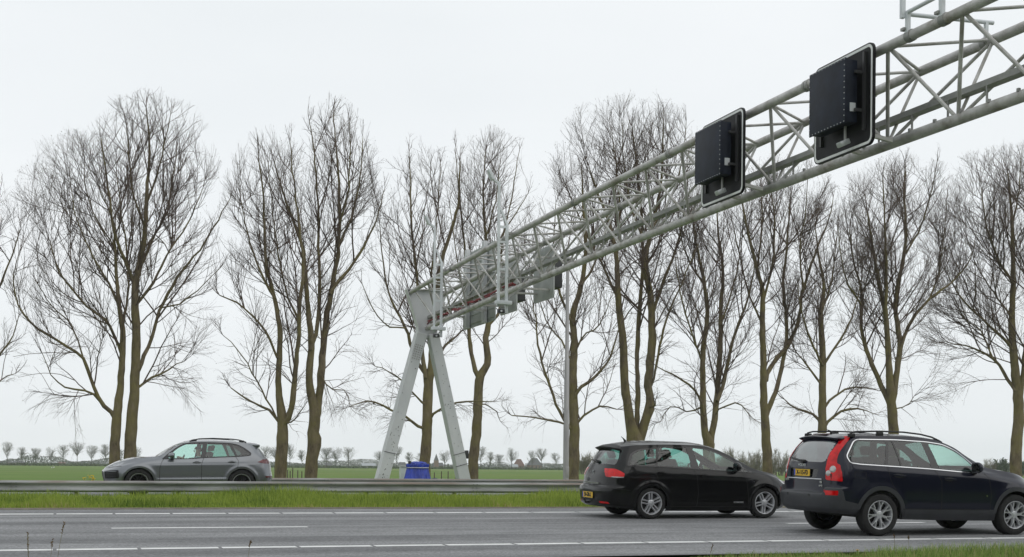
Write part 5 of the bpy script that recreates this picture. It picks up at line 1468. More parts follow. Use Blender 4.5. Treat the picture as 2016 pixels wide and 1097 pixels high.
def wheel_meshes(R, w, rim, style):
    "tyre and rim, axle along y, outer face at +y"
    ty_ = MB().lathe([(rim - .012, -w * .40), (rim + .012, -w * .48), (R - .045, -w * .50), (R - .012, -w * .44), (R, -w * .34), (R, w * .34), (R - .012, w * .44), (R - .045, w * .50), (rim + .03, w * .50), (rim + .008, w * .47), (rim - .006, w * .42)], 56)
    for g_ in (-.18, 0, .18): pass
    hub_y = w * .36
    rm = MB().lathe([(rim + .006, w * .455), (rim + .002, w * .475), (rim - .010, w * .465), (rim - .016, w * .40), (rim - .024, w * .30), (rim - .034, -w * .1), (rim - .04, -w * .42)], 56)
    br = MB().lathe([(rim - .012, -w * .10), (rim * .3, -w * .08), (0.001, -w * .08)], 40)
    br.lathe([(rim * .78, w * .02), (rim * .70, w * .06), (rim * .3, w * .06)], 40)
    sp = MB()
    def spoke(a, r0, r1, w0, w1, y0, y1, tl=0.0, off=0.0, th=.045):
        ca, sa = math.cos(a), math.sin(a)
        V = []
        for r_, ww, yy, o_ in ((r0, w0, y0, off), (r1, w1, y1, off + tl)):
            for sgn, dy in ((-1, -th), (1, -th), (.55, 0), (-.55, 0)):
                q = o_ + sgn * ww / 2; V.append((r_ * ca - q * sa, yy + dy, r_ * sa + q * ca))
        sp.add(V, [(0, 1, 2, 3)[::-1], (4, 5, 6, 7), (0, 1, 5, 4), (1, 2, 6, 5), (2, 3, 7, 6), (3, 0, 4, 7)])
    yo = w * .43; yi = w * .36
    if style == 'five_twin':
        for k in range(5):
            a = R_(90 + 72 * k)
            for s in (-1, 1): spoke(a, .050, rim - .014, .034, .042, yi, yo, s * .004, s * .027)
    elif style == 'seven_split':
        for k in range(7):
            a = R_(90 + 360 / 7 * k)
            spoke(a, .055, rim * .62, .062, .052, yi, yi + (yo - yi) * .6)
            for s in (-1, 1): spoke(a, rim * .58, rim - .012, .026, .034, yi + (yo - yi) * .55, yo, s * .030, s * .013)
    else:
        for k in range(5):
            a = R_(90 + 72 * k)
            for s in (-1, 1): spoke(a, .060, rim - .012, .030, .028, yi, yo, s * .030, s * .020)
    sp.lathe([(.068, yi - .03), (.064, yi + .002), (.050, yi + .008), (.032, yi + .006)], 30)
    cap = MB().lathe([(.033, yi + .004), (.031, yi + .012), (.02, yi + .015), (.001, yi + .015)], 24)
    for k in range(5):
        a = R_(54 + 72 * k); p = Vector((.05 * math.cos(a), yi + .004, .05 * math.sin(a))); cap.tube([p, p + Vector((0, .006, 0))], .008, 6)
    return ty_, rm, br, sp, cap
def build_wheels(car, D):
    R, w, rim = D['R'], D['tw'], D['rim']
    ms = wheel_meshes(R, w, rim, D['wheel'])
    dark = D.get('dark_rims')
    first = None
    for wx in (0, D['wb']):
        for s in (1, -1):
            if first is None:
                wh = empty('wheel', (0, 0, 0)); wh.parent = car
                ms[0].build('tyre', M_tyre, wh, True); ms[1].build('rim', M_alloy, wh, True); ms[2].build('brake_disc', M_brake, wh, True)
                ms[3].build('spokes', M_darkrim if dark else M_alloy, wh, True); ms[4].build('hub_cap', M_plast if dark else M_alloy, wh, True)
                first = wh; o = wh
            else:
                o = first.copy(); COL.objects.link(o); o.parent = car
                for ch in first.children:
                    c_ = ch.copy(); COL.objects.link(c_); c_.parent = o
            o.location = (wx, s * (D['track'] - w / 2), R)
            o.rotation_euler = (0, 0, 0) if s > 0 else (0, 0, math.pi)
            if s < 0: o.rotation_euler = (0, 0, math.pi)
            o.rotation_euler.rotate_axis('Y', D.get('spin', 0) + .4 * (wx > 0))

def cabin(car, D):
    "seats, dashboard, steering wheel, floor and bulkheads"
    zf, y0 = D['floor'], D['W'] - .16
    xa, xb = D['cab']
    fl = MB().box(((xa + xb) / 2, 0, zf), (xb - xa, 2 * y0, .05)); fl.build('floor', M_int, car)
    db = MB().box((D['dash'], 0, D['dashz'] - .16), (.46, 2 * y0 - .06, .34), None, .08); db.build('dashboard', M_int, car, True)
    def seat(x, y, z, wd, back=.62, hr=True, lean=18):
        e = empty('seat', (x, y, z)); e.parent = car
        MB().box((0, 0, .06), (.50, wd, .16), Matrix.Rotation(R_(-6), 4, 'Y'), .05).build('cushion', M_seat, e, True)
        Mx = Matrix.Rotation(R_(-lean), 4, 'Y')
        MB().box(Vector((-.24, 0, .10)) + Mx.to_3x3() @ Vector((0, 0, back / 2)), (.15, wd, back), Mx, .06).build('backrest', M_seat, e, True)
        if hr:
            for q in ((0,) if wd < .8 else (-wd * .3, wd * .3)):
                MB().box(Vector((-.24, q, .10)) + Mx.to_3x3() @ Vector((-.01, 0, back + .12)), (.10, .26, .17), Mx, .045).build('headrest', M_seat, e, True)
                MB().bar(Vector((-.24, q - .06, .1)) + Mx.to_3x3() @ Vector((0, 0, back - .02)), Vector((-.24, q - .06, .1)) + Mx.to_3x3() @ Vector((0, 0, back + .06)), .015, .015).build('headrest_post', M_chrome, e)
    sx, sz = D['seat']
    for s in (1, -1): seat(sx, s * .37, sz, .50)
    seat(D['bench'][0], 0, D['bench'][1], 1.28, .60, True, 22)
    e = empty('steering_wheel', (D['dash'] - .42, .37, D['dashz'] - .04)); e.parent = car
    sw = MB(); rr_ = []
    Mt = Matrix.Rotation(R_(-24), 4, 'Y')
    ring = [Mt.to_3x3() @ Vector((0, .185 * math.cos(a), .185 * math.sin(a))) for a in np.linspace(0, 2 * math.pi, 25)]
    sw.tube(ring, .016, 8, False); sw.build('ring', M_plast, e, True)
    sp = MB()
    for a in (0, math.pi, -math.pi / 2): sp.bar(Mt.to_3x3() @ Vector((0, 0, 0)), Mt.to_3x3() @ Vector((0, .18 * math.cos(a), .18 * math.sin(a))), .04, .02)
    sp.box((0.01, 0, 0), (.05, .14, .12), Mt, .02); sp.build('hub', M_plast, e, True)
    MB().box((xa + .02, 0, (zf + D['tailbelt']) / 2), (.04, 2 * y0 - .1, D['tailbelt'] - zf - .05)).build('boot_panel', M_int, car)
    for s in (1, -1):
        MB().box(((xa + xb) / 2 + .1, s * (D['W'] - .11), (zf + D['beltz'] - .10) / 2), (xb - xa - .5, .03, D['beltz'] - .12 - zf)).build('door_card', M_int, car)
    MB().box((D['wb'] / 2, 0, D.get('under', .24)), (D['L'] - 1.25, 1.36, .10), None, .03).build('underbody', M_brake, car)
    ax = MB().tube([(0, -D['track'] + .1, D['R']), (0, D['track'] - .1, D['R'])], .05, 8); ax.build('axle', M_brake, car, True)
    ax = MB().tube([(D['wb'], -D['track'] + .1, D['R']), (D['wb'], D['track'] - .1, D['R'])], .05, 8); ax.build('axle', M_brake, car, True)

def arch_liner(car, D):
    for wx in (0, D['wb']):
        Ra = D['arch']
        V = []; F = []; n = 26
        for k in range(n + 1):
            a = R_(-10 + 190 * k / n)
            for yy in (D['W'] - .015, D['W'] - .36): V.append((wx + (Ra + .008) * math.cos(a), yy, D['R'] + (Ra + .008) * math.sin(a)))
        for k in range(n): F.append((2 * k, 2 * k + 1, 2 * k + 3, 2 * k + 2))
        base = len(V); 
        for k in range(n + 1): V.append(V[2 * k + 1])
        V.append((wx, D['W'] - .36, D['R'] - .1))
        for k in range(n): F.append((base + k, base + k + 1, base + n + 1))
        both(MB().add(V, F), 'wheel_arch', M_brake, car, False)

def wing_mirror(car, x, y, z, paint, size=(.10, .20, .17), sweep=.05):
    for s in (1, -1):
        e = empty('mirror', (x, s * y, z)); e.parent = car
        bm = bmesh.new(); bmesh.ops.create_uvsphere(bm, u_segments=20, v_segments=12, radius=1)
        for v in bm.verts:
            c = v.co; c.x *= size[0]; c.y *= size[1] / 2; c.z *= size[2] / 2
            if c.x < 0: c.x *= .25
            c.x -= .03 * abs(c.y) / size[1]
            if c.z < 0: c.z *= .95
        bm.verts.index_update(); V = [v.co + Vector((0, s * size[1] / 2, size[2] / 2)) for v in bm.verts]; F = [tuple(q.index for q in f.verts) for f in bm.faces]; bm.free()
        MB().add(V, F).build('shell', paint, e, True)
        MB().tube([(.02, -s * .05, -.03), (.02, s * .03, .0), (.015, s * size[1] * .45, .04)], [.035, .03, .028], 10).build('arm', M_plast, e, True)
        g_ = rrect(size[1] * .80, size[2] * .78, .03, 4, (s * size[1] / 2, size[2] / 2))
        MB().prism(g_, -size[0] * .25 - .004, -size[0] * .25 - .012, lambda a, b, h: (h, a, b)).build('mirror_glass', M_mirr, e)

def door_handle(s, door_pair, xz0, xz1, paint):
    a = Vector(xz0); b = Vector(xz1); m_ = (a + b) / 2
    h, n = s.hit('xz', m_.x, m_.y)
    if n.y < 0: n = -n
    L_ = (b - a).length; ang = math.atan2((b - a).y, (b - a).x)
    Mx = Matrix.Rotation(-ang, 4, 'Y')
    g_ = MB().box(h + n * .028, (L_, .022, .030), Mx, .010)
    cup = MB(); c_ = [(h + Vector((L_ * .42 * math.cos(t), 0, .035 * math.sin(t)))) + n * .0035 for t in np.linspace(0, 2 * math.pi, 17)[:-1]]
    cup.add([h + n * .0035] + c_, [(0, k + 1, (k + 1) % 16 + 1) for k in range(16)])
    for sgn, dr in ((1, door_pair[0]), (-1, door_pair[1])):
        (g_ if sgn > 0 else mirror_mb(g_)).build('handle', paint, dr, True)
        (cup if sgn > 0 else mirror_mb(cup)).build('handle_recess', M_plast, dr)

def skin_figure(name, pts, edges, rad, m, parent, root=0, sub=2):
    me = bpy.data.meshes.new(name); me.from_pydata([tuple(p) for p in pts], edges, []); o = bpy.data.objects.new(name, me); COL.objects.link(o)
    sk = o.modifiers.new('skin', 'SKIN'); sk.use_smooth_shade = True
    ss = o.modifiers.new('sub', 'SUBSURF'); ss.levels = sub; ss.render_levels = sub
    if not me.skin_vertices: me.skin_vertices.new()
    for k, r in enumerate(rad):
        d = me.skin_vertices[0].data[k]; d.radius = r if isinstance(r, tuple) else (r, r); d.use_root = (k == root)
    dg = bpy.context.evaluated_depsgraph_get(); me2 = bpy.data.meshes.new_from_object(o.evaluated_get(dg)); bpy.data.objects.remove(o)
    me2.materials.clear(); me2.materials.append(m)
    o2 = bpy.data.objects.new(name, me2); COL.objects.link(o2)
    if parent: o2.parent = parent
    me2.polygons.foreach_set('use_smooth', [True] * len(me2.polygons))
    return o2
def person(loc, rz, label, shirt, hairc, reach=(.50, .16), height=.60):
    "seated driver; origin at the hip on the seat, facing +x"
    e = empty('person', loc, rz); tag(e, label, 'person')
    skin_m = mat('skin', (.42, .24, .17), .55, var=.08); sh = 1.0
    hp = Vector((0, 0, .10)); ch = Vector((-.10, 0, .40)); nk = Vector((-.10, 0, .56)); hd = Vector((-.05, 0, .70))
    pts = [hp, Vector((-.05, 0, .24)), ch, Vector((-.105, 0, .50)), nk, Vector((-.075, 0, .64)), Vector((-.055, 0, .70)), Vector((-.06, 0, .80))]
    rad = [(.16, .17), (.145, .165), (.135, .18), (.10, .14), (.058, .058), (.085, .07), (.10, .078), (.07, .06)]
    edges = [(0, 1), (1, 2), (2, 3), (3, 4), (4, 5), (5, 6), (6, 7)]
    def limb(base, chain):
        b = base
        for p, r in chain: pts.append(Vector(p)); rad.append(r); edges.append((b, len(pts) - 1)); b = len(pts) - 1
        return b
    for s in (1, -1):
        w_ = limb(3, [((-.10, s * .17, .49), (.075, .07)), ((.06, s * .24, .28), (.052, .05)), ((reach[0] - .10, s * .17, .27 + reach[1]), (.036, .034)), ((reach[0] - .02, s * .165, .30 + reach[1]), (.034, .042))])
        for k, dz in enumerate((.030, .012, -.006, -.022)):
            limb(w_, [((reach[0] + .05 - .004 * k, s * .175, .315 + reach[1] + dz), .011), ((reach[0] + .07 - .006 * k, s * .15, .305 + reach[1] + dz), .010), ((reach[0] + .045 - .006 * k, s * .135, .295 + reach[1] + dz), .009)])
        limb(w_, [((reach[0] + .0, s * .14, .335 + reach[1]), .012), ((reach[0] + .04, s * .13, .345 + reach[1]), .010)])
        limb(0, [((.10, s * .11, .08), (.10, .10)), ((.42, s * .15, .16), (.075, .075)), ((.62, s * .15, -.20), (.055, .055)), ((.74, s * .15, -.24), (.045, .05))])
    body = skin_figure('body', pts, edges, rad, skin_m, e, 0, 2)
    # face
    f = MB(); f.box((.045, 0, .705), (.035, .028, .045), Matrix.Rotation(R_(20), 4, 'Y'), .01); f.build('nose', skin_m, body, True)
    for s in (1, -1): MB().box((.03, s * .032, .738), (.012, .024, .012), None, .004).build('eye', M_ink, body, True)
    for s in (1, -1): MB().box((-.06, s * .082, .71), (.04, .02, .06), None, .009).build('ear', skin_m, body, True)
    MB().box((.032, 0, .66), (.012, .05, .012), None, .004).build('mouth', mat('lips', (.30, .10, .09), .6), body, True)
    bm = bmesh.new(); bmesh.ops.create_uvsphere(bm, u_segments=20, v_segments=12, radius=1)
    bmesh.ops.delete(bm, geom=[v for v in bm.verts if v.co.z < -.15 and v.co.x > -.35 or v.co.z < -.75], context='VERTS')
    for v in bm.verts: v.co = Vector((-.068 + v.co.x * .112, v.co.y * .092, .755 + v.co.z * .10))
    bm.verts.index_update(); V = [v.co.copy() for v in bm.verts]; F = [tuple(q.index for q in fa.verts) for fa in bm.faces]; bm.free()
    MB().add(V, F).build('hair', hairc, e, True)
    # shirt: the same frame a little thicker, ends at neck and upper arms
    P2 = pts[:4] + [nk - Vector((0, 0, .015))]; R2 = [(.172, .182), (.158, .178), (.148, .192), (.115, .155), (.07, .07)]; E2 = [(0, 1), (1, 2), (2, 3), (3, 4)]
    for s in (1, -1):
        P2 += [Vector((-.10, s * .175, .49)), Vector((.0, s * .218, .36)), Vector((.055, s * .238, .285))]; R2 += [(.085, .08), (.068, .066), (.062, .060)]; k = len(P2) - 3; E2 += [(3, k), (k, k + 1), (k + 1, k + 2)]
    skin_figure('shirt', P2, E2, R2, shirt, e, 0, 2)
    return e
TAILROT = Matrix(((0, 0, -1), (-1, 0, 0), (0, 1, 0))).to_4x4()
SIDEROT = Matrix(((1, 0, 0), (0, 0, -1), (0, 1, 0))).to_4x4()
def row(v, z, y, xt, xn, n=10, **k):
    z = [(-2, z), (5, z)] if isinstance(z, (int, float)) else z
    y = [(-2, y), (5, y)] if isinstance(y, (int, float)) else y
    return dict(v=v, z=z, y=y, xt=xt, xn=xn, n=n, **k)
CARS = []
def make_car(D):
    car = empty(D['name'], D['loc']); car.rotation_euler = D['rot']; car.scale = (D.get('scale', 1),) * 3; tag(car, D['label'], D['cat'])
    S = Car(D); paint = D['paint']; free = None
    taken = np.zeros(len(S.F), bool); got = []
    for (key, specs) in D['regions']:
        m = np.zeros(len(S.F), bool)
        for plane, poly, cond in specs: m |= S.region(key, plane, poly, cond)
        got.append((key, specs))
    S.normals(); S.tree = S.bvh()
    masks = {}
    # second pass with the snapped mesh; earlier entries win
    wheel = np.zeros(len(S.F), bool)
    for wx in (0, D['wb']):
        wheel |= inpoly(S.fc[:, 0], S.fc[:, 2], circ(wx, D['R'], D['arch'])) & S.COND['low'](S.fn0, S.fc, S.isTop) & (S.fc[:, 1] > .45)
    taken |= wheel
    for key, specs in got:
        if key == 'arch_cut': continue
        m = np.zeros(len(S.F), bool)
        for plane, poly, cond in specs: m |= S.region(key, plane, poly, cond, snap=False)
        m &= ~taken; taken |= m; masks[key] = m
    deg = S.area < 1e-9
    out = {}
    for key, m in masks.items():
        m = m & ~deg
        if not m.any(): continue
        spec = D['parts'][key]
        out[key] = S.part(m, spec['name'], spec['mat'], car, spec.get('off', 0), sides=spec.get('sides', False), inner=spec.get('inner', 0))
        if spec.get('label'):
            for o in (out[key] if isinstance(out[key], list) else [out[key]]): o['label'] = spec['label']
    S.part(~taken & ~deg, 'body', paint, car)
    arch_liner(car, D)
    build_wheels(car, D); cabin(car, D)
    for wx in (0, D['wb']):
        pts = circ(wx, D['R'], D['arch'] + D['lipw'] / 2 - .006, -14, 194, 46)
        both(S.ribbon('xz', pts, D['lipw'], .007 if D['lip'] is not paint else .004, thick=.03), 'arch_lip', D['lip'], car)
    for pts, wd, m, off in D['seams']:
        both(S.ribbon('xz', pts, wd, off, thick=.004), 'panel_gap' if m is M_brake else 'trim_strip', m, car)
    CARS.append((car, S))
    return car, S, out

def plate(car, S, z, y0, w, h, txt, back=.012):
    hpt, n = S.hit('yz', y0, z); x = hpt.x - back
    e = empty('number_plate', (x, y0, z)); e.parent = car
    MB().prism(rrect(w, h, .012), 0, .010, lambda a, b, hh: (hh, a, b)).build('plate', M_plate, e)
    MB().prism(rrect(w + .03, h + .03, .014), .006, .014, lambda a, b, hh: (hh, a, b)).build('surround', M_plast, e)
    MB().prism([(w / 2 - .004, -h / 2 + .004), (w / 2 - .004, h / 2 - .004), (w / 2 - .045, h / 2 - .004), (w / 2 - .045, -h / 2 + .004)], -.002, .004, lambda a, b, hh: (hh, a, b)).build('country_band', M_plblue, e)
    text_mesh(txt, h * .98, M_ink, e, Vector((-.003, -.018, 0)), TAILROT, depth=.003, sx=.80, bold=.004)
    return e
def badge(car, S, txt, plane, a, b, size, m=None, name='badge', sx=1.0):
    h, n = S.hit(plane, abs(a) if plane == 'yz' else a, b)
    if plane == 'xz':
        if n.y < 0: n = -n
        p = Vector((h.x, -h.y - .003, h.z)); return text_mesh(txt, size, m or M_chrome, car, p, SIDEROT, name, .006, sx, .001)
    return text_mesh(txt, size, m or M_chrome, car, Vector((h.x - .009, a, b)), TAILROT, name, .006, sx, .001)
def disc_on(car, S, plane, a, b, r, m, name, parent=None, d=.012):
    h, n = S.hit(plane, a, b)
    if n.x > 0: n = -n
    q = n.to_track_quat('Z', 'Y').to_matrix()
    mb = MB().lathe([(r, -.01), (r, d * .5), (r * .8, d), (.001, d * 1.25)], 28, 'z')
    mb.V = [h + q @ Vector(v) for v in mb.V]
    return both(mb, name, m, car)
def wiper(car, S, ya, za, yb_, zb_):
    (h0, n0), (h1, n1) = S.hit('yz', abs(ya), za), S.hit('yz', abs(yb_), zb_)
    p0 = Vector((h0.x - .03, ya, za)); p1 = Vector((h1.x - .02, yb_, zb_))
    e = empty('wiper', p0); e.parent = car
    MB().tube([Vector(), (p1 - p0) * .5 + Vector((-.012, 0, .0)), p1 - p0], [.022, .014, .008], 8).build('arm', M_plast, e, True)
    MB().tube([(.035, 0, 0), (-.02, 0, 0)], .035, 14).build('pivot', M_plast, e, True)
    MB().bar((p1 - p0) * .25 + Vector((.006, 0, .012)), (p1 - p0) * 1.15 + Vector((.006, 0, .0)), .012, .02).build('blade', M_plast, e)
def spoiler(car, S, xf, xl, zl, hw, paint, bow=.06, th=.045):
    n = 25; V = []; F = []
    for k in range(n):
        y = -hw + 2 * hw * k / (n - 1); q = abs(y) / hw
        h, _ = S.hit('xy', xf - .03 * q * q, abs(y))
        zf = h.z if h is not None else zl + .02
        xb = xl + bow * q ** 2.2; zb = zl - .035 * q ** 2
        ed = 1 - max(0, (q - .9) / .1) ** 2
        V += [(xf - .03 * q * q, y, zf + .003), ((xf + xb) / 2, y, (zf + zb) / 2 + .016 * ed), (xb, y, zb), (xb + .012, y, zb - th * .45 * ed), (xf - .06, y, zb - th * (1.2 * ed + .2)), (xf, y, zf - .05)]
    m_ = 6
    for k in range(n - 1):
        for j in range(m_ - 1): F.append((k * m_ + j, (k + 1) * m_ + j, (k + 1) * m_ + j + 1, k * m_ + j + 1))
    F.append(tuple(range(m_))); F.append(tuple((n - 1) * m_ + j for j in range(m_))[::-1])
    return MB().add(V, F).build('spoiler', paint, car, True)
def roof_rails(car, pts, y, feet, r, m):
    for s in (1, -1):
        MB().tube([(x, s * (y + dy), z) for x, dy, z in pts], r, 10).build('roof_rail', m, car, True)
        for x, z0, z1 in feet: MB().box((x, s * y, (z0 + z1) / 2), (.14, .035, z1 - z0), None, .012).build('rail_foot', m, car, True)

def paint_mat(name, col, metal, rough, spec=.5):
    return mat(name, col, rough, metal, coat=(.6 if metal < .3 else 1.0), spec=spec, coat_rough=.02)
P_black = paint_mat('black car paint', (.004, .004, .0045), 0.0, .3, .1); P_navy = paint_mat('midnight blue car paint', (.006, .007, .018), .1, .3, .15); P_grey = paint_mat('grey metallic car paint', (.175, .186, .202), .6, .30)
M_dgrey = mat('dark grey bumper plastic', (.035, .037, .042), .5, var=.12, vscale=3)

# ---------------------------------------------------------------- black estate
PB = [(-2, .80), (5, .80)]
seat_rows = [
    row(0, [(-1, .24), (-.6, .21), (-.33, .17), (2.1, .155), (2.9, .18), (3.4, .22)], [(-1, .79), (2.6, .80), (3.4, .72)], -.90, 3.36, 6),
    row(1, [(-1, .31), (-.4, .28), (2.2, .25), (3.4, .30)], [(-1, .855), (0, .866), (2.6, .866), (3.4, .80)], -.985, 3.44, 12),
    row(2, .53, [(-1, .872), (0, .884), (2.6, .884), (3.4, .82)], -1.01, 3.467, 5),
    row(3, [(-1, .615), (5, .60)], [(-1, .872), (0, .884), (2.6, .884), (3.4, .82)], -1.00, 3.46, 4),
    row(3.4, [(-1, .655), (5, .64)], [(-1, .872), (0, .884), (2.6, .884), (3.4, .82)], -.932, 3.45, 10),
    row(4, [(-1, .86), (2, .83), (3, .72), (3.4, .66)], [(-1, .86), (0, .876), (2.4, .872), (3, .83), (3.4, .74)], -.905, 3.43, 12),
    row(5, [(-.8, 1.075), (-.4, 1.055), (.2, 1.035), (.96, 1.005), (2.07, .945), (2.3, .93), (2.7, .87), (3.0, .80), (3.3, .69), (3.45, .62)], [(-.8, .80), (-.3, .838), (.5, .842), (2, .838), (2.5, .81), (3, .76), (3.4, .62)], -.81, 3.41, 12),
    row(6, [(-.7, 1.26), (-.4, 1.26), (.2, 1.26), (.96, 1.25), (1.5, 1.19), (2.0, 1.07), (2.3, .985), (2.7, .905), (3.0, .83), (3.4, .67)], [(-.7, .70), (0, .75), (1, .765), (2.0, .775), (2.5, .77), (3, .71), (3.4, .58)], -.725, 3.38, 12),
    row(7, [(-.6, 1.42), (-.35, 1.455), (0, 1.48), (.5, 1.49), (1.0, 1.485), (1.3, 1.455), (1.58, 1.385), (1.81, 1.29), (2.05, 1.17), (2.28, 1.058), (2.47, .985), (2.69, .94), (2.88, .90), (3.07, .83), (3.25, .755), (3.42, .66)], [(-.6, .60), (0, .64), (.8, .655), (1.5, .655), (2.0, .68), (2.47, .735), (2.9, .70), (3.4, .54)], -.615, 3.35, 10)]
q_ = smooth_poly([(-.465, 1.082, .02), (-.355, 1.290, .06), (-.19, 1.362, .06), (.160, 1.392, .02), (.085, 1.073, .02)])
r_w = smooth_poly([(.130, 1.066, .02), (.235, 1.420, .02), (.825, 1.430, .03), (.890, 1.035, .02)])
f_w = smooth_poly([(1.055, 1.015, .02), (.970, 1.425, .04), (1.26, 1.392, .05), (1.43, 1.355, .1), (1.70, 1.238, .1), (1.88, 1.145, .05), (1.925, 1.115, .02), (1.905, .968, .02)])
t_w = smooth_poly([(2.0, 1.06, .02), (2.04, .958, .02), (2.23, .950, .02)])
dlo = smooth_poly([(-.53, 1.058, .05), (-.405, 1.31, .08), (-.21, 1.388, .06), (.2, 1.432, .05), (.85, 1.45, .05), (1.28, 1.413, .1), (1.43, 1.382, .1), (1.71, 1.262, .1), (1.93, 1.145, .1), (2.1, 1.05, .05), (2.32, .935, .02), (2.0, .946, .02), (1.0, 1.0, .05), (.12, 1.045, .05)], .05)
rdoor = [(.09, 1.05), (.09, .93), (.15, .76), (.27, .60), (.35, .44), (.36, .25), (1.0, .245), (1.03, .5), (1.0, .86), (.92, 1.005)]
fdoor = [(.92, 1.005), (1.0, .86), (1.03, .5), (1.0, .245), (2.17, .235), (2.17, .5), (2.13, .8), (2.05, .945)]
D = dict(name='estate_car', scale=.943, label='black estate car with silver five-spoke wheels on the far lane, seen from its right rear', cat='car', rows=seat_rows, R=.316, tw=.215, rim=.226, wb=2.578, L=4.467, W=.884, track=.868, arch=.352, lip=P_black, lipw=.045,
    flares=[(0, .40, .016), (2.578, .40, .016)], creases=[([(.1, .35), (2.3, .32)], .008, .06), ([(-.5, .82), (2.4, .76)], .004, .06)],
    crown=[(-.6, .05), (0, .075), (1.0, .07), (1.6, .075), (2.1, .06), (2.5, .05), (3.4, .03)], paint=P_black,
    loc=(10.577, 21.9 + .845, rz(21.9) + .002 + RS * .868), rot=(math.atan(RS), -.002, 0), wheel='five_twin', spin=.1, floor=.36, cab=(-.75, 2.2), dash=1.98, dashz=.96, seat=(1.02, .50), bench=(.18, .50), tailbelt=.98, beltz=1.03,
    regions=[('window', [('xz', q_, 'side')]), ('window_r', [('xz', r_w, 'side')]), ('window_f', [('xz', f_w, 'side')]), ('window_t', [('xz', t_w, 'side')]), ('frame', [('xz', dlo, 'side')]),
        ('rear_window', [('yz', smooth_poly([(-.3, 1.085, .01), (.66, 1.075, .06), (.62, 1.22, .1), (.50, 1.385, .06), (-.3, 1.40, .01)]), 'tail')]),
        ('windscreen', [('xy', smooth_poly([(1.46, -.1, .01), (1.50, .585, .05), (2.38, .665, .05), (2.47, .3, .1), (2.49, -.1, .01)]), 'top')]),
        ('lamp_low', [('az', [('t', .62, .822, .01), ('t', .62, .840, .01), ('s', -.70, .838, .01), ('s', -.60, .842, .01), ('s', -.605, .816), ('s', -.72, .816, .01)], '')]),
        ('lamp', [('az', [('t', .403, .996), ('t', .68, .994, .03), ('s', -.694, .963, .05), ('s', -.59, .904, .02), ('s', -.613, .818, .02), ('s', -.732, .822, .05), ('t', .678, .826, .05), ('t', .55, .833, .03), ('t', .472, .92, .03)], '')]),
        ('reflector', [('yz', smooth_poly([(.46, .345, .01), (.70, .335, .01), (.73, .30, .01), (.48, .305, .01)]), 'tail')]),
        ('tailgate', [('yz', [(-.3, .668), (.60, .668), (.66, .83), (.70, .95), (.70, 1.06), (.56, 1.41), (-.3, 1.425)], 'tail')]),
        ('diffuser', [('yz', smooth_poly([(-.3, .36, .01), (.40, .36, .02), (.30, .49, .02), (-.3, .50, .01)]), 'tail')]),
        ('bumper', [('xz', [(-1.3, .655), (-.75, .60), (-.47, .575), (-.40, .1), (-1.3, .1)], 'rear')]),
        ('grille', [('yz', smooth_poly([(-.3, .28, .01), (.52, .28, .03), (.55, .5, .05), (-.3, .56, .01)]), 'nose')]),
        ('headlamp', [('xz', smooth_poly([(2.95, .80, .02), (3.5, .70, .02), (3.5, .60, .02), (3.1, .69, .03)]), 'low')]),
        ('bonnet', [('xy', [(2.50, -.1), (2.49, .9), (3.6, .9), (3.6, -.1)], 'top')]),
        ('rdoor', [('xz', rdoor, 'side')]), ('fdoor', [('xz', fdoor, 'side')]), ('arch_cut', [('xz', circ(0, .316, .352), 'low'), ('xz', circ(2.578, .316, .352), 'low')])],
    parts=dict(window=dict(name='window', mat=G_teal, off=-.004, sides=True), window_r=dict(name='window', mat=G_teal, off=-.004, sides=True), window_f=dict(name='window', mat=G_light, off=-.004, sides=True), window_t=dict(name='window', mat=G_light, off=-.004, sides=True),
        frame=dict(name='window_frame', mat=M_gloss, sides=True), rear_window=dict(name='rear_window', mat=G_back, off=-.003), windscreen=dict(name='windscreen', mat=G_light, off=-.003), lamp=dict(name='tail_lamp', mat=M_red, off=.006, sides=True, inner=.02), lamp_low=dict(name='reversing_lamp', mat=M_clear, off=.006, sides=True, inner=.02),
        reflector=dict(name='reflector', mat=M_red, off=.004, sides=True, inner=.01), tailgate=dict(name='tailgate', mat=P_black, off=.002), diffuser=dict(name='plate_recess', mat=M_plast), bumper=dict(name='bumper', mat=P_black, off=.002), grille=dict(name='grille', mat=M_plast, off=-.01), headlamp=dict(name='headlamp', mat=M_lens, off=.003, sides=True), bonnet=dict(name='bonnet', mat=P_black, off=.001),
        rdoor=dict(name='door', mat=P_black, sides=True), fdoor=dict(name='door', mat=P_black, sides=True)),
    seams=[([(.915, 1.005), (1.0, .86), (1.03, .5), (1.0, .25)], .010, M_brake, .0018), ([(.10, 1.04), (.09, .93), (.13, .76), (.27, .60), (.345, .46)], .010, M_brake, .0018), ([(2.05, .945), (2.13, .8), (2.17, .5), (2.17, .25)], .010, M_brake, .0018), ([(.36, .25), (2.17, .235)], .010, M_brake, .0018), ([(-.47, .57), (-.80, .605)], .008, M_brake, .003),
        ([(-.53, 1.05), (.12, 1.038), (1.0, .994), (2.0, .940), (2.34, .930)], .012, M_plast, .004)])
car, S, out = make_car(D)
door_handle(S, out['rdoor'], (.12, .925), (.30, .915), P_black); door_handle(S, out['fdoor'], (1.07, .875), (1.26, .865), P_black)
wing_mirror(car, 1.86, .84, .955, P_black, (.11, .21, .19))
spoiler(car, S, -.50, -.70, 1.435, .56, M_plast)
wiper(car, S, -.02, 1.12, .34, 1.15)
plate(car, S, .455, 0, .52, .115, '58-GBR-2', .02)
hb_, _n = S.hit('yz', 0, .90)
emb = MB(); emb.prism([(-.045, .05), (.045, .05), (.045, .03), (-.02, .03), (.045, -.01), (.045, -.05), (-.045, -.05), (-.045, -.03), (.02, -.03), (-.045, .012)], 0, .008, lambda a, b, h: (hb_.x - .004 - h, -a, b + .90)); emb.build('emblem', M_chrome, car)
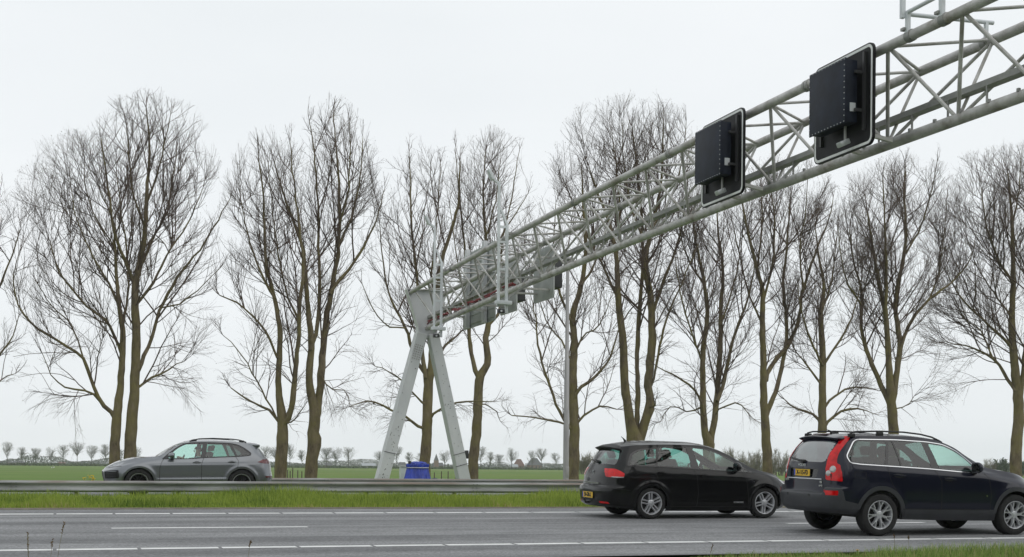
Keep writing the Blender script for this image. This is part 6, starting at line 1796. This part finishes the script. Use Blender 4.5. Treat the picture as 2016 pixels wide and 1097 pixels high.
hz_, _n = S.hit('yz', .0, .70); MB().bar((hz_.x - .012, -.36, .70), (hz_.x - .012, .36, .70), .012, .018).build('chrome_strip', M_chrome, car)
badge(car, S, 'TDI', 'xz', 2.27, .76, .07); badge(car, S, 'ECOMOTIVE', 'xz', 1.95, .33, .040, M_alloy)
MB().tube([(-.20, 0, 1.54), (-.25, 0, 1.60), (-.30, 0, 1.64)], [.03, .012, .004], 8).build('antenna', M_plast, car, True)
tow = MB().tube([(-.9, 0, .30), (-1.06, 0, .30), (-1.10, 0, .38)], .02, 8); tow.build('tow_bar', M_plast, car, True)
pr = person((10.577 + .93, 21.9 + .845 + .35, rz(21.9) + .004 + RS * .845 + .46), 0, 'driver in a dark jacket at the wheel of the black estate', mat('dark jacket', (.03, .03, .035), .8, var=.2), mat('dark hair', (.03, .022, .016), .7))

# ---------------------------------------------------------------- dark blue large estate with tall lamps
v_rows = [
    row(0, [(-1, .40), (-.5, .37), (.4, .29), (2.4, .26), (3.4, .30), (3.74, .34)], [(-1, .82), (0, .86), (2.8, .86), (3.7, .78)], -.96, 3.62, 6),
    row(1, [(-1, .48), (.4, .455), (2.4, .44), (3.7, .42)], [(-1, .90), (0, .93), (2.8, .93), (3.7, .84)], -1.035, 3.70, 10),
    row(2, .66, [(-1, .93), (0, .949), (2.8, .949), (3.7, .86)], -1.06, 3.74, 4),
    row(2.4, .705, [(-1, .93), (0, .949), (2.8, .949), (3.7, .86)], -1.055, 3.74, 4, zy=(.095, .63, -.55)),
    row(2.8, .745, [(-1, .93), (0, .949), (2.8, .949), (3.7, .86)], -.985, 3.735, 11, zy=(.095, .63, -.55)),
    row(4, [(-1, .99), (2, .98), (3.0, .90), (3.7, .80)], [(-1, .922), (0, .944), (2.4, .942), (3, .91), (3.7, .80)], -.972, 3.70, 13),
    row(5, [(-.95, 1.25), (-.5, 1.235), (.2, 1.20), (1.15, 1.165), (2.05, 1.11), (2.3, 1.09), (2.6, 1.06), (3.0, 1.01), (3.4, .92), (3.7, .82)], [(-.95, .88), (0, .905), (2, .90), (2.6, .86), (3.2, .80), (3.7, .68)], -.94, 3.66, 12),
    row(6, [(-.8, 1.48), (.3, 1.46), (1.2, 1.42), (1.7, 1.335), (2.0, 1.23), (2.3, 1.14), (2.8, 1.095), (3.2, 1.02), (3.7, .85)], [(-.8, .79), (0, .82), (1.5, .82), (2.3, .83), (2.6, .82), (3.2, .76), (3.7, .64)], -.84, 3.62, 13),
    row(7, [(-.66, 1.685), (-.5, 1.705), (.15, 1.725), (.55, 1.73), (1.18, 1.69), (1.40, 1.638), (1.66, 1.545), (1.94, 1.385), (2.15, 1.275), (2.32, 1.205), (2.57, 1.155), (2.8, 1.13), (3.12, 1.07), (3.4, .99), (3.65, .88)], [(-.66, .66), (0, .70), (1, .70), (1.7, .71), (2.3, .77), (2.6, .79), (3.2, .73), (3.65, .60)], -.665, 3.57, 10)]
q_ = smooth_poly([(-.612, 1.355, .1), (-.572, 1.273, .03), (.085, 1.232, .02), (.192, 1.640, .02), (-.39, 1.630, .1), (-.505, 1.50, .1)])
r_w = smooth_poly([(.145, 1.226, .02), (.250, 1.640, .02), (.925, 1.627, .02), (1.045, 1.190, .02)])
f_w = smooth_poly([(1.215, 1.176, .02), (1.076, 1.605, .03), (1.40, 1.570, .05), (1.65, 1.470, .1), (1.83, 1.352, .05), (1.95, 1.240, .04), (1.965, 1.130, .02)])
dlo = smooth_poly([(-.645, 1.358, .1), (-.600, 1.252, .04), (-.40, 1.230, .03), (.3, 1.200, .1), (1.0, 1.168, .1), (1.98, 1.102, .02), (2.04, 1.110, .02), (2.0, 1.225, .03), (1.885, 1.335, .1), (1.67, 1.492, .1), (1.40, 1.598, .1), (1.05, 1.638, .1), (.40, 1.662, .1), (-.41, 1.654, .1), (-.535, 1.51, .1)], .05)
rdoor = [(.13, 1.20), (.18, .97), (.30, .80), (.42, .62), (.45, .46), (1.25, .452), (1.24, .95), (1.10, 1.165)]
fdoor = [(1.10, 1.165), (1.24, .95), (1.25, .452), (2.29, .445), (2.30, .75), (2.25, 1.03), (2.17, 1.10)]
lampS = smooth_poly([(-1.3, .968, .01), (-.71, .945, .02), (-.70, 1.10, .05), (-.75, 1.20, .06), (-.895, 1.245, .03), (-.915, 1.35, .06), (-.855, 1.48, .1), (-.78, 1.62, .05), (-.66, 1.73, .02), (-1.3, 1.74, .01)])
lampT = smooth_poly([(.735, .968, .02), (1.3, .968, .01), (1.3, 1.74, .01), (.57, 1.70, .01), (.615, 1.60, .05), (.68, 1.46, .1), (.725, 1.33, .1), (.735, 1.23, .05)])
D = dict(name='estate_car', scale=.931, label='dark blue tall estate with red pillar lamps and roof rails on the near lane', cat='car', rows=v_rows, R=.366, tw=.245, rim=.246, wb=2.857, L=4.80, W=.949, track=.935, arch=.432, lip=M_dgrey, lipw=.075,
    flares=[(0, .49, .010), (2.857, .49, .010)], creases=[([(-.6, 1.16), (2.6, 1.03)], .006, .06)],
    crown=[(-.66, .03), (0, .045), (1.0, .05), (1.6, .06), (2.2, .06), (2.5, .05), (3.6, .03)], paint=P_navy,
    loc=(12.447, 17.4 + .90, rz(17.4) + .002 + RS * .935), rot=(math.atan(RS), .004, 0), wheel='seven_split', spin=-.1, under=.36, floor=.48, cab=(-.88, 2.25), dash=2.02, dashz=1.14, seat=(1.05, .66), bench=(.20, .68), tailbelt=1.08, beltz=1.17,
    regions=[('window', [('xz', q_, 'side')]), ('window_r', [('xz', r_w, 'side')]), ('window_f', [('xz', f_w, 'side')]), ('frame', [('xz', dlo, 'side')]),
        ('rear_window', [('yz', smooth_poly([(-.3, 1.255, .01), (.50, 1.25, .05), (.575, 1.28, .03), (.570, 1.44, .1), (.555, 1.60, .04), (-.3, 1.64, .01)]), 'tail')]),
        ('windscreen', [('xy', smooth_poly([(1.56, -.1, .01), (1.60, .63, .05), (2.36, .72, .05), (2.48, .3, .1), (2.50, -.1, .01)]), 'top')]),
        ('reflector', [('az', [('t', .675, .775, .01), ('s', -.829, .775, .01), ('s', -.828, .710, .01), ('t', .70, .712, .01)], '')]),
        ('lamp', [('az', [('t', .625, .950), ('t', .60, 1.22, .05), ('t', .588, 1.33, .1), ('t', .593, 1.404, .1), ('t', .594, 1.534, .1), ('t', .573, 1.647, .1), ('t', .54, 1.74, .01), ('t', .635, 1.74, .01), ('t', .668, 1.648, .1), ('t', .704, 1.536, .1), ('t', .722, 1.425, .1), ('t', .745, 1.334, .08), ('t', .775, 1.232, .04), ('s', -.804, 1.215, .05), ('s', -.757, 1.155, .05), ('s', -.744, 1.065, .05), ('s', -.748, .932)], '')]),
        ('bumper', [('az', [('t', -.3, .1, .01), ('t', -.3, .745, .01), ('t', .60, .745, .01), ('t', .61, .83, .02), ('s', -.742, .815, .02), ('s', -.715, .606, .02), ('s', -.441, .552, .02), ('s', -.47, .42, .02), ('s', -.50, .1, .01)], '')]),
        ('recess', [('yz', smooth_poly([(-.3, .975, .01), (.40, .975, .02), (.44, 1.135, .02), (-.3, 1.15, .01)]), 'tail')]),
        ('tailgate', [('yz', [(-.3, .745), (.59, .745), (.60, .968), (.60, 1.23), (.56, 1.70), (-.3, 1.72)], 'tail')]),
        ('sill', [('xz', [(.36, .2), (.42, .475), (2.24, .462), (2.45, .455), (2.45, .2)], 'side')]),
        ('grille', [('yz', smooth_poly([(-.3, .58, .01), (.40, .58, .03), (.42, .80, .05), (-.3, .82, .01)]), 'nose')]),
        ('headlamp', [('xz', smooth_poly([(3.30, .90, .03), (3.8, .86, .02), (3.8, .68, .02), (3.36, .76, .03)]), 'low')]),
        ('bonnet', [('xy', [(2.52, -.1), (2.49, .9), (3.8, .9), (3.8, -.1)], 'top')]),
        ('rdoor', [('xz', rdoor, 'side')]), ('fdoor', [('xz', fdoor, 'side')]), ('arch_cut', [('xz', circ(0, .366, .432), 'low'), ('xz', circ(2.857, .366, .432), 'low')])],
    parts=dict(window=dict(name='window', mat=G_dark, off=-.004, sides=True), window_r=dict(name='window', mat=G_dark, off=-.004, sides=True), window_f=dict(name='window', mat=G_light, off=-.004, sides=True),
        frame=dict(name='window_frame', mat=M_gloss, sides=True), rear_window=dict(name='rear_window', mat=G_rear, off=-.003), windscreen=dict(name='windscreen', mat=G_light, off=-.003), lamp=dict(name='tail_lamp', mat=M_red, off=.007, sides=True, inner=.02),
        reflector=dict(name='reflector', mat=M_red, off=.004, sides=True, inner=.01), tailgate=dict(name='tailgate', mat=P_navy, off=.002), recess=dict(name='plate_recess', mat=M_gloss, off=-.012), bumper=dict(name='bumper', mat=M_dgrey, off=.006, inner=.02), sill=dict(name='sill_cladding', mat=M_dgrey, off=.004, sides=True, inner=.01), grille=dict(name='grille', mat=M_plast, off=-.01), headlamp=dict(name='headlamp', mat=M_lens, off=.003, sides=True), bonnet=dict(name='bonnet', mat=P_navy, off=.001),
        rdoor=dict(name='door', mat=P_navy, sides=True), fdoor=dict(name='door', mat=P_navy, sides=True)),
    seams=[([(1.10, 1.16), (1.24, .95), (1.25, .46)], .010, M_brake, .0018), ([(.13, 1.195), (.18, .97), (.28, .80), (.40, .66)], .010, M_brake, .0018), ([(2.17, 1.10), (2.25, 1.03), (2.30, .75), (2.29, .45)], .010, M_brake, .0018), ([(.45, .468), (2.29, .455)], .012, M_brake, .006),
        ([(.44, .78), (1.23, .768)], .035, P_navy, .012), ([(1.285, .766), (2.27, .74)], .035, P_navy, .012), ([(-.53, 1.10), (-.31, 1.095), (-.31, .99), (-.53, 1.0), (-.53, 1.10)], .007, M_brake, .0018), ([(.335, 1.635), (.42, 1.22)], .035, M_gloss, .002)])
car, S, out = make_car(D)
both(S.ribbon('xz', dlo, .015, .006, True, .012), 'chrome_surround', M_chrome, car)
door_handle(S, out['rdoor'], (.22, 1.05), (.48, 1.035), P_navy); door_handle(S, out['fdoor'], (1.27, 1.0), (1.53, .985), P_navy)
wing_mirror(car, 1.92, .90, 1.10, P_navy, (.12, .24, .20))
spoiler(car, S, -.50, -.74, 1.70, .62, P_navy, .05, .06)
wiper(car, S, .02, 1.255, .50, 1.31)
plate(car, S, 1.06, 0.02, .50, .115, 'X-115-FD', .016)
badge(car, S, 'VOLVO', 'yz', 0.05, 1.19, .062, None, 'maker_lettering', 1.2); badge(car, S, 'XC90', 'yz', .54, .925, .055); badge(car, S, 'V8', 'yz', -.53, .905, .065); badge(car, S, 'AWD', 'yz', -.53, .845, .045); badge(car, S, 'V8', 'xz', 2.20, .70, .035)
for a in (1,):
    h0, _n = S.hit('yz', .0, .955); st = MB()
    st.tube([(S.hit('yz', abs(y), .958)[0].x - .006, y, .958) for y in np.linspace(-.54, .54, 21)], .010, 6); st.build('tailgate_strip', M_alloy, car, True)
    for k in (-.34, .34):
        h1, _n = S.hit('yz', abs(k), .69); MB().tube([(h1.x - .004, k, .68), (h1.x - .012, k, .68)], .024, 14).build('parking_sensor', M_plast, car, True)
l1 = disc_on(car, S, 'yz', .735, 1.136, .060, M_clear, 'lamp_insert', None, .012); l2 = disc_on(car, S, 'yz', .665, 1.066, .050, M_clear, 'lamp_insert', None, .012)
hb_, _n = S.hit('xy', -.55, 0); MB().box((hb_.x - .06, 0, hb_.z + .012), (.10, .40, .014), Matrix.Rotation(R_(-8), 4, 'Y'), .004).build('brake_light', M_redd, car, True)
roof_rails(car, [(-.52, 0, 1.70), (-.46, .0, 1.765), (-.36, 0, 1.79), (.1, .005, 1.805), (.6, .005, 1.80), (.96, .005, 1.77), (1.2, .005, 1.725), (1.36, .005, 1.665), (1.42, .005, 1.635)], .675, [(-.45, 1.69, 1.755), (.12, 1.72, 1.79), (1.25, 1.65, 1.69)], .015, M_plast)
MB().tube([(-.40, 0, 1.76), (-.44, 0, 1.80), (-.5, 0, 1.82)], [.03, .014, .006], 8).build('antenna', M_plast, car, True)
person((12.447 + .97, 17.4 + .90 + .345, rz(17.4) + .004 + RS * .90 + .60), 0, 'driver in a grey top at the wheel of the dark blue estate', mat('grey top', (.10, .10, .11), .8, var=.15), mat('dark brown hair', (.035, .022, .014), .7))

# ---------------------------------------------------------------- grey SUV on the opposite road
c_rows = [
    row(0, [(-1, .30), (0, .26), (2.8, .25), (3.8, .28)], [(-1, .82), (0, .87), (2.9, .87), (3.8, .76)], -.87, 3.70, 6),
    row(1, [(-1, .40), (0, .37), (2.8, .36), (3.8, .38)], [(-1, .90), (0, .935), (2.9, .935), (3.8, .84)], -.93, 3.80, 10),
    row(2, .58, [(-1, .93), (0, .965), (2.9, .965), (3.8, .86)], -.985, 3.87, 5),
    row(2.6, .66, [(-1, .93), (0, .968), (2.9, .968), (3.8, .86)], -.965, 3.88, 5),
    row(3, [(-1, .78), (2.4, .78), (3.2, .74), (3.9, .69)], [(-1, .92), (0, .97), (2.9, .966), (3.8, .84)], -.945, 3.88, 10),
    row(4, [(-.9, 1.0), (.5, .97), (2, .95), (3.0, .90), (3.5, .80), (3.85, .72)], [(-.9, .88), (0, .962), (2.4, .955), (3.1, .92), (3.8, .72)], -.915, 3.86, 10),
    row(5, [(-.8, 1.165), (-.25, 1.18), (.16, 1.14), (1.08, 1.10), (1.46, 1.07), (2.23, 1.05), (2.6, 1.035), (3.0, .98), (3.4, .88), (3.8, .745)], [(-.8, .80), (-.2, .90), (1, .915), (2, .905), (2.6, .87), (3.2, .80), (3.8, .60)], -.80, 3.84, 12),
    row(6, [(-.6, 1.36), (0, 1.35), (.6, 1.35), (1.3, 1.335), (1.8, 1.25), (2.2, 1.12), (2.6, 1.075), (3.0, 1.03), (3.4, .93), (3.82, .755)], [(-.6, .72), (0, .80), (1, .825), (2.0, .825), (2.6, .81), (3.2, .74), (3.8, .54)], -.655, 3.82, 12),
    row(7, [(-.5, 1.525), (-.14, 1.565), (.27, 1.597), (.8, 1.612), (1.33, 1.588), (1.50, 1.56), (1.75, 1.478), (2.06, 1.31), (2.40, 1.13), (2.6, 1.11), (2.96, 1.075), (3.21, 1.02), (3.47, .94), (3.72, .83), (3.84, .755)], [(-.5, .60), (0, .67), (1, .70), (1.6, .70), (2.3, .77), (2.7, .765), (3.2, .70), (3.8, .50)], -.50, 3.80, 10)]
q_ = smooth_poly([(.125, 1.178, .02), (.262, 1.508, .04), (.08, 1.462, .1), (-.11, 1.355, .06), (-.232, 1.252, .04), (-.215, 1.212, .03), (-.10, 1.195, .05)])
r_w = smooth_poly([(1.03, 1.137, .02), (.975, 1.523, .03), (.37, 1.520, .03), (.195, 1.172, .02)])
f_w = smooth_poly([(2.08, 1.090, .02), (1.99, 1.225, .02), (1.80, 1.382, .1), (1.62, 1.478, .08), (1.46, 1.513, .08), (1.11, 1.526, .02), (1.17, 1.128, .02), (1.5, 1.098, .1)])
dlo = smooth_poly([(2.25, 1.063, .02), (2.05, 1.235, .1), (1.82, 1.415, .1), (1.63, 1.508, .1), (1.46, 1.545, .1), (1.0, 1.560, .1), (.33, 1.546, .1), (.07, 1.498, .1), (-.13, 1.382, .08), (-.275, 1.265, .05), (-.265, 1.20, .04), (-.12, 1.175, .05), (.16, 1.152, .05), (1.08, 1.112, .1), (1.46, 1.078, .1)], .05)
rdoor = [(.18, 1.15), (.10, 1.03), (.12, .86), (.28, .74), (.42, .60), (.47, .40), (1.16, .395), (1.15, .93), (1.09, 1.11)]
fdoor = [(1.09, 1.11), (1.15, .93), (1.16, .395), (2.33, .39), (2.32, .80), (2.28, .95), (2.20, 1.06)]
D = dict(name='suv', label='grey metallic SUV driving left behind the median guard rail', cat='car', rows=c_rows, R=.385, tw=.29, rim=.262, wb=2.895, L=4.855, W=.97, track=.955, arch=.428, lip=P_grey, lipw=.05,
    flares=[(0, .47, .016), (2.895, .47, .016)], creases=[([(.3, .50), (2.5, .47)], .018, .07), ([(-.5, .93), (2.6, .88)], .004, .06)],
    crown=[(-.5, .03), (0, .045), (1.0, .05), (1.6, .055), (2.1, .06), (2.5, .035), (3.2, .045), (3.8, .03)], paint=P_grey,
    loc=(5.155, 38.1 + .955, .065), rot=(0, 0, math.pi), wheel='twin', dark_rims=True, spin=.2, under=.32, floor=.46, cab=(-.70, 2.2), dash=2.08, dashz=1.06, seat=(1.26, .60), bench=(.22, .60), tailbelt=1.0, beltz=1.07,
    regions=[('window', [('xz', q_, 'side')]), ('window_r', [('xz', r_w, 'side')]), ('window_f', [('xz', f_w, 'side')]), ('frame', [('xz', dlo, 'side')]),
        ('rear_window', [('yz', smooth_poly([(-.3, 1.16, .01), (.66, 1.15, .06), (.62, 1.30, .1), (.52, 1.48, .05), (-.3, 1.50, .01)]), 'tail')]),
        ('windscreen', [('xy', smooth_poly([(1.55, -.1, .01), (1.58, .63, .05), (2.36, .72, .05), (2.46, .3, .1), (2.48, -.1, .01)]), 'top')]),
        ('lamp', [('az', [('t', .48, 1.06), ('t', .62, 1.09, .03), ('s', -.77, 1.095, .05), ('s', -.61, 1.085, .05), ('s', -.44, 1.0, .02), ('s', -.64, .958, .03), ('t', .70, .955, .03), ('t', .52, .985, .03)], '')]),
        ('reflector', [('az', [('t', .50, .60, .01), ('s', -.82, .60, .01), ('s', -.67, .578, .01), ('s', -.71, .545, .01), ('t', .52, .55, .01)], '')]),
        ('tailgate', [('yz', [(-.3, .72), (.66, .72), (.72, 1.1), (.56, 1.52), (-.3, 1.54)], 'tail')]),
        ('intake', [('az', [('n', .34, .71, .03), ('n', .34, .49, .03), ('n', .6, .49, .03), ('s', 3.58, .50, .03), ('s', 3.52, .62, .05), ('s', 3.48, .735, .03), ('n', .6, .735, .03)], '')]),
        ('grille', [('yz', smooth_poly([(-.3, .42, .01), (.30, .42, .03), (.32, .70, .05), (-.3, .72, .01)]), 'nose')]),
        ('headlamp', [('xz', smooth_poly([(3.70, .795, .03), (3.44, .845, .05), (3.22, .955, .03), (3.36, .950, .03), (3.55, .895, .05), (3.76, .805, .02)]), 'any')]),
        ('sill', [('xz', [(.44, .1), (.44, .40), (2.45, .395), (2.45, .1)], 'side')]),
        ('bonnet', [('xy', [(2.52, -.1), (2.47, .70), (3.2, .62), (3.78, .40), (3.86, -.1)], 'top')]),
        ('rdoor', [('xz', rdoor, 'side')]), ('fdoor', [('xz', fdoor, 'side')]), ('arch_cut', [('xz', circ(0, .385, .428), 'low'), ('xz', circ(2.895, .385, .428), 'low')])],
    parts=dict(window=dict(name='window', mat=G_dark, off=-.004, sides=True), window_r=dict(name='window', mat=G_mid, off=-.004, sides=True), window_f=dict(name='window', mat=G_light, off=-.004, sides=True),
        frame=dict(name='window_frame', mat=M_gloss, sides=True), rear_window=dict(name='rear_window', mat=G_dark, off=-.003), windscreen=dict(name='windscreen', mat=G_light, off=-.003), lamp=dict(name='tail_lamp', mat=M_redd, off=.006, sides=True, inner=.02),
        reflector=dict(name='reflector', mat=M_redd, off=.004, sides=True, inner=.01), tailgate=dict(name='tailgate', mat=P_grey, off=.002), intake=dict(name='air_intake', mat=M_plast, off=-.02, sides=True), grille=dict(name='grille', mat=M_plast, off=-.01), headlamp=dict(name='headlamp', mat=M_lens, off=.003, sides=True), sill=dict(name='sill_cladding', mat=M_plast, off=.004, sides=True), bonnet=dict(name='bonnet', mat=P_grey, off=.001),
        rdoor=dict(name='door', mat=P_grey, sides=True), fdoor=dict(name='door', mat=P_grey, sides=True)),
    seams=[([(1.09, 1.11), (1.15, .93), (1.16, .40)], .011, M_brake, .0018), ([(.18, 1.15), (.10, 1.03), (.12, .86), (.26, .76)], .011, M_brake, .0018), ([(2.21, 1.06), (2.28, .95), (2.32, .80), (2.33, .40)], .011, M_brake, .0018), ([(3.70, .80), (3.44, .845), (3.36, .84)], .008, M_brake, .004)])
car, S, out = make_car(D)
both(S.ribbon('xz', dlo, .018, .004, True, .010), 'window_seal', M_plast, car)
door_handle(S, out['rdoor'], (.18, 1.0), (.40, .99), P_grey); door_handle(S, out['fdoor'], (1.17, .975), (1.40, .97), P_grey)
wing_mirror(car, 1.97, .90, 1.075, P_grey, (.13, .24, .18))
spoiler(car, S, -.30, -.60, 1.538, .62, P_grey, .03, .13)
wiper(car, S, 0, 1.18, -.45, 1.22)
for k in range(3):
    sl_ = MB(); zz = .70 - .075 * k
    pts = []
    for y in np.linspace(.42, .80, 9):
        h, n_ = S.hit('nose', y, zz)
        if h is not None: pts.append(h + Vector((.004, 0, 0)))
    for x in np.linspace(3.74, 3.58, 5):
        h, n_ = S.hit('xz', x, zz)
        if h is not None: pts.append(h + Vector((0, .004, 0)))
    if len(pts) > 3:
        sl_.tube(pts, .020 if k == 0 else .011, 6); both(sl_, 'intake_bar', P_grey if k == 0 else M_plast, car)
roof_rails(car, [(1.47, 0, 1.585), (1.36, 0, 1.625), (1.2, 0, 1.662), (.8, .0, 1.682), (.27, 0, 1.668), (.06, 0, 1.645), (-.08, 0, 1.61), (-.16, 0, 1.575)], .655, [(1.34, 1.585, 1.63), (-.02, 1.575, 1.635)], .018, M_plast)
person((5.155 - 1.26, 38.1 + .955 - .37, .065 + .60), math.pi, 'driver in a pale shirt holding the wheel of the grey SUV', mat('pale shirt', (.50, .56, .58), .8, var=.08), mat('short brown hair', (.05, .035, .022), .7), (.46, .20))
